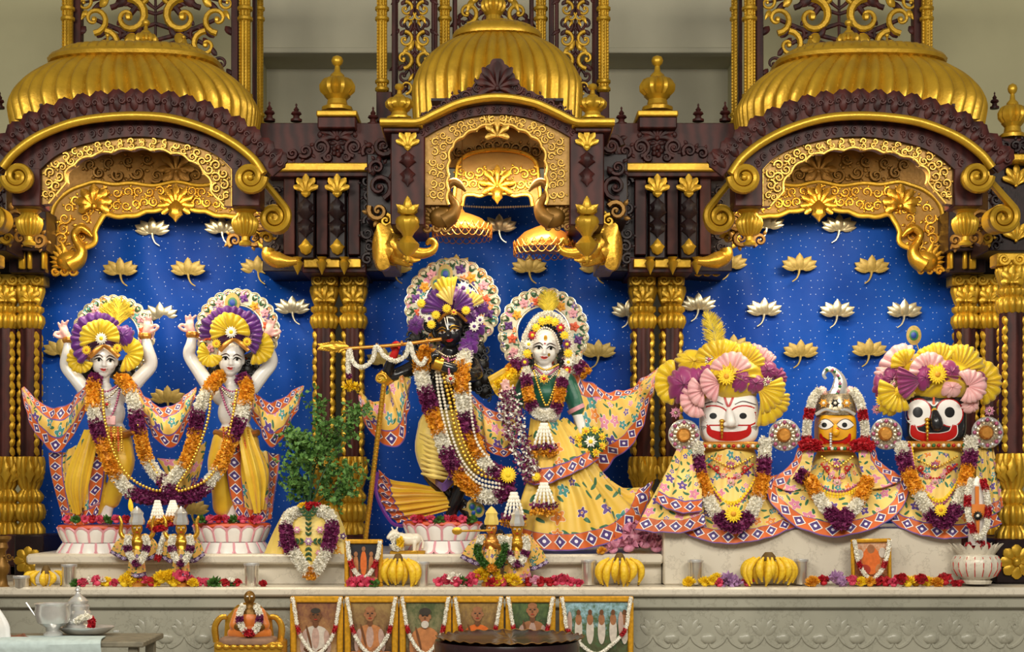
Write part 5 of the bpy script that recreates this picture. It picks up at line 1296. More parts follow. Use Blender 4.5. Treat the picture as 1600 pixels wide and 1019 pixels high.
cloth('side_panel', [Y3([(372, 810, -.06), (386, 818, -.07), (405, 818, -.05), (424, 812, .0)]), Y3([(360, 770, -.08), (384, 775, -.09), (408, 772, -.06), (432, 762, .02)]), Y3([(354, 725, -.1), (380, 728, -.1), (408, 735, -.05), (437, 728, .03)]), Y3([(356, 680, -.09), (380, 684, -.09), (410, 704, -.03), (438, 710, .03)])], M['scarf'], sb, 70, 40, hem=.075, hem_mat=M['border'], hem_sides=True, fold=.010, nf=3)
cloth('front_panel', [Y3([(398, 802, -.11), (404, 802, -.11), (410, 792, -.08)]), Y3([(384, 748, -.14), (400, 746, -.14), (420, 736, -.07)]), Y3([(370, 672, -.13), (382, 672, -.12), (392, 672, -.07)])], M['silk_yellow'], sb, 40, 40, fold=.010, nf=3)
cloth('tail_panel', [Y3([(283, 798, .0), (292, 792, -.02), (304, 760, -.02)]), Y3([(262, 745, .02), (282, 750, -.02), (312, 735, -.04)]), Y3([(246, 716, .02), (280, 716, -.02), (322, 690, -.03)])], M['scarf'], sb, 40, 40, hem=.05, hem_mat=M['border'], fold=.006, nf=2)
# scarves
cloth('scarf', [Y3([(34, 607, .02), (42, 650, -.02), (62, 686, -.04), (88, 708, -.05), (108, 690, -.05), (126, 660, -.05), (136, 640, -.05)]), Y3([(36, 606, .02), (56, 640, -.03), (78, 664, -.06), (96, 668, -.07), (112, 652, -.07), (126, 630, -.07), (137, 618, -.06)]), Y3([(38, 604, .02), (62, 628, -.01), (84, 637, -.03), (104, 632, -.04), (118, 619, -.05), (130, 606, -.05), (138, 598, -.05)])], M['scarf'], sa, 80, 34, hem=.05, hem_mat=M['border'], hem_both=True, fold=.006, nf=4)
cloth('scarf', [Y3([(214, 640, -.05), (236, 676, -.05), (252, 694, -.06), (266, 701, -.06), (280, 690, -.06), (294, 660, -.05), (304, 620, -.03)]), Y3([(213, 618, -.06), (236, 650, -.08), (252, 664, -.09), (266, 668, -.09), (280, 658, -.08), (294, 634, -.06), (305, 612, -.02)]), Y3([(210, 598, -.04), (224, 614, -.03), (242, 632, -.03), (262, 636, -.03), (280, 626, -.03), (294, 614, -.02), (306, 604, .0)])], M['scarf'], sa, 80, 34, hem=.05, hem_mat=M['border'], hem_both=True, fold=.006, nf=4)
cloth('scarf', [Y3([(388, 640, -.05), (400, 662, -.05), (412, 684, -.06), (425, 700, -.06), (442, 684, -.05), (460, 650, -.02), (475, 608, .02)]), Y3([(388, 618, -.06), (402, 640, -.08), (414, 656, -.09), (428, 662, -.09), (444, 652, -.07), (460, 630, -.03), (475, 605, .02)]), Y3([(386, 596, -.04), (396, 608, -.04), (408, 622, -.04), (424, 628, -.04), (444, 620, -.03), (460, 608, -.01), (474, 602, .02)])], M['scarf'], sb, 80, 34, hem=.05, hem_mat=M['border'], hem_both=True, fold=.006, nf=4)
lotus_seat('pink-edged white lotus pedestal under the leftmost statue', 150, 822, 868, 59, -.26, 'lotus pedestals')
lotus_seat('pink-edged white lotus pedestal under the second statue from left', 362, 819, 868, 60, -.26, 'lotus pedestals')
# long garlands
G = lambda pts, d=-.13: [(p[0], p[1], YS + (p[2] if len(p) > 2 else d)) for p in pts]
garland('long flower garland hanging from the neck of the leftmost statue', G([(150, 590, -.03), (146, 604, -.08), (146, 640, -.15), (152, 668, -.16), (160, 695, -.17), (172, 728, -.18), (188, 752, -.18), (205, 770, -.16), (228, 777, -.15), (262, 776, -.15), (258, 755, -.14), (240, 736, -.13), (226, 708, -.13), (217, 672, -.14), (209, 632, -.14), (200, 602, -.10), (188, 592, -.04)]), 11.5,
        [(18, 'p'), (46, 'o'), (22, 'w'), (34, 'p'), (62, 'o'), (34, 'w'), (60, 'p'), (30, 'p'), (42, 'w'), (46, 'o'), (32, 'p'), (34, 'w'), (44, 'o')], seed=3)
garland('long flower garland hanging from the neck of the second statue from left', G([(344, 588, -.03), (334, 598, -.08), (318, 622, -.13), (308, 652, -.14), (302, 690, -.14), (290, 722, -.14), (276, 742, -.14), (262, 758, -.165), (280, 776, -.17), (306, 772, -.17), (328, 752, -.17), (344, 728, -.18), (356, 700, -.18), (368, 672, -.17), (380, 640, -.16), (386, 606, -.10), (378, 592, -.04)]), 11.5,
        [(44, 'o'), (38, 'w'), (32, 'p'), (60, 'o'), (48, 'w'), (34, 'p'), (40, 'p'), (36, 'w'), (54, 'o'), (34, 'p'), (26, 'w'), (46, 'o'), (16, 'p')], seed=4)
beads('bead_string', G([(160, 610, -.12), (163, 650, -.18), (172, 690, -.2), (190, 730, -.21), (215, 755, -.2), (250, 767, -.18), (248, 745, -.15), (228, 710, -.15), (214, 660, -.16), (204, 610, -.12)]), 2.6, 'bead_gold', sa)
beads('bead_string', G([(330, 610, -.12), (326, 650, -.16), (314, 690, -.16), (296, 730, -.16), (276, 766, -.19), (310, 758, -.2), (334, 738, -.2), (350, 705, -.2), (362, 660, -.19), (370, 610, -.13)]), 2.6, 'bead_gold', sb)

# ================================================================ black flute player and white lady
KY = YS
kr = thing('flute_player_statue', 'black stone statue playing a gold flute, purple and yellow turban', 'statue', A3((705, 818)))
fx, fy, tl = 703, 518, -10
parts = head_parts(fx, fy, 22, 27, tl, -.35) + [
    ('c', [((703, 548), 11), ((700, 560), 15)]), ('e', (698, 574, .02), (42, 22, 20)), ('e', (700, 600, .0), (32, 22, 30)), ('e', (702, 640, .01), (27, 21, 26)), ('e', (706, 672, .02), (34, 24, 26)),
    ('c', [((658, 568, .01), 13), ((630, 582, -.02), 11.5), ((606, 588, -.04), 10.5), ((610, 568, -.08), 8.5), ((617, 552, -.11), 6)]), ('c', [((738, 570, .0), 14), ((742, 584, -.06), 13), ((728, 584, -.12), 11), ((704, 576, -.17), 9.5), ((682, 568, -.19), 7)]),
    ('c', [((690, 690), 22), ((675, 735, -.02), 18), ((700, 770, .0), 12), ((726, 790, .0), 9)]), ('c', [((722, 690), 22), ((730, 735, -.04), 17), ((716, 770, -.04), 11), ((704, 806, -.02), 9)]), ('c', [((704, 812, -.02), 8), ((700, 816, -.08), 5)]), ('c', [((726, 795, .0), 9), ((740, 812, -.05), 6)])]
parts += hand((618, 552), 80, .95, -1, 'grip', -.115) + hand((681, 568), 97, .95, 1, 'grip', -.195)
kb = blob('body', parts, [M['skin_black'], M['skin_red']], kr, .005, 2, paint=[((619, 540, -.13), 21, 1)])
D = human_face(kb, fx, fy, 22, 27, tl, -.5, True)
for s in (-1, 1): D.line('forehead_mark', [(-.12 + s * .09, .86), (-.12 + s * .07, .5), (-.12, .12)], [.9, .8, .6], 'white_paint', .002)
# flute
fl = thing('flute', 'long gold flute with a leaf-shaped end held to the black statue lips', 'flute', P(620, 540, KY - .16))
mb = MB(); tube(mb, cr([P(540, 545, KY - .13), P(620, 539, KY - .165), P(690, 530, KY - .205)], 30), 2.8 * S(KY), 10)
for t_ in (.3, .55, .8): tube(mb, cr([P(540 + 157 * t_, 545 - 15.5 * t_, KY - .13 - .085 * t_), P(543 + 157 * t_, 545 - 15.5 * t_, KY - .13 - .085 * t_)], 2), 4.2 * S(KY), 10)
mb.build('tube', M['gold_orange'], fl)
mb = MB()
for i in range(9):
    for s in (-1, 1): leaf(mb, (541 - i * 4.4, 542), 180 + s * (38 - i * 1.5), 16 - i * .6, 6, KY - .13 - .002 * s, nu=5)
leaf(mb, (545, 542), 180, 46, 16, KY - .128); mb.build('leaf_end', M['gold_bright'], fl)
garland('thin white jasmine string looped along the gold flute', [(546, 545, KY - .15), (552, 566, KY - .15), (566, 574, KY - .16), (582, 562, KY - .17), (588, 541, KY - .18), (600, 556, KY - .18), (618, 564, KY - .19), (634, 555, KY - .2), (640, 536, KY - .2), (646, 556, KY - .2), (658, 570, KY - .2), (666, 560, KY - .2)], 4.2, [(1, 'w')], seed=11)
g_ = garland('white and yellow flower tassel hanging from the leaf end of the flute', [(545, 548, KY - .14), (544, 570, KY - .14), (546, 600, KY - .14)], 4.5, [(3, 'w'), (.6, 'p'), (.6, 'y')], seed=12)
mb = MB(); rng = np.random.RandomState(2)
petals(mb, np.array([P(548 + rng.uniform(-10, 12), 606 + rng.uniform(-4, 4), KY - .14) for _ in range(120)]), np.tile([0, -.5, .3], (120, 1)), .022, .014, rng, .7); mb.build('yellow_cluster', M['f_yellow'], g_, None)
halo(kr, 707, 478, 75, 44, KY + .14)
hair_curls(kr, [(650, 530, 15), (644, 548, 14), (655, 565, 14), (748, 548, 15), (752, 570, 16), (757, 592, 16), (758, 612, 14), (744, 600, 16), (720, 500, 26), (690, 500, 26)], KY + .06, 8)
puff(kr, 'turban_base', 'silk_purple', (708, 474, KY + .06), 46, 26, 2, .05)
fan(kr, 'purple_fan', 'silk_purple', (697, 486, KY - .1), 3, 36, 105, 190, 8, depth=3.6, cone=.3); fan(kr, 'purple_fan', 'silk_purple', (708, 484, KY - .1), 3, 32, -10, 75, 8, depth=3.6, cone=.3)
fan(kr, 'yellow_fan', 'silk_lemon', (706, 476, KY - .12), 2, 42, 78, 135, 8, depth=3, cone=.2); fan(kr, 'yellow_fan', 'silk_pale', (707, 478, KY - .135), 2, 30, 85, 150, 7, depth=3, cone=.2); fan(kr, 'yellow_fan', 'silk_pale', (728, 484, KY - .1), 2, 30, 20, 90, 7, depth=3, cone=.2)
for (x, y, r) in ((650, 508, 13), (738, 496, 12), (746, 512, 12), (733, 540, 14), (738, 525, 12), (752, 480, 11)): puff(kr, 'purple_puff', 'silk_purple', (x, y, KY - .06), r, r * 1.05, int(x), .2)
fan(kr, 'purple_fan', 'silk_purple', (737, 536, KY - .1), 2, 22, 200, 275, 6, depth=3.2, cone=.2)
for (x, y, r) in ((668, 470, 10), (662, 488, 10), (671, 498, 9), (724, 450, 12), (736, 458, 9), (744, 472, 9), (741, 510, 9), (655, 475, 9), (690, 455, 9), (750, 500, 8)): daisy(kr, (x, y, KY - .11), r, 'f_white', 'silk_purple', 10, 'white_blossom')
for (x, y) in ((658, 474), (698, 482), (728, 485), (681, 492), (674, 507)): daisy(kr, (x, y, KY - .14), 8, 'f_yellow', 'f_yellow')
mb = MB(); tube(mb, cr([A3((685, 502, -.08)), A3((696, 491, -.11)), A3((714, 489, -.115)), A3((729, 502, -.08))], 20), 2.4 * S(KY), 8); mb.build('turban_band', M['gold_orange'], kr); daisy(kr, (709, 488, KY - .15), 6, 'gold_bright', 'red_paint', 8, 'turban_jewel')
peacock(kr, (696, 428), 9, KY + .1, (704, 470)); peacock(kr, (682, 443), 7, KY + .11, (700, 475))
# jewels and bracelets
mb = MB(); tube(mb, np.array([A3((690, 570, -.185)), A3((677, 566, -.195))]), 11 * S(KY), 16); mb.build('bracelet', M['gold_bright'], kr)
mb = MB(); tube(mb, np.array([A3((598, 594, -.04)), A3((607, 586, -.045))]), 13 * S(KY), 16); mb.build('armlet', M['gold_bright'], kr)
mb = MB(); ball(mb, A3((598, 592, -.06)), np.array([12, 8, 8]) * S(KY), 12, 8); mb.build('armlet_tassel', M['silk_lemon'], kr)
for i in range(3): beads('neck_beads', [(682, 548 + 4 * i, KY - .06), (703, 558 + 5 * i, KY - .13), (726, 548 + 4 * i, KY - .06)], 1.9, ('jewel', 'bead_pink', 'bead_gold')[i], kr)
beads('neck_beads', [(700, 560, KY - .14), (702, 585, KY - .225), (706, 598, KY - .225)], 2, 'bead_pink', kr); daisy(kr, (704, 592, KY - .235), 9, 'jewel', 'red_paint', 8, 'pendant')
# dhoti: puffed thigh, pleated tail fan
blob('dhoti', [('e', (706, 664, .0), (42, 27, 30)), ('c', [((684, 668, -.01), 32), ((674, 700, -.04), 27), ((680, 730, -.04), 23), ((694, 748, -.03), 18)]), ('c', [((722, 668, -.01), 30), ((730, 710, -.04), 24), ((726, 745, -.04), 18)])], M['silk_pale'], kr, .009, 3)
for i in range(9):
    mb = MB(); q = 690 + i * 7.2; tube(mb, cr([A3((656 + i * .3, 676 + i * 8, -.095)), A3((676, 684 + i * 7.5, -.135)), A3((702, 694 + i * 6.8, -.125))], 16), np.array([1.5, 4.2, 1.5]) * S(KY), 6); mb.build('dhoti_fold', M['silk_pale'], kr)
cloth('knee_border', [Y3([(680, 757, -.06), (694, 768, -.12), (708, 754, -.10)]), Y3([(678, 748, -.08), (693, 755, -.14), (709, 732, -.11)])], M['border'], kr, 24, 8)
tail = [Y3([(592, 734, .06), (590, 760, .05), (598, 790, .04), (620, 818, .02)]), Y3([(612, 750, .04), (614, 770, .03), (622, 792, .02), (640, 812, .0)]), Y3([(650, 756, .01), (652, 770, -.01), (658, 786, -.02), (670, 806, -.02)]), Y3([(690, 764, -.04), (694, 772, -.05), (700, 782, -.05), (706, 796, -.05)])]
cloth('pleated_tail', tail, M['silk_yellow'], kr, 60, 50, hem=.075, hem_mat=M['border'], fold=.014, nf=6, fold_row=[1, 1, .7, .3])
mb = MB(); tube(mb, cr([P(590, 738, KY + .04), P(588, 770, KY + .03), P(604, 806, KY + .02), P(625, 822, KY), P(672, 808, KY - .03)], 30), 3 * S(KY), 6); mb.build('tail_piping', M['silk_purple'], kr)
cloth('scarf', [Y3([(560, 618, .04), (566, 652, .0), (586, 684, -.02), (612, 699, -.03), (630, 690, -.04), (637, 650, -.04), (642, 604, -.03)]), Y3([(566, 618, .04), (580, 640, -.02), (596, 655, -.05), (612, 656, -.06), (626, 640, -.06), (634, 615, -.06), (642, 598, -.04)]), Y3([(564, 612, .04), (582, 628, -.0), (596, 622, -.02), (606, 606, -.04), (618, 594, -.05), (630, 586, -.05), (642, 586, -.03)])], M['scarf'], kr, 80, 36, hem=.055, hem_mat=M['border'], fold=.008, nf=5)
cloth('scarf', [Y3([(742, 680, -.07), (765, 706, -.1), (790, 714, -.12), (808, 700, -.13)]), Y3([(738, 650, -.08), (762, 676, -.12), (786, 684, -.14), (806, 672, -.15)]), Y3([(734, 612, -.08), (756, 634, -.1), (780, 644, -.13), (804, 640, -.14)])], M['scarf'], kr, 50, 30, hem=.045, hem_mat=M['border'], hem_both=True, fold=.006, nf=3)
lotus_seat('pink-edged white lotus pedestal under the black flute player', 692, 816, 866, 62, -.26, 'lotus pedestals')
garland('thick flower garland looping down the front of the black flute player', G([(668, 548, -.05), (658, 566, -.08), (662, 600, -.13), (672, 634, -.15), (682, 664, -.17), (694, 698, -.18), (708, 728, -.19), (730, 758, -.19), (760, 776, -.19), (790, 768, -.19), (788, 745, -.2), (766, 734, -.2), (750, 714, -.18), (738, 684, -.17), (728, 650, -.17), (721, 612, -.17), (722, 575, -.15), (728, 552, -.1)]), 13,
        [(40, 'o'), (32, 'w'), (32, 'p'), (36, 'o'), (30, 'w'), (34, 'p'), (42, 'o'), (34, 'w'), (30, 'p'), (26, 'p'), (26, 'w'), (40, 'o'), (30, 'p'), (34, 'w'), (40, 'o'), (26, 'w')], seed=5)
for i, (dx, mt, r) in enumerate(((0, 'pearl', 2.6), (7, 'pearl', 2.6), (15, 'bead_gold', 3.2), (22, 'bead_gold', 2.8))):
    beads('bead_string', G([(680 + dx * .5, 566, -.13), (686 + dx, 620, -.16), (698 + dx, 676, -.19), (716 + dx * .9, 722 - dx * .3, -.2), (746 + dx * .4, 754 - dx * .8, -.21), (786, 764 - dx, -.22)]), r, mt, kr)
beads('bead_string', G([(734, 600, -.19), (738, 660, -.2), (750, 700, -.21), (786, 742, -.22)]), 2.6, 'pearl', kr)
daisy(tag(thing('chrysanthemum', 'large yellow chrysanthemum where the garland meets the lady skirt', 'flower', A3((794, 742, -.24))), None, None), (794, 742, KY - .24), 14, 'f_yellow', 'f_yellow', 20, 'petals')
daisy(tag(thing('chrysanthemum', 'smaller yellow flower on the pale string beside the lady skirt', 'flower', A3((838, 745, -.25))), None, None), (838, 745, KY - .25), 8, 'f_yellow', 'f_yellow', 16, 'petals')
# staff
sf = thing('staff', 'slender gold staff leaning left of the black flute player', 'staff', P(571, 840, KY - .1))
mb = MB(); p0, p1 = np.array(P(571, 842, KY - .06)), np.array(P(600, 600, KY - .1)); tube(mb, np.array([p0, p1]), 4 * S(KY), 10)
for t_ in np.linspace(.02, .98, 40): c_ = p0 * (1 - t_) + p1 * t_; ball(mb, c_, np.array([4.8, 4.8, 2.6]) * S(KY), 8, 5)
mb.build('shaft', M['gold_bright'], sf)
mb = MB(); curl(mb, (594, 592), 10, 0, -1, KY - .1, 2.4, n=16); mb.build('crook', M['gold_bright'], sf)

# ---------------------------------------------------------------- lady
ld = thing('lady_statue', 'white lady statue in green blouse and wide yellow embroidered skirt', 'statue', A3((860, 855)))
fx, fy = 851, 545
parts = head_parts(fx, fy, 21.5, 27.5, 3) + [('c', [((853, 572), 10), ((854, 584), 14)]), ('e', (855, 592, .02), (34, 19, 15)), ('e', (855, 615, .0), (28, 24, 24)), ('e', (855, 645, .01), (22, 18, 22)),
    ('c', [((886, 596, .01), 13), ((896, 625, -.0), 11.5), ((903, 648, -.02), 10), ((910, 672, -.06), 7.5), ((914, 684, -.09), 6)]), ('c', [((824, 598, .01), 13), ((808, 625, -.02), 11), ((800, 642, -.05), 9.5), ((795, 626, -.1), 7.5), ((792, 618, -.12), 6)])]
parts += hand((914, 684), -80, .95, -1, 'grip', -.09) + hand((792, 618), 98, .95, 1, 'open', -.12)
lb = blob('body', parts, [M['skin_white'], M['skin_pink']], ld, .005, 2, paint=[((790, 602, -.12), 12, 1)])
D = human_face(lb, fx, fy, 21.5, 27.5, 3, 0)
D.fill('bindi', ell((0, .3), .06, .05, 10), 'red_paint', .002, 2); D.fill('forehead_jewel', ell((0.02, .62), .13, .16, 10), 'gold_bright', .004, 2); D.fill('nose_ring', ell((.34, -.33), .1, .1, 10), 'gold_bright', .004, 2)
blob('blouse', [('e', (855, 596, .02), (36, 22, 15)), ('e', (855, 616, -.0), (31, 27, 26)), ('c', [((887, 598, .01), 15), ((897, 622, .0), 14.5), ((902, 640, -.02), 13)]), ('c', [((823, 600, .01), 15), ((809, 624, -.02), 13.5), ((803, 636, -.04), 12)])], M['silk_green'], ld, .005, 3)
mb = MB(); tube(mb, np.array([A3((899, 636, -.02)), A3((902, 642, -.02))]), 14.5 * S(KY), 18); mb.build('sleeve_band', M['pink_paint'], ld)
hair_curls(ld, [(851, 522, 20), (831, 534, 9), (829, 550, 8), (873, 534, 9), (875, 550, 8), (876, 566, 7), (828, 566, 7)], KY + .03, 5)
halo(ld, 849, 520, 71, 41, KY + .13)
feather(ld, (858, 496), (856, 462), 34, KY + .05)
# flower frame round the face
fr = [(818, 580), (820, 566), (824, 552), (826, 538), (832, 524), (838, 512), (847, 502), (857, 500), (867, 503), (876, 512), (882, 524), (886, 538), (888, 552), (888, 566), (886, 578)]
for i, (x, y) in enumerate(fr):
    daisy(ld, (x, y, KY - .07 - .03 * math.sin(PI * i / 14)), 8.5, ('f_yellow', 'f_purple', 'f_yellow', 'f_white', 'f_red')[i % 5] if i not in (6, 7, 8) else 'f_yellow', 'f_yellow', 9, 'head_blossom')
beads('hair_beads', [(829, 545, KY - .075), (838, 522, KY - .1), (852, 512, KY - .12), (867, 522, KY - .1), (875, 545, KY - .075)], 1.8, 'pearl', ld)
fo = [(812, 584), (814, 556), (822, 524), (836, 500), (854, 490), (874, 498), (888, 522), (894, 552), (894, 584)]
garland(None, [(x, y, KY + .0) for x, y in fo], 6, [(1, 'w')], ld, 'flower_fringe', seed=21)
for (x, y, s) in ((806, 566, -1), (908, 570, 1)):
    garland(None, [(x - s * 8, y - 6, KY - .04), (x, y + 6, KY - .06), (x + s * 8, y + 14, KY - .05)], 11, [(1, 'w'), (1, 'p'), (.8, 'o')], ld, 'shoulder_flowers', seed=23 + s)
garland(None, [(776, 602, KY - .1), (790, 592, KY - .12), (804, 580, KY - .1)], 7, [(1, 'y')], ld, 'arm_flowers', seed=25)
for i in range(3): beads('neck_beads', [(836, 570 + 4 * i, KY - .06), (853, 578 + 9 * i, KY - .125), (872, 570 + 4 * i, KY - .06)], 1.9, ('bead_gold', 'bead_pink', 'jewel')[i], ld)
beads('neck_beads', [(834, 580, KY - .08), (844, 612, KY - .125), (854, 634, KY - .13), (864, 612, KY - .125), (874, 580, KY - .08)], 2, 'bead_gold', ld)
daisy(ld, (850, 592, KY - .13), 9, 'gold_bright', 'red_paint', 8, 'pendant')
mb = MB(); pbox(mb, 838, 642, 864, 652, KY - .16, KY - .14, .003); mb.build('belt_plate', M['silk_pink'], ld)
# veil: over the shoulder, then streaming to the right
cloth('veil', [Y3([(762, 590, .02), (772, 612, .0), (786, 628, -.02)]), Y3([(790, 574, .03), (800, 600, -.0), (806, 620, -.02)]), Y3([(820, 556, .05), (826, 590, .04), (822, 640, .03)])], M['silk_yellow'], ld, 30, 24, fold=.008, nf=3)
cloth('veil_stream', [Y3([(930, 742, .02), (946, 735, .0), (968, 712, -.02), (992, 690, -.02), (1008, 655, .0), (1020, 612, .03), (1031, 576, .05)]), Y3([(908, 715, -.01), (928, 708, -.05), (948, 690, -.06), (970, 668, -.05), (990, 640, -.02), (1006, 610, .02), (1030, 576, .05)]), Y3([(898, 660, -.01), (916, 658, -.05), (936, 648, -.05), (958, 638, -.03), (982, 624, .0), (1006, 600, .03), (1029, 575, .05)]), Y3([(888, 574, .02), (900, 584, .0), (920, 596, .01), (944, 610, .03), (974, 610, .04), (1002, 594, .05), (1028, 574, .05)])], M['scarf'], ld, 90, 50, hem=.06, hem_mat=M['border'], hem_both=True, fold=.010, nf=4)
# skirt: overlay with its own border, long trailing under skirt
cloth('under_skirt', [Y3([(800, 846, -.12), (836, 858, -.24), (886, 861, -.27), (930, 855, -.26), (968, 842, -.22), (996, 818, -.14), (1012, 786, -.06), (1020, 752, -.0)]), Y3([(806, 812, -.14), (840, 824, -.23), (886, 828, -.26), (926, 822, -.25), (958, 810, -.21), (982, 794, -.14), (1000, 776, -.07), (1012, 756, -.01)]), Y3([(818, 772, -.15), (846, 784, -.21), (884, 788, -.23), (916, 784, -.22), (940, 778, -.17), (958, 772, -.12), (978, 772, -.06), (1000, 762, -.02)]), Y3([(830, 730, -.13), (850, 742, -.18), (880, 746, -.19), (904, 742, -.18), (920, 738, -.14), (930, 736, -.1), (940, 742, -.05), (950, 752, -.02)]), Y3([(834, 664, -.05), (846, 668, -.1), (858, 670, -.12), (870, 668, -.11), (878, 666, -.08), (884, 664, -.05), (888, 664, -.02), (890, 664, .0)])], M['skirt'], ld, 130, 70, hem=.085, hem_mat=M['border'], fold=.012, nf=7, fold_row=[.7, 1, 1, .5])
cloth('over_skirt', [Y3([(818, 752, -.14), (836, 758, -.22), (862, 754, -.25), (890, 742, -.24), (916, 730, -.19), (938, 716, -.11)]), Y3([(822, 712, -.13), (842, 716, -.19), (864, 714, -.22), (886, 706, -.2), (906, 696, -.15), (922, 686, -.08)]), Y3([(830, 654, -.06), (842, 658, -.11), (856, 660, -.13), (868, 658, -.12), (878, 655, -.08), (886, 652, -.04)])], M['skirt'], ld, 90, 50, hem=.075, hem_mat=M['border'], fold=.008, nf=5)
garland('white and orange flower garland round the neck of the lady statue', G([(822, 578, -.06), (822, 592, -.1), (826, 618, -.13), (834, 640, -.15), (852, 650, -.17), (868, 640, -.15), (874, 618, -.13), (878, 596, -.1), (882, 582, -.06)]), 9.5, [(16, 'w'), (14, 'p'), (22, 'o'), (12, 'p'), (16, 'w'), (16, 'w'), (12, 'p'), (22, 'o'), (14, 'p'), (16, 'w')], seed=6)
def tassel(label, x, y, w, h, dep, seed, grp=None, mats=('f_white', 'f_purple', 'f_orange')):
    """flower tassel: buds hanging in strings over a ruff of petals"""
    t = thing('flower_tassel', label, 'tassel', P(x, y + h, dep), grp); rng = np.random.RandomState(seed); k = S(dep)
    mb = MB()
    for i in range(5):
        u = (i / 4 - .5) * w * .8; p = cr([P(x + u * .3, y, dep), P(x + u * .8, y + h * .45, dep - .02), P(x + u, y + h * .7, dep - .02)], 7)
        for q in p: ball(mb, q, np.array([2.4, 2.4, 3.6]) * k, 6, 5)
    mb.build('bud_strings', M[mats[0]], t)
    for j, (mt, yy, ww) in enumerate(((mats[1], .72, 1.0), (mats[2], .9, 1.05))):
        mb = MB(); n = 130; C = np.array([P(x + rng.uniform(-.5, .5) * w * ww, y + h * yy + rng.uniform(-.08, .1) * h, dep - .02 + rng.uniform(-.02, .02)) for _ in range(n)])
        petals(mb, C, np.tile([0, -.7, -.2], (n, 1)), 6 * k, 5 * k, rng, .7); mb.build('petal_ruff', M[mt], t, None)
    return t
tassel('hanging flower tassel at the middle of the lady over-skirt', 850, 664, 38, 48, KY - .21, 31)
tassel('flower tassel low on the lady skirt, above the embroidered hem', 850, 757, 40, 46, KY - .27, 32)
tassel('flower tassel beside the small crowned figurine, left on the skirt', 803, 772, 36, 50, KY - .26, 33)
mb = MB(); ball(mb, A3((855, 658, -.18)), np.array([20, 8, 10]) * S(KY), 12, 8)
for nm, pts, sd in (('left of the two purple-white orchid strings held by the lady statue', [(786, 614, -.15), (790, 650, -.17), (800, 690, -.19), (812, 720, -.21), (826, 750, -.23)], 41), ('right of the two purple-white orchid strings held by the lady statue', [(798, 612, -.15), (808, 650, -.17), (818, 690, -.2), (826, 716, -.22), (838, 740, -.24)], 42)):
    rng = np.random.RandomState(sd); t = thing('orchid_string', nm, 'garland', A3(pts[0]), 'orchid strings held by the lady'); p = cr([A3(q) for q in pts], 40)
    for mt, nn in (('f_purple', 330), ('f_white', 260)):
        mb = MB(); q = p[rng.randint(0, 40, nn)] + rng.normal(0, .013, (nn, 3)); u = rng.normal(0, 1, (nn, 3)) + np.array([0, -.6, 0]); u /= np.linalg.norm(u, axis=1)[:, None]; petals(mb, q, u, .020, .014, rng, .4); mb.build('petals', M[mt], t, None)
# posy in the lowered hand
po = thing('posy', 'round posy of yellow flowers and leaves in the lady lowered hand', 'bouquet', A3((923, 690, -.13)))
for i in range(9):
    a = i * 40; mb = MB(); leaf(mb, (923, 690), a, 26, 15, KY - .135, nu=5); mb.build('leaf', M['leaf_dark'], po)
for i in range(8):
    a = math.radians(i * 45 + 20); daisy(po, (923 + 18 * math.cos(a), 690 + 18 * math.sin(a), KY - .145), 9, 'f_yellow', 'f_orange', 7, 'yellow_flower')
daisy(po, (923, 690, KY - .17), 11, 'f_white', 'f_yellow', 6, 'white_flower')
for i in range(6): mb = MB(); leaf(mb, (923, 690), i * 60 + 30, 17, 9, KY - .155, nu=5); mb.build('leaf', M['leaf_dark'], po)

# ================================================================ three wide-robed statues with round eyes
YT = -.30
def sball(mb, c, r, p=3.0, n=28, m=20):
    """rounded block"""
    th = np.linspace(0.01, PI - .01, m); a = np.arange(n) * 2 * PI / n; sg = lambda x, e: np.sign(x) * np.abs(x) ** e; e = 2 / p
    V = np.stack([sg(np.sin(th), e)[:, None] * sg(np.cos(a), e), sg(np.sin(th), e)[:, None] * sg(np.sin(a), e), np.repeat(sg(np.cos(th), e)[:, None], n, 1)], -1) * np.array(r)
    f = [(i * n + j, (i + 1) * n + j, (i + 1) * n + (j + 1) % n, i * n + (j + 1) % n) for i in range(m - 1) for j in range(n)] + [tuple(range(n)), tuple((m - 1) * n + j for j in range(n))[::-1]]
    return mb.add(V.reshape(-1, 3) + np.array(c), f)
def T3(pts): return [np.array(P(p[0], p[1], YT + p[2])) for p in pts]
def disc_hand(st, x, y, dep=-.08):
    """jewelled round arm end"""
    o = rosette(x, y, 24, YT + dep, st, 14, 'jewel', 'jewelled_disc')
    mb = MB(); prel(mb, spiral((x, y), 22, 22, 0, 1, 40), 3, YT + dep - .01, n=6); 
    mb.build('disc_rim', M['silver'], o)
    for q in range(16):
        mb = MB(); a = q * PI / 8; ball(mb, P(x + 20 * math.cos(a), y + 20 * math.sin(a), YT + dep - .018), 3.4 * S(YT), 8, 6); mb.build('gem', M['silver' if q % 2 else 'bead_pink'], o)
    mb = MB(); lathe(mb, [(.001, 0), (8 * S(YT), .0), (11 * S(YT), .012), (11 * S(YT), .03)], 18, P(x, y, YT + dep - .04), tilt=Matrix.Rotation(-PI / 2, 3, 'X')); mb.build('disc_boss', M['gold_orange'], o)
    return o
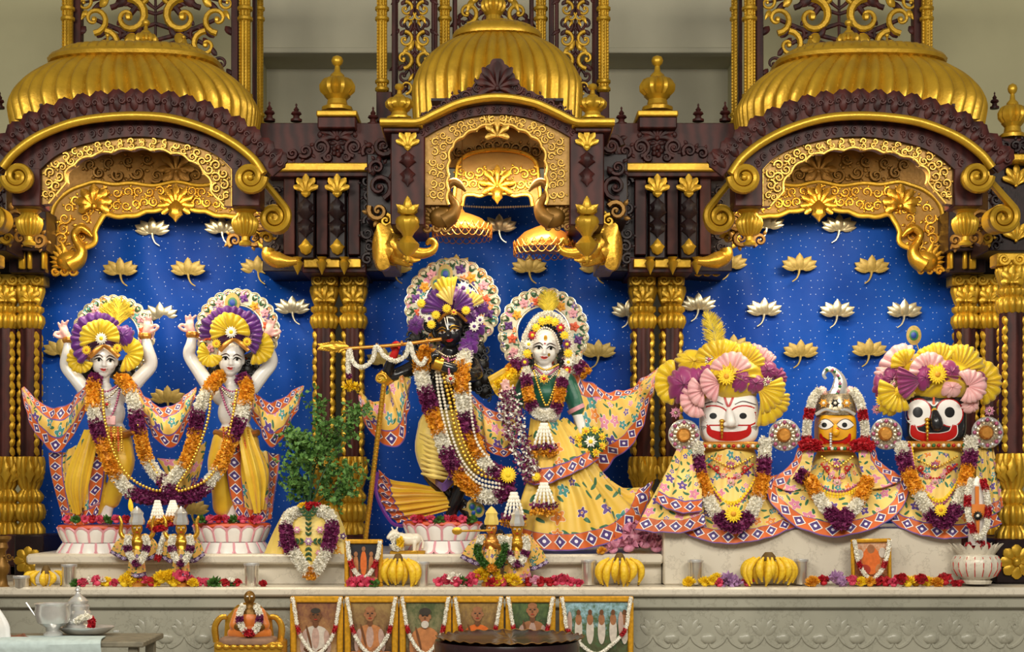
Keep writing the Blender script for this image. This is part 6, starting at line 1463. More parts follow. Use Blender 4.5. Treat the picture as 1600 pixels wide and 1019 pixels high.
def trio(label, fx, fy, hw, hh, skin, hem, neck, group='statues with large painted eyes'):
    st = thing('wide_robed_statue', label, 'statue', P(fx, 826, YT), group)
    mb = MB(); sball(mb, P(fx, fy, YT), (hw * S(YT), .10, hh * S(YT)), 4.0, 64, 44); b = mb.build('head', M[skin], st, 60)
    mb = MB(); box(mb, P(fx - hw - 2, fy + hh + 6, YT - .10), P(fx + hw + 2, fy + hh - 4, YT + .1), .006); mb.build('collar', M['gold_orange'], st)
    for q in range(13): mb = MB(); ball(mb, P(fx - hw + q * hw / 6, fy + hh + 1, YT - .105), 3 * S(YT), 8, 6); mb.build('collar_gem', M[('green_paint', 'red_paint', 'pearl')[q % 3]], st)
    return st, b
def robe(st, fx, top, hw, hem, mat='robe'):
    """short torso and wide draped robe, hem px polyline left to right"""
    n = len(hem); W = (hem[-1][0] - hem[0][0])
    rows = [T3([(x, y, z) for x, y, z in hem])]
    for t, zz in ((.3, .02), (.62, .05), (1.0, .1)):
        rows.append(T3([(x * (1 - t) + (fx + (x - fx) * 2 * hw / W) * t, y * (1 - t) + (top + 12 * abs((x - fx) / W) * 2 * (1)) * t, z * (1 - t) + (-.10 + .10 * (2 * (x - fx) / W) ** 2) * t) for x, y, z in hem]))
    return cloth('robe', rows, M[mat], st, 120, 50, hem=.07, hem_mat=M['border'], fold=.004, nf=6, fold_row=[1, 1, .4])
def trio_beads(st, fx, top, half, drop, z=-.17):
    for i, (mt, dx) in enumerate((('f_yellow', 0), ('f_yellow', 3), ('bead_pink', 7), ('bead_pink', 10))):
        beads('bead_string', [(fx - half - dx * .3, top - 20, YT - .1), (fx - half * .8, top + drop * .45, YT + z), (fx - half * .35, top + drop * .9 + dx * .6, YT + z - .03), (fx, top + drop + dx, YT + z - .04), (fx + half * .35, top + drop * .9 + dx * .6, YT + z - .03), (fx + half * .8, top + drop * .45, YT + z), (fx + half + dx * .3, top - 20, YT - .1)], 2.5, mt, st)
def chest_jewels(st, fx, y, s=1.0):
    for (dx, dy, r, mt) in ((0, 0, 9, 'bead_pink'), (-22, 4, 6, 'red_paint'), (22, 4, 6, 'red_paint'), (-12, 16, 6, 'pink_paint'), (12, 16, 6, 'pink_paint'), (0, 26, 8, 'silk_pink')):
        daisy(st, (fx + dx * s, y + dy, YT - .135 - .012 * dy / 10), r, mt, 'jewel', 8, 'chest_jewel')
    beads('chest_beads', [(fx - 34 * s, y - 14, YT - .12), (fx - 16 * s, y - 4, YT - .14), (fx, y + 2, YT - .145), (fx + 16 * s, y - 4, YT - .14), (fx + 34 * s, y - 14, YT - .12)], 2.2, 'bead_gold', st)
    beads('chest_beads', [(fx - 34 * s, y - 2, YT - .12), (fx - 18 * s, y + 12, YT - .145), (fx, y + 20, YT - .16), (fx + 18 * s, y + 12, YT - .145), (fx + 34 * s, y - 2, YT - .12)], 2.2, 'red_paint', st)
# ---- white face
s1, b1 = trio('statue with white face, huge round eyes and feathered pink purple turban', 1139, 654, 45, 42, 'white_paint', None, None)
D = Decal(b1, 1139, 652, 45, 40)
for s in (-1, 1):
    c = (s * .54 - .01, .05); ol = ell(c, .50, .37, 22); ol = [(x, max(y, c[1] - .34) + s * 0) for x, y in ol]
    D.fill('eye_outline', [(c[0] + (x - c[0]) * 1.12, c[1] + (y - c[1]) * 1.16) for x, y in ol], 'red_paint', .0012, 4); D.fill('eye', ol, 'white_paint', .0024, 4)
    D.fill('pupil', ell((c[0] + .02 * -s - .02, c[1]), .13, .12, 16), 'black_paint', .0036)
    D.line('brow_mark', [(s * .2, .5), (s * .5, .62), (s * .95, .48)], [.6, 1.1, .5], 'brown_paint', .002)
    for q in range(4): D.line('face_hatching', [(s * (.78 + .05 * q), -.42 - .03 * q), (s * (.86 + .04 * q), -.34 + .0 * q)], .5, 'brown_paint', .002, 4)
D.line('mouth', [(-.72, -.32), (-.66, -.58), (-.36, -.72), (0, -.75), (.36, -.72), (.66, -.58), (.72, -.32)], [2.0, 5.5, 7, 7.2, 7, 5.5, 2.0], 'red_paint', .0016, 40)
D.line('forehead_mark', [(-.2, .98), (-.1, .6), (-.02, .42), (.08, .6), (.2, .98)], 1.8, 'red_paint', .002, 20); D.fill('nose_dot', ell((0, .1), .09, .12, 12), 'yellow_paint', .002, 2)
blobn = blob('nose', [('c', [((1139, 640, -.19), 4), ((1141, 652, -.20), 7), ((1142, 660, -.205), 8)]), ('e', (1135, 663, -.2), (5, 4, 4)), ('e', (1149, 663, -.2), (5, 4, 4))], M['white_paint'], s1, .004, 3)
mb = MB(); ball(mb, P(1143, 660, YT - .135), np.array([5, 3, 4]) * S(YT), 8, 6); mb.build('nose_tip', M['red_paint'], s1)
mb = MB(); [ball(mb, P(1128, 658 + 5 * i, YT - .108), np.array([4.2 - .5 * i, 3, 3.2]) * S(YT), 8, 6) for i in range(6)]; mb.build('nose_ornament', M['gold_bright'], s1)
blob('torso', [('e', (1139, 725, -.08), (46, 28, 44)), ('e', (1139, 770, -.08), (60, 36, 50))], M['silk_pale'], s1, .012, 3)
robe(s1, 1139, 702, 44, [(1056, 826, -.24), (1094, 843, -.275), (1139, 850, -.29), (1195, 842, -.275), (1248, 822, -.24)])
cloth('sleeve_under', [T3([(992, 828, -.26), (1030, 832, -.29), (1070, 832, -.3), (1103, 820, -.28)]), T3([(1012, 792, -.22), (1040, 796, -.25), (1072, 796, -.26), (1098, 790, -.25)]), T3([(1040, 740, -.12), (1056, 742, -.15), (1076, 742, -.16), (1092, 740, -.14)])], M['robe'], s1, 60, 30, hem=.07, hem_mat=M['border'], fold=.006, nf=3)
cloth('sleeve', [T3([(1024, 784, -.26), (1046, 796, -.30), (1072, 802, -.31), (1097, 798, -.29)]), T3([(1036, 750, -.20), (1056, 756, -.24), (1076, 760, -.25), (1096, 756, -.23)]), T3([(1058, 702, -.08), (1068, 702, -.11), (1078, 702, -.12), (1088, 702, -.1)])], M['robe'], s1, 60, 40, hem=.062, hem_mat=M['border'], fold=.005, nf=3)
disc_hand(s1, 1069, 680); disc_hand(s1, 1226, 680); chest_jewels(s1, 1142, 728); trio_beads(s1, 1143, 715, 46, 70)
def turban(st, items, y=YT):
    for it in items:
        k, mt = it[0], {'y': 'silk_lemon', 'm': 'silk_magenta', 'p': 'silk_pink'}[it[1]]
        nm = {'y': 'yellow', 'm': 'magenta', 'p': 'pink'}[it[1]]
        if k == 'f': _, _, x, yy, r, a0, a1, n, dy = it; fan(st, nm + '_fan', mt, (x, yy, y + dy), 2, r, a0, a1, n, depth=3.8, cone=.3)
        else: _, _, x, yy, rx, ry, dy = it; puff(st, nm + '_puff', mt, (x, yy, y + dy), rx, ry, int(x) % 17, .17, nf=8)
turban(s1, [('b', 'y', 1135, 590, 68, 44, .02), ('f', 'y', 1056, 598, 34, 95, 265, 9, -.04), ('b', 'y', 1082, 566, 26, 18, -.03), ('f', 'y', 1125, 572, 40, 40, 170, 12, -.06), ('f', 'y', 1158, 574, 36, 0, 110, 10, -.06), ('f', 'p', 1176, 574, 34, 30, 110, 7, -.02), ('f', 'p', 1142, 586, 34, 20, 165, 11, -.11),
            ('b', 'm', 1066, 602, 25, 26, -.07), ('b', 'm', 1090, 596, 20, 20, -.08), ('b', 'm', 1110, 584, 19, 15, -.09), ('b', 'm', 1156, 594, 16, 18, -.12), ('b', 'm', 1178, 600, 20, 14, -.09), ('b', 'm', 1197, 580, 18, 16, -.06), ('f', 'm', 1205, 592, 22, -20, 50, 5, -.05), ('f', 'p', 1192, 578, 26, 40, 80, 4, -.03),
            ('f', 'p', 1124, 598, 30, 130, 262, 9, -.14), ('f', 'p', 1100, 610, 26, 130, 270, 8, -.12), ('f', 'p', 1088, 626, 26, 130, 300, 9, -.10), ('f', 'y', 1184, 606, 40, -85, 25, 10, -.10), ('f', 'y', 1188, 622, 42, -100, 10, 10, -.08)])
daisy(s1, (1135, 588, YT - .17), 15, 'f_yellow', 'f_orange', 16); feather(s1, (1120, 555), (1106, 495), 36, YT - .04, bend=4)
daisy(s1, (1200, 597, YT - .13), 10, 'jewel', 'bead_pink', 8, 'turban_jewel'); daisy(s1, (1108, 562, YT - .1), 10, 'jewel', 'bead_pink', 8, 'turban_jewel'); daisy(s1, (1056, 645, YT - .04), 10, 'f_pink', 'jewel', 8, 'side_jewel'); daisy(s1, (1222, 622, YT - .02), 9, 'f_pink', 'jewel', 8, 'side_jewel')
GT = lambda pts: [(p[0], p[1], YT + p[2]) for p in pts]
garland('flower garland on the white-faced statue with a yellow daisy at its point', GT([(1090, 694, -.1), (1090, 722, -.14), (1098, 756, -.2), (1110, 788, -.26), (1128, 812, -.31), (1147, 822, -.33), (1166, 812, -.31), (1180, 788, -.26), (1190, 756, -.2), (1194, 722, -.14), (1196, 688, -.1)]), 11.5, [(22, 'w'), (26, 'p'), (36, 'o'), (34, 'w'), (26, 'p'), (26, 'p'), (34, 'w'), (36, 'o'), (26, 'p'), (28, 'w')], seed=7)
daisy(thing('gerbera', 'yellow gerbera on the garland point of the white-faced statue', 'flower', P(1146, 803, YT - .36)), (1146, 803, YT - .36), 15, 'f_yellow', 'f_orange', 16, 'petals')
# ---- small yellow face
s2, b2 = trio('smaller statue with yellow face under a silver crown, between two turbaned ones', 1305, 672, 30, 28, 'yellow_paint', None, None)
D = Decal(b2, 1305, 672, 30, 28)
for s in (-1, 1):
    c = (s * .53, .28); D.fill('eye_outline', almond(c, .5, .36), 'brown_paint', .0012, 3); D.fill('eye', almond(c, .45, .31), 'white_paint', .0024, 3); D.fill('pupil', ell((c[0] - .04, c[1]), .14, .14, 14), 'black_paint', .0036, 2)
D.line('mouth', [(-.78, -.2), (-.66, -.55), (-.3, -.72), (0, -.74), (.3, -.72), (.66, -.55), (.78, -.2)], [1.4, 4.2, 4.6, 4.4, 4.6, 4.2, 1.4], 'red_paint', .0016, 36)
D.line('mouth_line', [(-.62, -.4), (-.3, -.6), (0, -.62), (.3, -.6), (.62, -.4)], .6, 'brown_paint', .0026, 24)
blob('nose', [('c', [((1305, 666, -.185), 3.5), ((1306, 676, -.195), 6)])], M['yellow_paint'], s2, .004, 2)
mb = MB(); ball(mb, P(1307, 672, YT - .12), np.array([4, 2, 4]) * S(YT), 8, 6); mb.build('nose_tip', M['red_paint'], s2)
mb = MB(); [ball(mb, P(1298, 678 + 4 * i, YT - .107), np.array([2.6, 2, 2]) * S(YT), 8, 6) for i in range(6)]; mb.build('nose_ornament', M['silver'], s2)
mb = MB(); lathe_px(mb, 1305, [(32, 650), (33, 644), (31, 630), (27, 618), (14, 611), (.5, 610)], YT, 40, sy=1.0); cw = mb.build('crown', M['jewel'], s2)
for i in range(3): daisy(cw, (1287 + 18 * i, 630, YT - .105), 8, ('f_orange', 'black_paint', 'f_orange')[i], 'pearl', 6, 'crown_flower')
mb = MB(); prel(mb, [(1274, 648), (1290, 640), (1305, 644), (1320, 640), (1336, 648)], 2.6, YT - .1, n=6, samp=24); mb.build('crown_edge', M['silver'], cw)
mb = MB(); prel(mb, [(1306, 622), (1312, 606), (1311, 590), (1302, 579), (1292, 578), (1287, 586), (1291, 592)], [13, 13, 11, 7, 4.5, 3.5, 2], YT - .06, n=10, dk=.4, samp=40); ag = mb.build('aigrette', M['silver'], s2)
for i, t_ in enumerate(np.linspace(0, 1, 14)):
    q = cr([(1306, 620), (1312, 606), (1311, 590), (1302, 579), (1292, 578)], 14)[i]; mb = MB(); ball(mb, P(q[0], q[1], YT - .078), 2.6 * S(YT), 8, 6); mb.build('gem', M[('pearl', 'green_paint', 'bead_pink')[i % 3]], ag)
for s in (-1, 1): puff(s2, 'pink_puff', 'silk_pink', (1305 + s * 22, 612, YT - .02), 9, 8, 3)
blob('torso', [('e', (1306, 732, -.06), (38, 26, 40)), ('e', (1306, 770, -.06), (60, 34, 46))], M['silk_pale'], s2, .012, 3)
robe(s2, 1306, 716, 40, [(1203, 745, -.13), (1197, 762, -.16), (1210, 792, -.22), (1247, 824, -.27), (1306, 839, -.31), (1372, 823, -.28), (1408, 795, -.23), (1420, 766, -.17), (1412, 744, -.14)])
cloth('shawl', [T3([(1247, 700, -.08), (1236, 724, -.1), (1216, 742, -.12), (1203, 756, -.14)]), T3([(1258, 700, -.1), (1254, 730, -.12), (1244, 750, -.14), (1232, 766, -.16)]), T3([(1272, 704, -.1), (1268, 730, -.12), (1262, 748, -.14), (1256, 764, -.16)])], M['robe'], s2, 40, 24, hem=.05, hem_mat=M['border'], fold=.004, nf=3)
cloth('shawl', [T3([(1366, 700, -.08), (1376, 722, -.1), (1396, 736, -.12), (1414, 748, -.14)]), T3([(1355, 700, -.1), (1358, 730, -.12), (1370, 748, -.14), (1382, 760, -.16)]), T3([(1341, 704, -.1), (1344, 730, -.12), (1350, 748, -.14), (1356, 764, -.16)])], M['robe'], s2, 40, 24, hem=.05, hem_mat=M['border'], fold=.004, nf=3)
chest_jewels(s2, 1308, 728, .7)
for i, (mt, d_) in enumerate((('bead_pink', 0), ('f_yellow', 5), ('f_yellow', 9))): beads('bead_string', [(1268, 744 + d_ * .3, YT - .16), (1288, 762 + d_, YT - .19), (1308, 768 + d_, YT - .2), (1328, 764 + d_, YT - .19), (1352, 748 + d_ * .3, YT - .16)], 2.4, mt, s2)
garland('short flower garland across the lap of the yellow-faced statue', GT([(1248, 742, -.17), (1266, 752, -.19), (1276, 772, -.22), (1288, 790, -.26), (1304, 808, -.31), (1316, 820, -.34), (1322, 806, -.31), (1338, 790, -.26), (1348, 770, -.22), (1356, 750, -.18)]), 11.5, [(10, 'p'), (30, 'o'), (30, 'w'), (24, 'p'), (24, 'p'), (30, 'w'), (36, 'o')], seed=8)
for s in (-1, 1):
    x = 1306 + s * 40
    garland('white side garland with red roses %s the silver-crowned statue face' % ('left of' if s < 0 else 'right of'), GT([(1306 + s * 26, 610, -.06), (x - s * 4, 624, -.08), (x + s * 2, 648, -.09), (x + s * 6, 676, -.1), (x + s * 4, 698, -.11)]), 8, [(34, 'w'), (14, 'r'), (26, 'w'), (14, 'r')], seed=50 + s, group='side garlands of the crowned statue')
    garland('bunch of red roses ending the side garland %s the silver-crowned statue' % ('left of' if s < 0 else 'right of'), GT([(x - s * 16, 698, -.12), (x + s * 2, 694, -.13), (x + s * 16, 698, -.12)]), 9, [(1, 'r')], seed=60 + s, group='rose bunches of the crowned statue')
# ---- black face
s3, b3 = trio('statue with black face, huge round eyes and turban with yellow fan', 1459, 655, 47, 40, 'skin_black', None, None)
D = Decal(b3, 1459, 655, 47, 38)
for s in (-1, 1):
    c = (s * .53, .26); D.fill('eye_outline', ell(c, .46, .60, 22, s * 8), 'red_paint', .0012, 4); D.fill('eye', ell(c, .42, .55, 22, s * 8), 'white_paint', .0024, 4); D.fill('pupil', ell((c[0], c[1] + .02), .17, .22, 16), 'black_paint', .0036, 3)
D.line('mouth_outline', [(-.7, -.2), (-.62, -.6), (-.3, -.74), (0, -.76), (.3, -.74), (.62, -.6), (.7, -.2)], [4.5, 7.6, 7.6, 7.6, 7.6, 7.6, 4.5], 'white_paint', .0012, 40)
D.line('mouth', [(-.7, -.24), (-.62, -.6), (-.3, -.74), (0, -.76), (.3, -.74), (.62, -.6), (.7, -.24)], [3.4, 6.4, 6.4, 6.4, 6.4, 6.4, 3.4], 'red_paint', .0024, 40)
D.line('forehead_mark', [(0, .95), (0, .6)], [1.2, 2.2], 'orange_paint', .002, 6); D.line('forehead_mark', [(-.14, .7), (0, .55), (.14, .7)], 1.2, 'white_paint', .002, 8); D.fill('nose_drop', ell((.02, .28), .1, .24, 14), 'green_paint', .003, 2); D.fill('nose_drop', ell((.02, .36), .09, .1, 14), 'yellow_paint', .0042, 2)
blob('nose', [('c', [((1461, 646, -.185), 6), ((1463, 658, -.195), 9), ((1464, 664, -.195), 10)])], M['skin_black'], s3, .004, 3)
mb = MB(); [ball(mb, P(1449, 656 + 6 * i, YT - .11), np.array([4.4 - .5 * i, 3, 3.4]) * S(YT), 8, 6) for i in range(6)]; mb.build('nose_ornament', M['gold_bright'], s3)
blob('torso', [('e', (1461, 725, -.08), (46, 28, 44)), ('e', (1461, 770, -.08), (58, 34, 50))], M['silk_pale'], s3, .012, 3)
robe(s3, 1462, 704, 42, [(1385, 808, -.2), (1400, 820, -.23), (1430, 834, -.265), (1477, 842, -.285), (1520, 837, -.27), (1566, 818, -.2)])
cloth('sleeve', [T3([(1520, 806, -.18), (1540, 808, -.18), (1560, 800, -.14), (1568, 792, -.1)]), T3([(1524, 760, -.15), (1540, 762, -.14), (1554, 756, -.1), (1562, 750, -.06)]), T3([(1526, 700, -.06), (1536, 700, -.06), (1546, 698, -.04), (1552, 696, -.02)])], M['robe'], s3, 50, 36, hem=.06, hem_mat=M['border'], fold=.005, nf=3)
disc_hand(s3, 1385, 678); disc_hand(s3, 1543, 676); chest_jewels(s3, 1461, 728); trio_beads(s3, 1466, 715, 42, 66)
turban(s3, [('b', 'y', 1462, 592, 66, 42, .02), ('f', 'p', 1412, 580, 40, 70, 170, 7, -.02), ('b', 'p', 1388, 586, 20, 16, .0), ('f', 'y', 1416, 572, 26, 60, 190, 8, -.05), ('f', 'y', 1462, 578, 40, 40, 140, 10, -.06), ('f', 'y', 1492, 584, 44, 10, 110, 11, -.06), ('f', 'y', 1528, 598, 34, -80, 110, 12, -.05), ('f', 'p', 1450, 582, 30, 20, 190, 11, -.10),
            ('b', 'm', 1378, 604, 14, 20, -.03), ('b', 'm', 1392, 592, 14, 16, -.05), ('f', 'm', 1440, 594, 40, 150, 230, 9, -.12), ('b', 'm', 1443, 590, 13, 18, -.12), ('b', 'm', 1484, 582, 16, 17, -.12), ('b', 'm', 1504, 588, 18, 14, -.09), ('b', 'm', 1526, 594, 15, 14, -.08),
            ('f', 'p', 1512, 604, 26, -120, 130, 14, -.13), ('b', 'p', 1484, 606, 18, 14, -.11), ('b', 'p', 1516, 634, 14, 11, -.09), ('f', 'y', 1404, 610, 34, 150, 300, 10, -.09), ('b', 'y', 1412, 614, 16, 11, -.1), ('b', 'y', 1390, 632, 16, 18, -.06)])
daisy(s3, (1465, 585, YT - .17), 16, 'f_yellow', 'f_orange', 18); daisy(s3, (1530, 616, YT - .12), 9, 'f_yellow', 'f_orange', 12); daisy(s3, (1378, 625, YT - .09), 11, 'f_yellow', 'f_orange', 14)
peacock(s3, (1428, 524), 9, YT + .02, (1440, 560)); daisy(s3, (1397, 600, YT - .1), 8, 'jewel', 'f_pink', 8, 'turban_jewel'); daisy(s3, (1370, 640, YT - .03), 9, 'f_pink', 'jewel', 8, 'side_jewel'); daisy(s3, (1546, 642, YT - .03), 9, 'f_pink', 'jewel', 8, 'side_jewel')
garland('flower garland on the black-faced statue beside the right column', GT([(1408, 694, -.1), (1412, 718, -.14), (1424, 748, -.2), (1440, 780, -.26), (1456, 804, -.3), (1473, 816, -.32), (1490, 802, -.3), (1502, 774, -.26), (1511, 738, -.2), (1516, 708, -.14), (1517, 686, -.1)]), 11.5, [(20, 'w'), (26, 'p'), (36, 'o'), (34, 'w'), (26, 'p'), (26, 'p'), (34, 'w'), (34, 'o'), (26, 'p'), (24, 'w')], seed=9)
daisy(thing('gerbera', 'small yellow gerbera on the garland point of the black-faced statue', 'flower', P(1470, 797, YT - .36)), (1470, 797, YT - .355), 11, 'f_yellow', 'f_orange', 14, 'petals')

# ================================================================ offerings and small things
YM = -.60
# ---- potted herb under an embroidered cloth
hb = thing('potted_herb', 'leafy green herb in a pot draped with a yellow embroidered cloth', 'potted plant', P(482, 866, -.4))
mb = MB(); lathe_px(mb, 482, [(30, 866), (36, 850), (40, 820), (34, 800), (28, 796)], -.38, 24); mb.build('pot', M['wood_black'], hb)
def H3(pts): return [np.array(P(*p)) for p in pts]
cloth('pot_cover', [H3([(414, 866, -.40), (432, 872, -.47), (452, 870, -.50), (482, 873, -.53), (512, 870, -.50), (532, 872, -.47), (546, 864, -.40)]), H3([(428, 832, -.38), (440, 834, -.46), (458, 834, -.50), (482, 836, -.52), (506, 834, -.50), (526, 832, -.46), (540, 830, -.38)]), H3([(444, 800, -.34), (450, 796, -.42), (462, 794, -.46), (482, 794, -.47), (502, 794, -.46), (516, 796, -.42), (528, 800, -.34)])], M['silk_pale'], hb, 90, 40, fold=.010, nf=6, fold_row=[1, .6, .3])
ap = cloth('front_apron', [H3([(458, 872, -.535), (482, 884, -.55), (506, 872, -.535)]), H3([(454, 832, -.53), (482, 838, -.545), (510, 832, -.53)]), H3([(450, 800, -.49), (482, 801, -.51), (514, 800, -.49)])], M['silk_pale'], hb, 40, 30)
mb = MB()
for (x, y, an, L) in ((482, 846, 90, 26), (482, 846, -90, 26), (482, 846, 0, 22), (482, 846, 180, 22), (482, 812, 60, 18), (482, 812, 120, 18), (482, 820, 90, 18)):
    for k in range(3):
        a = math.radians(an); c = (x + math.cos(a) * L * (.35 + .3 * k), y - math.sin(a) * L * (.35 + .3 * k))
        for d in (-40, 40): leaf(mb, c, an + d, 8, 4.2, -.556, nu=4)
mb.build('embroidered_leaves', M['leaf_dark'], ap)
for i, (x, y, r, mt) in enumerate(((482, 846, 8, 'f_mauve'), (464, 828, 7, 'f_pink'), (500, 828, 7, 'f_pink'), (466, 864, 6, 'f_pink'), (498, 864, 6, 'f_pink'))): daisy(ap, (x, y, -.557), r, mt, 'pearl', 6, 'embroidered_flower')
for i, (x, y, r, mt) in enumerate(((440, 850, 8, 'silk_purple'), (524, 856, 9, 'f_orange'), (536, 838, 7, 'silk_purple'), (446, 864, 8, 'f_orange'), (530, 866, 6, 'f_orange'))): daisy(hb, (x, y, -.50), r, mt, 'pearl', 5, 'cover_flower')
garland('white and purple flower garland hanging on the draped herb pot', [(470, 798, -.50), (452, 806, -.52), (447, 822, -.54), (450, 846, -.56), (462, 868, -.57), (486, 896, -.57), (508, 866, -.57), (516, 842, -.56), (519, 820, -.54), (514, 804, -.52), (496, 797, -.50)], 11, [(36, 'w'), (40, 'p'), (40, 'w'), (10, 'o'), (40, 'w'), (40, 'p'), (36, 'w')], seed=71)
garland('short row of red and yellow petals on top of the herb pot', [(468, 794, -.5), (482, 791, -.51), (500, 793, -.5)], 7, [(1, 'y'), (2, 'r')], seed=72)
rng = np.random.RandomState(5); mb = MB(); lf = []
stems = [[(482, 800), (480, 740), (470, 690), (450, 676)], [(482, 800), (490, 740), (498, 680), (496, 626)], [(482, 800), (500, 760), (530, 735), (560, 740)], [(482, 800), (505, 740), (540, 680), (568, 640)], [(482, 800), (470, 760), (460, 735), (466, 712)], [(482, 800), (492, 730), (520, 690), (536, 664)], [(482, 800), (476, 770), (462, 760), (458, 765)], [(482, 800), (510, 775), (540, 770), (556, 762)], [(482, 800), (486, 720), (478, 690), (455, 690)]]
for sx in stems:
    z = rng.uniform(-.5, -.3, len(sx)); z[0] = -.40; p = cr([P(x, y, zz) for (x, y), zz in zip(sx, z)], 30); tube(mb, p, [.004, .0018], 5)
    for _ in range(24):
        b = p[rng.randint(12, 30)]; e = b + rng.normal(0, .035, 3) + np.array([0, 0, .012]); tube(mb, np.array([b, e]), [.0018, .001], 4)
        for _ in range(10): lf.append(b + (e - b) * rng.uniform(.3, 1.3) + rng.normal(0, .010, 3))
mb.build('stems', M['leaf_dark'], hb)
lf = np.array(lf); mb = MB(); u = rng.normal(0, 1, lf.shape); u[:, 1] -= .4; u /= np.linalg.norm(u, axis=1)[:, None]; petals(mb, lf, u, .030, .021, rng, .3, .25); o = mb.build('foliage', M['leaf'], hb, None); o['kind'] = 'stuff'

# ---- small gilded figurines in wide capes
def figurine(label, cx, dx, cape, metal, crown, arms, gar, seed, flat_base=True, hair=False, skirt=False):
    t = thing('figurine', label, 'figurine', P(cx, 915, YM), 'small dressed figurines'); q = lambda *a: (cx + a[0], a[1] + dx, a[2] if len(a) > 2 else 0)
    parts = [('e', q(0, 826), (9, 8.5, 11)), ('c', [(q(0, 834), 5), (q(0, 842), 6)]), ('e', q(0, 848), (15, 8, 9)), ('e', q(0, 862), (12, 9, 16)), ('e', q(0, 880), (12, 10, 14)), ('c', [(q(4, 880), 8), (q(4, 912), 5)]), ('c', [(q(-4, 880), 8), (q(-4, 912), 5)]), ('c', [(q(0, 824, -.028), 1.6), (q(0, 829, -.032), 2.2)])]
    if arms == 'up':
        for s in (-1, 1): parts += [('c', [(q(s * 13, 846), 4.5), (q(s * 25, 834), 4), (q(s * 24, 818), 3), (q(s * 27, 808), 2.4)])]
    else:
        for s in (-1, 1): parts += [('c', [(q(s * 13, 846), 4.5), (q(s * 18, 858, -.02), 4), (q(s * 6 - 6, 848, -.05), 3)])]
    b = blob('body', parts, M[metal], t, .004, 2, YM)
    for s in (-1, 1):
        mb = MB(); ball(mb, P(cx + s * 3.4, 825 + dx, YM - 9 * S(YM)), np.array([2.0, 1, 1.2]) * S(YM), 6, 5); e = mb.build('eye', M['white_paint'], t)
        mb = MB(); ball(mb, P(cx + s * 3.4, 825 + dx, YM - 9.8 * S(YM)), .9 * S(YM), 6, 5); mb.build('iris', M['black_paint'], e)
    mb = MB(); ball(mb, P(cx, 832 + dx, YM - 8.4 * S(YM)), np.array([2.6, 1, .9]) * S(YM), 6, 5); mb.build('lips', M['lip'], t)
    mb = MB(); lathe_px(mb, cx, [(11, 820 + dx), (12, 815 + dx), (9, 806 + dx), (10, 802 + dx), (5, 795 + dx), (.3, 791 + dx)], YM, 16, lobes=8, amp=.12); mb.build('crown', M[crown], t)
    mb = MB(); lathe_px(mb, cx, [(16, 916), (16, 911), (12, 908)], YM, 20); mb.build('base', M['gold_orange'], t)
    if hair: hair_curls(t, [(cx + 14, 838 + dx, 10), (cx + 17, 852 + dx, 10), (cx - 10, 826 + dx, 7)], YM + .03, seed)
    for (a, b_, c_, d_) in cape:
        rows = [[np.array(P(x, y, z)) for x, y, z in r] for r in (a, b_, c_)]; cloth('cape', rows, M['cape'], t, 40, 26, hem=.022, hem_mat=M['border_small'], fold=.003, nf=d_)
    if True:
        w_ = 22 if skirt else 15
        rows = [[np.array(P(cx + x, y + dx, YM + z)) for x, y, z in r] for r in (((-w_, 900 + 6 * skirt, -.02), (0, 903 + 6 * skirt, -.06), (w_, 900 + 6 * skirt, -.02)), ((-w_ * .85, 880, -.025), (0, 882, -.055), (w_ * .85, 880, -.025)), ((-10, 858, -.03), (0, 859, -.045), (10, 858, -.03)))]
        cloth('skirt', rows, M['cape'], t, 30, 20, hem=.02, hem_mat=M['border_small'], fold=.003, nf=3)
    gr = garland('garland on ' + label, [(cx + a, b + dx, YM + c) for a, b, c in gar[0]], gar[1], gar[2], seed=seed, group='figurine garlands')
    return t
M['cape'] = embroid('small_cape', hx('#e8bc5c'), hx('#d49c40'), 26, .009, 3.3, leaf_scale=44)
def cape_for(cx, x0, x1, hy, ty=836, z=YM):
    return [([(x0, hy - 12, z + .03), ((x0 + cx) / 2, hy, z - .02), (cx, hy - 2, z + .03), ((x1 + cx) / 2, hy, z - .02), (x1, hy - 12, z + .03)], [((x0 + cx) / 2 - 12, (hy + ty) / 2 - 8, z + .02), ((x0 + cx * 3) / 4 - 6, (hy + ty) / 2, z - .03), (cx, (hy + ty) / 2, z + .04), ((x1 + cx * 3) / 4 + 6, (hy + ty) / 2, z - .03), ((x1 + cx) / 2 + 12, (hy + ty) / 2 - 8, z + .02)], [(cx - 20, ty, z + .02), (cx - 12, ty - 2, z - .02), (cx, ty, z + .03), (cx + 12, ty - 2, z - .02), (cx + 20, ty, z + .02)], 4)]
gU = [(-13, 838, -.05), (-15, 852, -.06), (-10, 870, -.075), (0, 880, -.085), (10, 870, -.075), (15, 852, -.06), (13, 838, -.05)]
figurine('small gold figurine with silver crown and raised arms, yellow feather above', 214, 0, cape_for(214, 172, 252, 876), 'gold_bright', 'silver', 'up', (gU, 6.5, [(16, 'w'), (8, 'p'), (20, 'w'), (6, 'p'), (20, 'w'), (8, 'p'), (16, 'w')]), 81)
figurine('small gold figurine with silver crown and raised arms, nearer the second statue', 283, 0, cape_for(283, 246, 321, 880), 'gold_bright', 'silver', 'up', (gU, 6.5, [(16, 'w'), (8, 'p'), (20, 'w'), (6, 'p'), (20, 'w'), (8, 'p'), (16, 'w')]), 82)
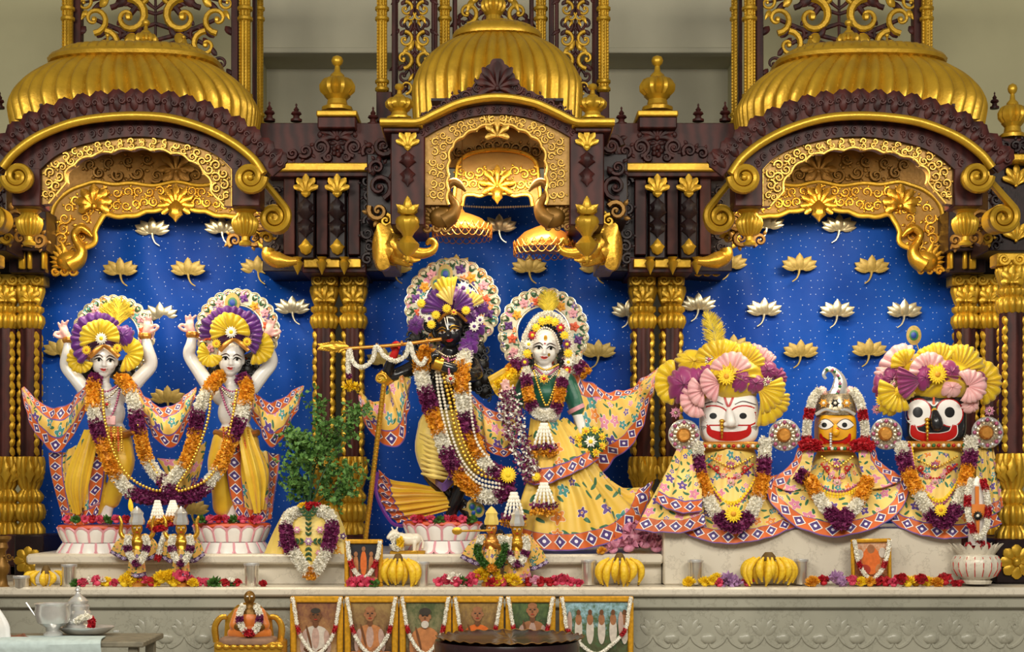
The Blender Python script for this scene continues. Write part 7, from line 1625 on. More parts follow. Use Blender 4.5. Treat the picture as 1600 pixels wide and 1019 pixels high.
figurine('small flute-playing gold figurine with green leaf garland and long black hair', 768, 0, cape_for(768, 719, 800, 884), 'gold_orange', 'silk_pale', 'flute', ([(-16, 838, -.05), (-22, 862, -.07), (-12, 880, -.08), (0, 888, -.085), (12, 880, -.08), (22, 858, -.07), (14, 838, -.05)], 6.5, [(10, 'w'), (28, 'g'), (10, 'o'), (28, 'g'), (10, 'w')]), 83, hair=True)
figurine('small gold lady figurine in a flared yellow gown with white garland', 808, 2, cape_for(808, 776, 858, 892), 'gold_bright', 'silver', 'fold', (gU, 6.5, [(24, 'w'), (8, 'p'), (16, 'w'), (8, 'p'), (16, 'w'), (8, 'p'), (24, 'w')]), 84, skirt=True)
ff = thing('small_flute', 'tiny gold flute held by the black-haired figurine', 'flute', P(745, 830, YM - .07)); mb = MB(); tube(mb, np.array([P(718, 830, YM - .06), P(768, 829, YM - .06)]), 1.6 * S(YM), 8); mb.build('tube', M['gold_bright'], ff); mb = MB(); plate(mb, ell((714, 830), 8, 6, 16), YM - .065, YM - .055, dome=.003); mb.build('round_end', M['gold_bright'], ff)
mb = MB(); leaf(mb, (205, 800), 95, 22, 8, YM + .01); tag(mb.build('yellow_petal', M['f_yellow']), 'single upright yellow petal above the left small figurine', 'petal')
tassel('white bud tassel with orange ruff hanging between the two small figurines at left', 246, 785, 26, 42, -.45, 85, None, ('f_white', 'f_orange', 'f_red'))
tassel('white bud tassel with orange ruff behind the second small figurine', 270, 785, 26, 34, -.45, 86, None, ('f_white', 'f_orange', 'f_red'))
garland('string of white buds and red roses between the small left figurines', [(240, 828, -.6), (250, 826, -.61), (258, 828, -.6), (252, 850, -.6), (246, 876, -.61)], 5, [(10, 'r'), (10, 'r'), (40, 'w'), (8, 'r')], seed=87)

# ---- loose peacock feathers by the flute player's foot
pf = thing('feather_spray', 'spray of peacock feathers lying by the foot of the flute player', 'feathers', A3((738, 806, -.1)))
for x, y, r in ((748, 797, 7), (738, 792, 7), (740, 801, 6)): peacock(pf, (x, y), r, YS - .1 - .004 * r, (722, 796))
# ---- cow
cw_ = thing('cow_figurine', 'small cream cow figurine wearing flowers, left of the black statue pedestal', 'figurine', P(632, 866, -.52)); YW = -.44
blob('body', [('e', (638, 843), (17, 9, 10)), ('e', (626, 842), (10, 9, 10)), ('e', (650, 842), (8, 8, 9)), ('c', [((622, 840), 7), ((616, 833), 6), ((611, 836, -.01), 5), ((607, 840, -.015), 3.5)])] + [('c', [((x, 848, z), 3.6), ((x - 1, 862, z), 2.4)]) for x, z in ((626, -.02), (630, .02), (648, -.02), (652, .02))] + [('c', [((615, 830), 1.8), ((612, 824), 1.2)]), ('c', [((619, 830), 1.8), ((621, 824), 1.2)]), ('c', [((657, 838), 1.8), ((661, 848), 1.6), ((660, 856), 2.2)])], M['pearl'], cw_, .003, 2, YW)
mb = MB(); pbox(mb, 609, 861, 664, 867, YW - .05, YW + .06, .004); mb.build('base', M['gold_bright'], cw_)
mb = MB(); ball(mb, P(612, 834, YW - 6 * S(YW)), 1.2 * S(YW), 6, 5); mb.build('eye', M['black_paint'], cw_)
garland('white flower ring round the neck of the cow figurine', [(612, 846, YW - .04), (620, 838, YW - .04), (626, 848, YW - .04), (620, 858, YW - .05), (612, 850, YW - .05)], 5.5, [(1, 'w'), (1, 'y'), (1, 'w')], seed=88)

# ---- gold umbrellas and string of lights under the central canopy
def umbrella(label, cx, top, bot, half, y):
    t = thing('hanging_umbrella', label, 'umbrella', P(cx, bot, y), 'gold umbrellas under the central canopy'); H = bot - top
    mb = MB(); lathe_px(mb, cx, [(half, bot - 8), (half * .99, bot - 14), (half * .9, bot - H * .5), (half * .66, bot - H * .75), (half * .35, bot - H * .9), (half * .1, top), (.4, top - 6)], y, 40, lobes=20, amp=.04); mb.build('canopy', M['gold_orange'], t)
    mb = MB(); lathe_px(mb, cx, [(half * .97, bot - 10), (half * .88, bot - H * .5), (half * .6, bot - H * .74)], y, 40); mb.build('lining', M['gold_bright'], t)
    mb = MB(); 
    for i in range(26):
        a0 = i * 2 * PI / 26; ps = [(P(cx, 0, y)[0] + half * S(y) * 1.01 * math.cos(a0 + u * 4 * PI / 26), y + half * S(y) * 1.01 * math.sin(a0 + u * 4 * PI / 26), P(0, bot - 10 + 12 * math.sin(PI * u), y)[2]) for u in np.linspace(0, 1, 9)]; tube(mb, np.array(ps), .0022, 4)
        ps = [(p[0], p[1], p[2] + 10 * S(y)) for p in ps]; tube(mb, np.array(ps), .0025, 4)
    o = mb.build('loop_fringe', M['gold_orange'], t); o['kind'] = 'stuff'
    mb = MB(); tube(mb, np.array([P(cx, top, y), P(cx, 190, y)]), .003, 6); mb.build('hanging_rod', M['bronze'], t)
    l = bpy.data.lights.new('umbrella_lamp', 'POINT'); l.energy = .7; l.color = (1, .72, .35); l.shadow_soft_size = .02; lo = bpy.data.objects.new('umbrella_lamp', l); COL.objects.link(lo); lo.location = P(cx + 6, top - 6, y - .16)
umbrella('left gold umbrella hanging above the black flute player', 722, 332, 372, 46, -.12); umbrella('right gold umbrella hanging lower, above the lady', 851, 352, 398, 48, -.16)
ls = thing('string_of_lights', 'short silver bead string stretched under the central arch', 'string', P(780, 323, .3)); beads('light_beads', [(722, 322, .3), (770, 324, .3), (836, 322, .3)], 1.8, 'pearl', ls)

# ---- picture frames
def picture(label, x0, y0, x1, y1, y, bw, prints, pm, lean=0, cat='picture', gar=True, seed=0, grp=None):
    t = thing('picture_frame', label, cat, P((x0 + x1) / 2, y1, y), grp)
    for nm, (a, b, c, d) in (('frame_rail', (x0, y0, x1, y0 + bw)), ('frame_rail', (x0, y1 - bw, x1, y1)), ('frame_stile', (x0, y0 + bw, x0 + bw, y1 - bw)), ('frame_stile', (x1 - bw, y0 + bw, x1, y1 - bw))):
        mb = MB(); pbox(mb, a, b, c, d, y - .018, y, .005); mb.build(nm, M['frame_gold'], t)
    mb = MB(); A, B = P(x0 + bw, y1 - bw, y - .004), P(x1 - bw, y0 + bw, y - .004); mb.add([(A[0], A[1], A[2]), (B[0], A[1], A[2]), (B[0], A[1], B[2]), (A[0], A[1], B[2])], [(0, 1, 2, 3)], [(0, 0), (1, 0), (1, 1), (0, 1)]); box(mb, (A[0], y - .003, A[2]), (B[0], y + .004, B[2])); pr = mb.build('print', pm, t)
    for k, (ol, mt) in enumerate(prints):
        mb = MB(); plate(mb, ol, y - .0052 - .0006 * k, y - .004, dome=0); mb.build('printed_shape', M[mt], pr)
    if lean: t.rotation_euler = (0, lean, 0)
    return t
M['frame_gold'] = simple('frame_gilding', '#d0981c', .42, .35, var=.2, scale=60, bump=.2, bscale=120)
def body_print(cx, hy, s, robe, skin, seat=None, arms=True):
    """printed seated figure: folded legs, draped torso, arms meeting in the lap, head with hair and features"""
    f = lambda pts: [tuple(p) for p in cr([(cx + a * s, hy + b * s) for a, b in pts], 26, True)[:-1]]; e = lambda x, y, a, b, m, t=0: (ell((cx + x * s, hy + y * s), a * s, b * s, 16, t), m)
    return [e(0, 86, 44, 17, robe[1]), e(-28, 84, 17, 11, robe[0], 12), e(28, 84, 17, 11, robe[0], -12), (f([(-21, 76), (-25, 50), (-20, 31), (-7, 24), (7, 24), (20, 31), (25, 50), (21, 76)]), robe[0]), e(0, 46, 7, 20, skin if seat else robe[1]), e(-22, 52, 6, 21, robe[1], 8), e(22, 52, 6, 21, robe[1], -8), e(-11, 70, 12, 5, skin, 24), e(11, 70, 12, 5, skin, -24), e(-12, 44, 2.2, 22, 'pr_skin', -14),
            e(0, 20, 5, 7, 'pr_skin'), e(0, 5, 9.5, 13, skin), e(-9.5, 5, 2, 4, skin), e(9.5, 5, 2, 4, skin), e(0, -4, 8.6, 5, 'pr_hair' if skin == 'pr_skin' else skin), e(-4, 3, 2.2, 1, 'pr_dark'), e(4, 3, 2.2, 1, 'pr_dark'), e(0, 7, 1.4, 2.6, 'pr_skin'), e(0, 12, 3.2, 1, 'pr_red')]
for nm, c in (('pr_saffron', '#b87848'), ('pr_robe', '#b8988a'), ('pr_white', '#c9beb0'), ('pr_skin', '#6c4428'), ('pr_skin2', '#9c6844'), ('pr_dark', '#2c2824'), ('pr_green', '#4c5c38'), ('pr_orange', '#d86c2c'), ('pr_red', '#a83a28'), ('pr_blue', '#7aa0b4'), ('pr_hair', '#3c342c')): M[nm] = simple('print_' + nm, c, .35, var=.15, scale=60)
pb = [photo_mat('print_ground_a', hx('#7a5040'), hx('#9c7048'), hx('#b08c5c'), 7), photo_mat('print_ground_b', hx('#9c8050'), hx('#806040'), hx('#4c3828'), 6), photo_mat('print_ground_c', hx('#4c5838'), hx('#86805c'), hx('#5c4630'), 5), photo_mat('print_ground_d', hx('#a08048'), hx('#7c603c'), hx('#8c6840'), 9), photo_mat('print_ground_e', hx('#5c7040'), hx('#3c4c30'), hx('#6c5c40'), 8), photo_mat('print_ground_f', hx('#9cc0cc'), hx('#4c6440'), hx('#54583c'), 9)]
YQ = LY - .035
pics = [(453, 536, 0, body_print(493, 958, .85, ('pr_white', 'pr_robe'), 'pr_skin'), 'portrait in gold frame of a seated man in pale robe, first in the row'),
        (538, 622, 1, body_print(578, 956, .85, ('pr_saffron', 'pr_robe'), 'pr_skin2'), 'portrait in gold frame of a shaven man in saffron, second in the row'),
        (624, 705, 2, body_print(664, 960, .85, ('pr_saffron', 'pr_saffron'), 'pr_skin2') + [(ell((664, 956), 9, 6, 14), 'pr_hair'), (ell((664, 976), 6, 6, 14), 'pr_white')], 'portrait in gold frame of a white-bearded man, third in the row'),
        (707, 787, 3, body_print(746, 956, .85, ('pr_orange', 'pr_orange'), 'pr_skin2'), 'portrait in gold frame of a man in orange, fourth in the row'),
        (790, 868, 4, body_print(832, 950, .85, ('pr_skin2', 'pr_robe'), 'pr_skin2'), 'portrait in gold frame of a bare-chested man, fifth in the row'),
        (874, 990, 5, sum([[(ell((904 + 18 * i, 985), 6, 22, 16), 'pr_white'), (ell((904 + 18 * i, 968), 5, 9, 14), 'pr_skin2'), (ell((904 + 18 * i, 957), 3.2, 4.5, 12), 'pr_skin')] for i in range(5)], []) + [(ell((890, 975), 4, 20, 12), 'pr_robe'), (ell((970, 975), 4, 20, 12), 'pr_robe')], 'wide gold-framed picture of five standing men by trees, last in the row')]
for i, (x0, x1, k, pr, lb) in enumerate(pics):
    picture(lb, x0, 932, x1, 1046, YQ, 10 if i < 5 else 9, [(o, m) for o, m in pr], pb[k], grp=None)
    cx = (x0 + x1) / 2; w = (x1 - x0) / 2
    garland('white flower string with red roses draped over the %s framed picture in the row' % ('first', 'second', 'third', 'fourth', 'fifth', 'last')[i], [(x0 + 4, 934, YQ - .03), (x0 + 8, 956, YQ - .03), (x0 + 13, 984, YQ - .03), (cx - w * .4, 1008, YQ - .03), (cx, 1022, YQ - .03), (cx + w * .4, 1008, YQ - .03), (x1 - 13, 984, YQ - .03), (x1 - 8, 956, YQ - .03), (x1 - 4, 934, YQ - .03)], 3.4, [(30, 'w'), (8, 'r'), (60, 'w'), (8, 'r'), (30, 'w')], seed=100 + i, group='flower strings on the framed pictures')
picture('gold-framed print of dancing figures between the herb pot and bananas', 538, 843, 598, 918, -.62, 7, [(ell((568, 880), 5, 20, 16), 'pr_orange'), (ell((556, 884), 4, 17, 14), 'pr_saffron'), (ell((580, 884), 4, 17, 14), 'pr_saffron'), (ell((549, 888), 3, 15, 14), 'pr_red'), (ell((588, 888), 3, 15, 14), 'pr_red')] + [(ell((x, y), 3, 4, 12), 'pr_skin2') for x, y in ((568, 858), (556, 866), (580, 866), (549, 872), (588, 872))] + [(ell((568, 904), 22, 4, 14), 'pr_saffron')], photo_mat('print_ground_g', hx('#2c3038'), hx('#3a3434'), hx('#7c5838'), 5))
picture('gold-framed orange print leaning on the marble block at right', 1331, 842, 1394, 914, -.60, 6, [(ell((1362, 876), 14, 22, 18), 'pr_orange'), (ell((1362, 858), 6, 7, 14), 'pr_skin2'), (ell((1352, 890), 9, 8, 14), 'pr_red'), (ell((1376, 890), 8, 9, 14), 'pr_saffron'), (ell((1344, 866), 6, 8, 14), 'pr_white'), (ell((1380, 864), 6, 8, 14), 'pr_white')], photo_mat('print_ground_h', hx('#d8b090'), hx('#b87848'), hx('#8c5030'), 9), lean=-.02)
garland('white flower string with red roses on the print beside the bananas', [(543, 846, -.65), (546, 872, -.65), (554, 892, -.65), (568, 904, -.65), (582, 890, -.65), (590, 870, -.65), (594, 846, -.65)], 4, [(24, 'w'), (10, 'r'), (36, 'w'), (10, 'r'), (24, 'w')], seed=110, group='flower strings on the framed pictures')
garland('white flower string with red roses on the orange print at right', [(1335, 844, -.63), (1340, 872, -.63), (1348, 892, -.63), (1362, 906, -.63), (1378, 890, -.63), (1386, 868, -.63), (1390, 844, -.63)], 4, [(24, 'w'), (8, 'r'), (36, 'w'), (8, 'r'), (24, 'w')], seed=111, group='flower strings on the framed pictures')

# ---- bananas
def banana_mesh():
    mb = MB(); t = np.linspace(0, 1, 16); a = -.5 + 1.15 * t; p = np.stack([.13 * (np.cos(a) - 1) + .02, 0 * t, -.145 * t + .0], 1); p[:, 0] = .035 * np.sin(PI * t)
    tube(mb, p, np.array([.006, .008, .014, .018, .0195, .020, .020, .0195, .018, .013, .007, .005]), 7); return mb.mesh('banana', M['banana'], 60)
BM = banana_mesh(); mb = MB(); ball(mb, (0, 0, -.147), np.array([.006, .006, .005]), 6, 5); BT = mb.mesh('banana_tip', M['banana_tip'])
def bunch(label, cx, top, wid, y, n, L, spread=1.0, seed=0):
    t = thing('banana_bunch', label, 'bananas', P(cx, 917, y), 'banana bunches on the ledge'); rng = np.random.RandomState(seed); c = np.array(P(cx, top, y))
    for row, (m, dy) in enumerate(((n, -.035), (max(2, n - 2), .01))):
        for i in range(m):
            u = (i / (m - 1) * 2 - 1) if m > 1 else 0; o = put('banana', BM); s = max(L / .15, .8)
            o.location = c + np.array([u * wid * .34 * S(y), dy * (1 - .5 * abs(u)), 0]); o.scale = (s, s, L / .15 * rng.uniform(.84, 1.06))
            o.rotation_euler.z = math.atan2(-.8 * (1 - abs(u)) - .1, u + 1e-3) + rng.uniform(-.35, .35); o.rotation_euler.x = rng.uniform(-.12, .12); o.rotation_euler.y = math.radians(-12 * spread * abs(u) + rng.uniform(-9, 7))
            adopt(o, t); q = put('banana_tip', BT); q.parent = o
    mb = MB(); lathe_px(mb, cx, [(wid * .2, top + 4), (wid * .16, top - 2), (wid * .1, top - 7), (wid * .08, top - 8)], y, 10); mb.build('stem', M['banana_tip'], t)
bunch('yellow banana bunch at the left end of the ledge', 72, 892, 44, -.58, 5, .085, 1.6, 1); bunch('yellow banana bunch right of the small framed print', 622, 873, 44, -.6, 6, .142, 1.0, 2); bunch('yellow banana bunch under the pink roses', 968, 872, 48, -.6, 6, .142, 1.0, 3); bunch('widest banana bunch in front of the marble block at right', 1201, 871, 66, -.62, 8, .138, 1.2, 4)

# ---- cups
def cup(label, cx, top, bot, half, y, m='steel'):
    t = thing('metal_cup', label, 'cup', P(cx, bot, y), 'steel cups on the ledge'); mb = MB()
    lathe_px(mb, cx, [(half * .82, bot), (half * .84, bot - 2), (half * .93, top + 3), (half * 1.02, top), (half * .96, top + 1), (half * .86, top + 4), (half * .76, bot - 4), (.2, bot - 4)], y, 28); mb.build('wall', M[m], t)
    mb = MB(); lathe_px(mb, cx, [(half * 1.0, top + 3), (half * 1.06, top + 1), (half * 1.03, top - 1), (half * .98, top)], y, 28); mb.build('rim', M['silver'], t)
for a in (('small steel cup at the far left of the ledge', 33, 901, 927, 13, -.66), ('tall steel cup right of the left bananas', 108, 883, 921, 12, -.62), ('tall steel cup between figurines and herb pot', 393, 881, 919, 12, -.6), ('steel cup right of the second banana bunch', 660, 879, 917, 11, -.6), ('steel cup left of the banana bunch under the roses', 920, 876, 914, 12, -.57), ('steel cup left of the widest banana bunch', 1087, 876, 913, 12, -.58), ('steel cup right of the widest banana bunch', 1252, 875, 913, 11, -.58)): cup(*a)

# ---- strewn blossoms
def blossom_mesh(mt, kind, seed):
    rng = np.random.RandomState(seed); mb = MB(); n = {'mum': 170, 'rose': 46, 'open': 40}[kind]
    i = np.arange(n); ph = i * 2.39996; h = i / n
    th = (1 - h) * (1.45 if kind != 'rose' else 1.3); d = np.stack([np.sin(th) * np.cos(ph), np.sin(th) * np.sin(ph), np.cos(th)], 1)
    if kind == 'mum': petals(mb, d * .016 + np.array([0, 0, .012]), d, .026, .011, rng, .15, .3)
    elif kind == 'rose': petals(mb, d * .012 + np.array([0, 0, .012]), d * .75 + np.array([0, 0, .5]), .032, .030, rng, .12, .5)
    else: petals(mb, d * .008 + np.array([0, 0, .008]), d, .042, .022, rng, .2, .35)
    ball(mb, (0, 0, .012), np.array([.02, .02, .013]), 8, 6); me = mb.mesh('blossom', M[mt], None); return me
BL = {}
for nm, mt, kd in (('yellow chrysanthemum', 'f_yellow', 'mum'), ('orange marigold', 'f_orange', 'mum'), ('pink rose', 'f_rose', 'rose'), ('red rose', 'f_red', 'rose'), ('mauve lotus', 'f_mauve', 'open'), ('pale pink lotus', 'f_pink', 'rose'), ('green leaf sprig', 'f_green', 'open'), ('white jasmine blossom', 'f_white', 'open')): BL[nm] = [blossom_mesh(mt, kd, s) for s in (1, 2)]
ORD = ('leftmost', 'second', 'third', 'fourth', 'fifth', 'sixth', 'seventh', 'eighth', 'ninth', 'tenth', 'eleventh', 'twelfth')
def strew(cl, where, seed, y=-.635, scale=1.0, base=None):
    rng = np.random.RandomState(seed)
    for j, (x, py, nm, s) in enumerate(cl):
        o = put(nm.replace(' ', '_'), BL[nm][j % 2]); yy = y + rng.uniform(-.02, .02); p = P(x, py, yy); z = ZL if py > 911 else max(ZL, p[2] - .012)
        if base is not None: z = max(base, p[2] - .014)
        o.location = (p[0], yy, z); o.rotation_euler = (rng.uniform(-.2, .5), rng.uniform(-.3, .3), rng.uniform(0, 6)); o.scale = (s * scale,) * 3
        same = sorted(q[0] for q in cl if q[2] == nm); r = same.index(x)
        tag(o, ('%s %s' % (nm, where)) if len(same) < 2 else ('%s %s %s' % (ORD[r], nm, where)) if r == 0 else ('%s %s from left %s' % (ORD[r], nm, where)), 'flower', 'blossoms ' + where)
Yc, Om, Pr, Rr, Ml, Pl, Gl, Wj = 'yellow chrysanthemum', 'orange marigold', 'pink rose', 'red rose', 'mauve lotus', 'pale pink lotus', 'green leaf sprig', 'white jasmine blossom'
strew([(118, 916, Gl, .7), (130, 914, Pr, .75), (140, 906, Wj, .45), (152, 911, Pr, .9), (160, 906, Wj, .45), (168, 914, Yc, .9), (180, 915, Pr, .7), (192, 912, Yc, 1.1), (204, 906, Yc, 1.15), (214, 913, Yc, 1.1), (224, 911, Pr, 1.0), (236, 914, Rr, .9), (240, 913, Yc, .8), (252, 908, Yc, 1.15), (264, 907, Yc, 1.2), (272, 913, Yc, .9), (283, 905, Pr, 1.1), (294, 911, Pr, .9), (300, 915, Yc, .8), (312, 913, Pr, .8), (322, 914, Pr, .75), (336, 912, Gl, .9), (342, 906, Wj, .45), (350, 913, Rr, .7), (360, 912, Gl, .7), (362, 906, Wj, .45), (372, 914, Rr, .7), (410, 916, Rr, .6)], 'in the heap before the small left figurines', 1)
strew([(552, 914, Pr, .9), (564, 912, Pr, 1.0), (576, 914, Pr, .9), (586, 916, Gl, .7)], 'at the foot of the print beside the bananas', 2, -.66)
strew([(684, 914, Pr, .8), (696, 909, Pr, .9), (704, 903, Wj, .7), (714, 904, Wj, .7), (712, 914, Pr, .9), (722, 910, Gl, .8), (732, 912, Pr, 1.0), (744, 907, Pr, 1.0), (750, 902, Yc, 1.1), (760, 906, Yc, 1.1), (758, 897, Yc, 1.0), (770, 902, Yc, 1.0), (768, 913, Rr, .9), (778, 911, Yc, .9), (788, 914, Pr, .9), (796, 906, Yc, .9), (804, 911, Yc, 1.1), (818, 908, Pl, 1.1), (826, 913, Rr, .9), (838, 910, Pl, .8), (846, 914, Rr, .9), (858, 913, Rr, .8), (868, 911, Pr, .9), (880, 910, Pr, 1.0), (892, 914, Pr, .8), (904, 915, Pr, .7)], 'in the row before the two central figurines', 3)
strew([(1078, 915, Yc, .9), (1100, 914, Yc, .9), (1112, 911, Yc, .9), (1120, 906, Yc, .9), (1126, 914, Pr, .8), (1138, 909, Ml, 1.1), (1150, 912, Ml, .9), (1168, 913, Pr, .9)], 'left of the widest banana bunch', 4)
strew([(1272, 913, Om, 1.0), (1288, 911, Rr, .9), (1306, 908, Ml, 1.1), (1316, 913, Ml, .8), (1332, 911, Pr, .9), (1345, 915, Yc, .9), (1360, 913, Om, .9), (1372, 911, Rr, .9), (1384, 914, Rr, .9), (1396, 912, Pr, .8), (1408, 909, Rr, 1.0), (1420, 914, Yc, 1.0), (1432, 914, Om, 1.0), (1440, 909, Rr, .9), (1452, 914, Yc, .9), (1464, 913, Om, .9), (1477, 911, Rr, 1.1), (1490, 914, Rr, .6), (1500, 914, Rr, .6)], 'in the row before the orange print at right', 5)
strew([(968, 850, Pl, 1.7), (992, 842, Pl, 1.8), (984, 858, Pl, 1.6), (1008, 852, Pl, 1.7), (1026, 858, Pl, 1.6), (960, 860, Pl, 1.2)], 'in the cluster above the third banana bunch', 6, -.42, 1.0, ZP); strew([(942, 862, Om, .7)], 'at the hem of the lady skirt', 7, -.5, 1, ZP)
for nm, cx, sd in (('on the leftmost lotus pedestal', 150, 8), ('on the lotus pedestal of the second statue', 362, 9), ('on the lotus pedestal of the flute player', 692, 10)):
    rng = np.random.RandomState(sd); o_ = P(cx, 817, -.3)[2]
    strew([(cx - 46 + 13 * i + rng.uniform(-3, 3), 815, (Pr, Gl, Pr, Rr)[(i + sd) % 4], .75) for i in range(8)], nm, sd, -.39, 1, o_)

# ---- stone lotus stand with a decorated white post
ts = thing('stone_lotus_stand', 'white stone lotus pot with a small decorated post at right end', 'stand', P(1525, 912, -.60)); yt = -.60
mb = MB(); lathe_px(mb, 1525, [(22, 912), (24, 908), (20, 905), (30, 900), (37, 888), (37, 876), (32, 868), (26, 866)], yt, 60, lobes=18, amp=.06); mb.build('bowl', M['marble'], ts)
for i in range(18):
    a = i * 2 * PI / 18; c_ = P(1525, 0, yt)[0]; k = S(yt); V = [];
    for p, (r, py, w) in enumerate(((27, 867, 5), (32, 860, 6), (37, 853, 3.5), (41, 849, .6))):
        for s in (-1, 0, 1): V.append((c_ + (r + (1.5 if s == 0 else 0)) * k * math.cos(a + s * w / r), yt + (r + (1.5 if s == 0 else 0)) * k * math.sin(a + s * w / r) * .8, P(0, py, yt)[2]))
    f = [(p * 3 + s, p * 3 + s + 1, p * 3 + s + 4, p * 3 + s + 3) for p in range(3) for s in (0, 1)]; mb = MB(); mb.add(V, f); mb.add(np.array(V) * np.array([1, 1, 1]) + np.array([0, .003, 0]), [g[::-1] for g in f]); mb.build('petal', M['marble'], ts)
for i in range(9):
    a = PI + (i + .5) * PI / 9; k = S(yt); c_ = P(1525, 0, yt)[0]; mb = MB(); tube(mb, np.array([(c_ + r * k * math.cos(a), yt + r * k * math.sin(a), P(0, py, yt)[2]) for r, py in ((27, 867), (34, 870), (38.2, 880), (37, 890), (31, 900))]), .0022, 5); mb.build('painted_line', M['red_paint'], ts)
mb = MB(); lathe_px(mb, 1527, [(14, 852), (13, 800), (12, 770), (12, 758), (8, 754), (4, 748), (.3, 744)], yt, 20); mb.build('post', M['white_paint'], ts)
mb = MB(); plate(mb, [(1518, 788), (1540, 788), (1538, 806), (1531, 812), (1530, 838), (1526, 838), (1525, 812), (1518, 806)], yt - .065, yt - .04, dome=.004); mb.build('orange_emblem', M['silk_orange'], ts)
mb = MB(); pbox(mb, 1524, 760, 1530, 788, yt - .052, yt - .04, .001); mb.build('orange_stripe', M['silk_orange'], ts)
daisy(ts, (1528, 806, yt - .075), 8, 'black_paint', 'pearl', 12, 'wheel_emblem')
garland('white and red flower garland round the decorated post on the stone lotus', [(1518, 748, yt - .05), (1512, 775, yt - .06), (1514, 808, yt - .07), (1526, 840, yt - .08), (1540, 826, yt - .08), (1544, 800, yt - .07), (1542, 772, yt - .06), (1536, 750, yt - .05)], 5.5, [(18, 'w'), (10, 'r'), (18, 'w'), (10, 'r'), (30, 'w'), (10, 'r'), (18, 'w'), (10, 'r')], seed=120)
strew([(1516, 854, Rr, .7), (1528, 850, Rr, .8), (1540, 855, Rr, .7)], 'in the stone lotus pot', 12, yt, 1, P(0, 862, yt)[2])

# ---- small orange-robed figure on a gilt throne
YH = -.86; th_ = thing('gilt_throne', 'small gilt throne with brown cushion in front of the platform', 'throne', P(388, 1040, YH))
mb = MB(); pbox(mb, 334, 1004, 440, 1040, YH - .1, YH + .1, .008); mb.build('seat_base', M['gold_bright'], th_)
for i in range(9): mb = MB(); ball(mb, P(341 + i * 12, 1011, YH - .105), np.array([6, 3, 4]) * S(YH), 8, 6); mb.build('base_bead', M['gold_bright'], th_)
mb = MB(); sball(mb, P(388, 1001, YH - .02), np.array([44, 30, 7]) * S(YH), 4); mb.build('cushion', M['cushion'], th_)
for s in (-1, 1): mb = MB(); prel(mb, [(388 + s * 50, 1004), (388 + s * 52, 980), (388 + s * 44, 966), (388 + s * 34, 964)], [5, 5.5, 5, 4], YH + .06, n=8, samp=24); mb.build('arm_rail', M['gold_bright'], th_)
mb = MB(); band(mb, [(350, 1000), (352, 966), (370, 946), (388, 940), (406, 946), (424, 966), (428, 1000)], [(360, 1000), (362, 972), (374, 956), (388, 950), (402, 956), (414, 972), (418, 1000)], YH + .08, YH + .1, n=40); mb.build('back_frame', M['gold_bright'], th_)
sp = thing('seated_figurine', 'small seated figurine in orange robe with garlands, on the gilt throne', 'figurine', P(390, 996, YH - .02))
b = blob('body', [('e', (390, 934), (9, 9, 11)), ('c', [((390, 942), 5), ((390, 950), 6)]), ('e', (390, 968), (19, 12, 22)), ('c', [((374, 958), 7), ((368, 976, -.02), 6), ((380, 984, -.06), 5)]), ('c', [((406, 958), 7), ((412, 976, -.02), 6), ((402, 984, -.06), 5)]), ('c', [((390, 933, -.028), 1.6), ((390, 938, -.032), 2.2)])], M['bronze'], sp, .004, 2, YH)
for s in (-1, 1): mb = MB(); ball(mb, P(390 + s * 3.4, 932, YH - 9.2 * S(YH)), np.array([2, 1, 1.2]) * S(YH), 6, 5); mb.build('eye', M['white_paint'], sp)
blob('robe', [('e', (390, 972), (21, 14, 21)), ('c', [((373, 958), 8.5), ((366, 977, -.02), 8)]), ('c', [((407, 958), 8.5), ((414, 977, -.02), 8)]), ('c', [((364, 990), 9), ((390, 992, -.05), 10), ((416, 990), 9)])], M['silk_orange'], sp, .005, 2, YH)
garland('white and purple garland with red roses on the small orange-robed figurine', [(380, 946, YH - .03), (374, 962, YH - .06), (378, 980, YH - .08), (390, 990, YH - .1), (402, 980, YH - .08), (406, 962, YH - .06), (400, 946, YH - .03)], 6, [(16, 'w'), (6, 'p'), (14, 'w'), (8, 'r'), (14, 'w'), (6, 'p'), (16, 'w')], seed=130)

# ---- side table with silverware, officiant's arm at the left edge
YV = -1.25
tb = thing('side_table', 'grey side table at the lower left holding silver vessels', 'table', P(90, 1100, YV))
a_, b_ = P(-90, 1003, YV - .2), P(224, 1003, YV - .2); tz = a_[2]
mb = MB(); box(mb, (a_[0], YV - .2, tz - .025), (b_[0], YV + .2, tz), .005); mb.build('top', M['table'], tb)
for x in (a_[0] + .05, b_[0] - .05):
    for y in (YV - .16, YV + .16): mb = MB(); box(mb, (x - .02, y - .02, 0), (x + .02, y + .02, tz - .025), .003); mb.build('leg', M['table'], tb)
V_, U_ = sheet([[np.array((a_[0], YV - .21, tz - .06)), np.array((P(60, 0, YV)[0], YV - .212, tz - .07)), np.array((P(178, 0, YV)[0], YV - .21, tz - .06))], [np.array((a_[0], YV - .205, tz + .004)), np.array((P(60, 0, YV)[0], YV - .205, tz + .006)), np.array((P(176, 0, YV)[0], YV - .205, tz + .004))], [np.array((a_[0], YV, tz + .006)), np.array((P(60, 0, YV)[0], YV, tz + .007)), np.array((P(165, 0, YV)[0], YV, tz + .006))]], 30, 16)
mb = MB(); mb.add(V_.reshape(-1, 3), [(i * 30 + j, i * 30 + j + 1, (i + 1) * 30 + j + 1, (i + 1) * 30 + j) for i in range(15) for j in range(29)], U_.reshape(-1, 2)); mb.add(V_.reshape(-1, 3) - np.array([0, -.003, .003]), [(i * 30 + j, (i + 1) * 30 + j, (i + 1) * 30 + j + 1, i * 30 + j + 1) for i in range(15) for j in range(29)], U_.reshape(-1, 2))
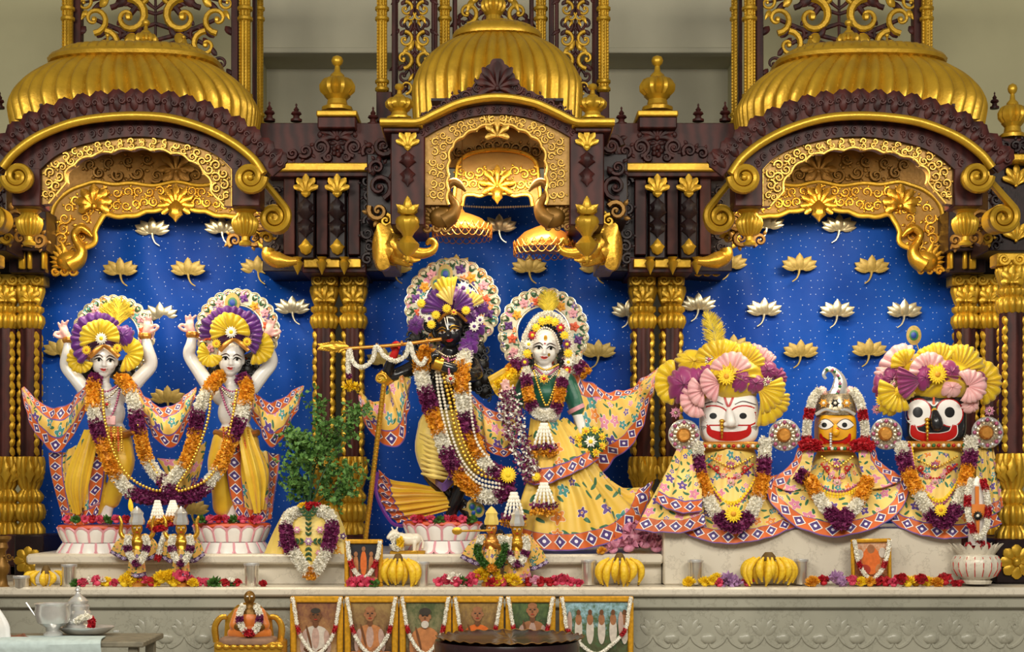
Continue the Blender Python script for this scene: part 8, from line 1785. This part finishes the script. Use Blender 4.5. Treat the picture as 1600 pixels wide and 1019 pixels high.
tag(mb.build('towel', M['cloth_check']), 'pale blue-green towel spread over the side table at lower left', 'towel')
def zat(py, y): return P(0, py, y)[2]
def lz(mb, cx, prof, y, z0, n=28, **kw): k = S(y); return lathe(mb, [(r * k, z0 + h * k) for r, h in prof], n, (P(cx, 0, y)[0], y, 0), **kw)
bw_ = thing('silver_bowl', 'round silver footed bowl on the side table', 'bowl', P(83, 1003, YV)); z0 = tz + .008
mb = MB(); lz(mb, 83, [(15, 0), (15, 3), (9, 8), (12, 13), (24, 20), (28, 34), (27, 46), (29, 50), (26.5, 49), (25, 36), (20, 22), (.5, 17)], YV, z0, 36); mb.build('bowl', M['silver'], bw_)
spn = thing('ladle', 'thin silver ladle standing in the round bowl', 'ladle', P(70, 975, YV)); mb = MB(); tube(mb, np.array([P(76, 985, YV), P(56, 964, YV), P(41, 942, YV + .01)]), [.004, .003, .005], 8); mb.build('handle', M['silver'], spn); mb = MB(); ball(mb, P(78, 984, YV), np.array([7, 6, 4]) * S(YV), 10, 7); mb.build('scoop', M['silver'], spn)
tr_ = thing('silver_tray', 'flat round silver tray behind the bowl on the side table', 'tray', P(132, 1000, YV + .09)); mb = MB(); lz(mb, 134, [(30, 0), (34, 2), (44, 9), (45, 11), (42, 10), (32, 4), (.5, 3)], YV + .09, z0, 40, sy=.7); mb.build('dish', M['silver'], tr_)
mb = MB(); box(mb, P(178, 988, YV + .09), P(186, 985, YV + .08), .001); mb.build('handle', M['silver'], tr_)
vp = thing('tiered_silver_pot', 'tiered silver pot with a knob lid standing on the tray', 'pot', P(124, 996, YV + .09)); zt = z0 + 5 * S(YV)
mb = MB(); lz(mb, 122, [(22, 0), (24, 6), (21, 10), (23, 16), (20, 21), (21, 27), (17, 32), (18, 38), (13, 43)], YV + .09, zt, 32); mb.build('body', M['silver'], vp)
mb = MB(); lz(mb, 122, [(15, 42), (16, 46), (11, 51), (5, 55), (3, 60), (5, 63), (3, 68), (.3, 70)], YV + .09, zt, 24); mb.build('lid', M['silver'], vp)
garland('white buds with one red rose on the tiered silver pot', [(118, 972, YV + .03), (128, 966, YV + .02), (138, 964, YV + .02), (144, 972, YV + .02), (142, 980, YV + .02)], 6, [(3, 'w'), (1.4, 'r')], seed=140)
pe = thing('person', 'person mostly out of frame, white shawl and bare forearm at left edge', 'person', P(-60, 1060, YV - .1))
blob('body', [('c', [((-70, 900), 30), ((-60, 960), 26), ((-40, 992, -.03), 17), ((-8, 999, -.05), 12), ((14, 1000, -.06), 9)]), ('e', (-90, 960, .05), (60, 40, 90)), ('e', (-95, 840, .05), (26, 28, 34)), ('e', (-95, 880, .05), (16, 16, 30))] + hand((14, 1000), 2, 1.15, 1, 'open', -.06), M['skin_brown'], pe, .006, 2, YV)
cloth('shawl', [[np.array(P(-60, 1010, YV - .12)), np.array(P(-10, 1004, YV - .13)), np.array(P(16, 996, YV - .1))], [np.array(P(-70, 960, YV - .14)), np.array(P(-20, 965, YV - .14)), np.array(P(10, 968, YV - .1))], [np.array(P(-80, 890, YV - .12)), np.array(P(-50, 900, YV - .12)), np.array(P(-30, 910, YV - .08))]], M['silk_white'], pe, 30, 20, fold=.008, nf=3)

# ---- dark round vessel with a wavy gilt tray at the bottom centre
YO = -1.15; ov = thing('lacquer_drum', 'dark lacquered round vessel at the bottom centre', 'vessel', P(795, 1100, YO))
mb = MB(); k = S(YO); c_ = P(792, 0, YO)[0]; zr = zat(1000, YO)
lathe(mb, [(100 * k, 0.0), (104 * k, .2), (112 * k, zr - .12), (114 * k, zr - .02), (112 * k, zr), (100 * k, zr), (98 * k, zr - .03)], 56, (c_, YO, 0)); mb.build('body', M['lacquer'], ov)
mb = MB(); lathe(mb, [(113 * k, zr - .10), (116 * k, zr - .09), (116 * k, zr - .08), (113 * k, zr - .07)], 56, (c_, YO, 0)); mb.build('band', M['lacquer'], ov)
wt = thing('gilt_tray', 'shallow tray with wavy gilt rim lying on the dark vessel', 'tray', (P(797, 0, YO)[0], YO, zr)); c_ = P(797, 0, YO)[0]; n = 144; a = np.arange(n) * 2 * PI / n; rows = []
for r, h, w in ((100, .002, 0), (108, .006, .002), (115, .016, .004), (112, .014, .003), (106, .008, .002), (.5, .006, 0)):
    rows.append(np.stack([c_ + r * k * np.cos(a) * (1 + .012 * np.cos(34 * a) * (w > 0)), YO + r * k * np.sin(a), zr + h + w * np.cos(34 * a)], 1))
mb = MB(); mb.add(np.vstack(rows), [(i * n + j, i * n + (j + 1) % n, (i + 1) * n + (j + 1) % n, (i + 1) * n + j) for i in range(5) for j in range(n)]); mb.build('dish', M['lacquer'], wt)
mb = MB(); p = rows[2]; tube(mb, np.vstack([p, p[:1]]), .0018, 5); mb.build('gilt_rim', M['bronze'], wt)
# ---- bronze lamp stand at the far left
lm = thing('bronze_stand', 'dark bronze ornamental stand cut by the left edge, beside the steel cup', 'stand', P(4, 926, -.64))
mb = MB(); lathe_px(mb, 3, [(15, 927), (15, 920), (9, 914), (7, 900), (11, 894), (12, 884), (7, 876), (6, 862), (10, 856), (8, 848), (14, 842), (14, 838), (.5, 838)], -.64, 24, lobes=8, amp=.08); mb.build('stem', M['bronze'], lm)
mb = MB(); tri_scroll(mb, (14, 870), 6, -.66, 2, 1); mb.build('scroll', M['bronze'], lm)

# carved grounds too fine to pick apart stay one part each
FINE = ('corbel_carving', 'egg_carving', 'gilt_scrolls', 'frieze_carving', 'arch_scrolls', 'scroll_relief', 'crest_carving', 'panel_carving', 'parapet_carving', 'green_leaves', 'gold_piping', 'embroidered_leaves', 'bud_strings', 'carving', 'scroll_lattice', 'petal_ruff', 'hair')
for o in bpy.data.objects:
    if o.parent is not None and o.name.split('.')[0] in FINE: o['kind'] = 'stuff'
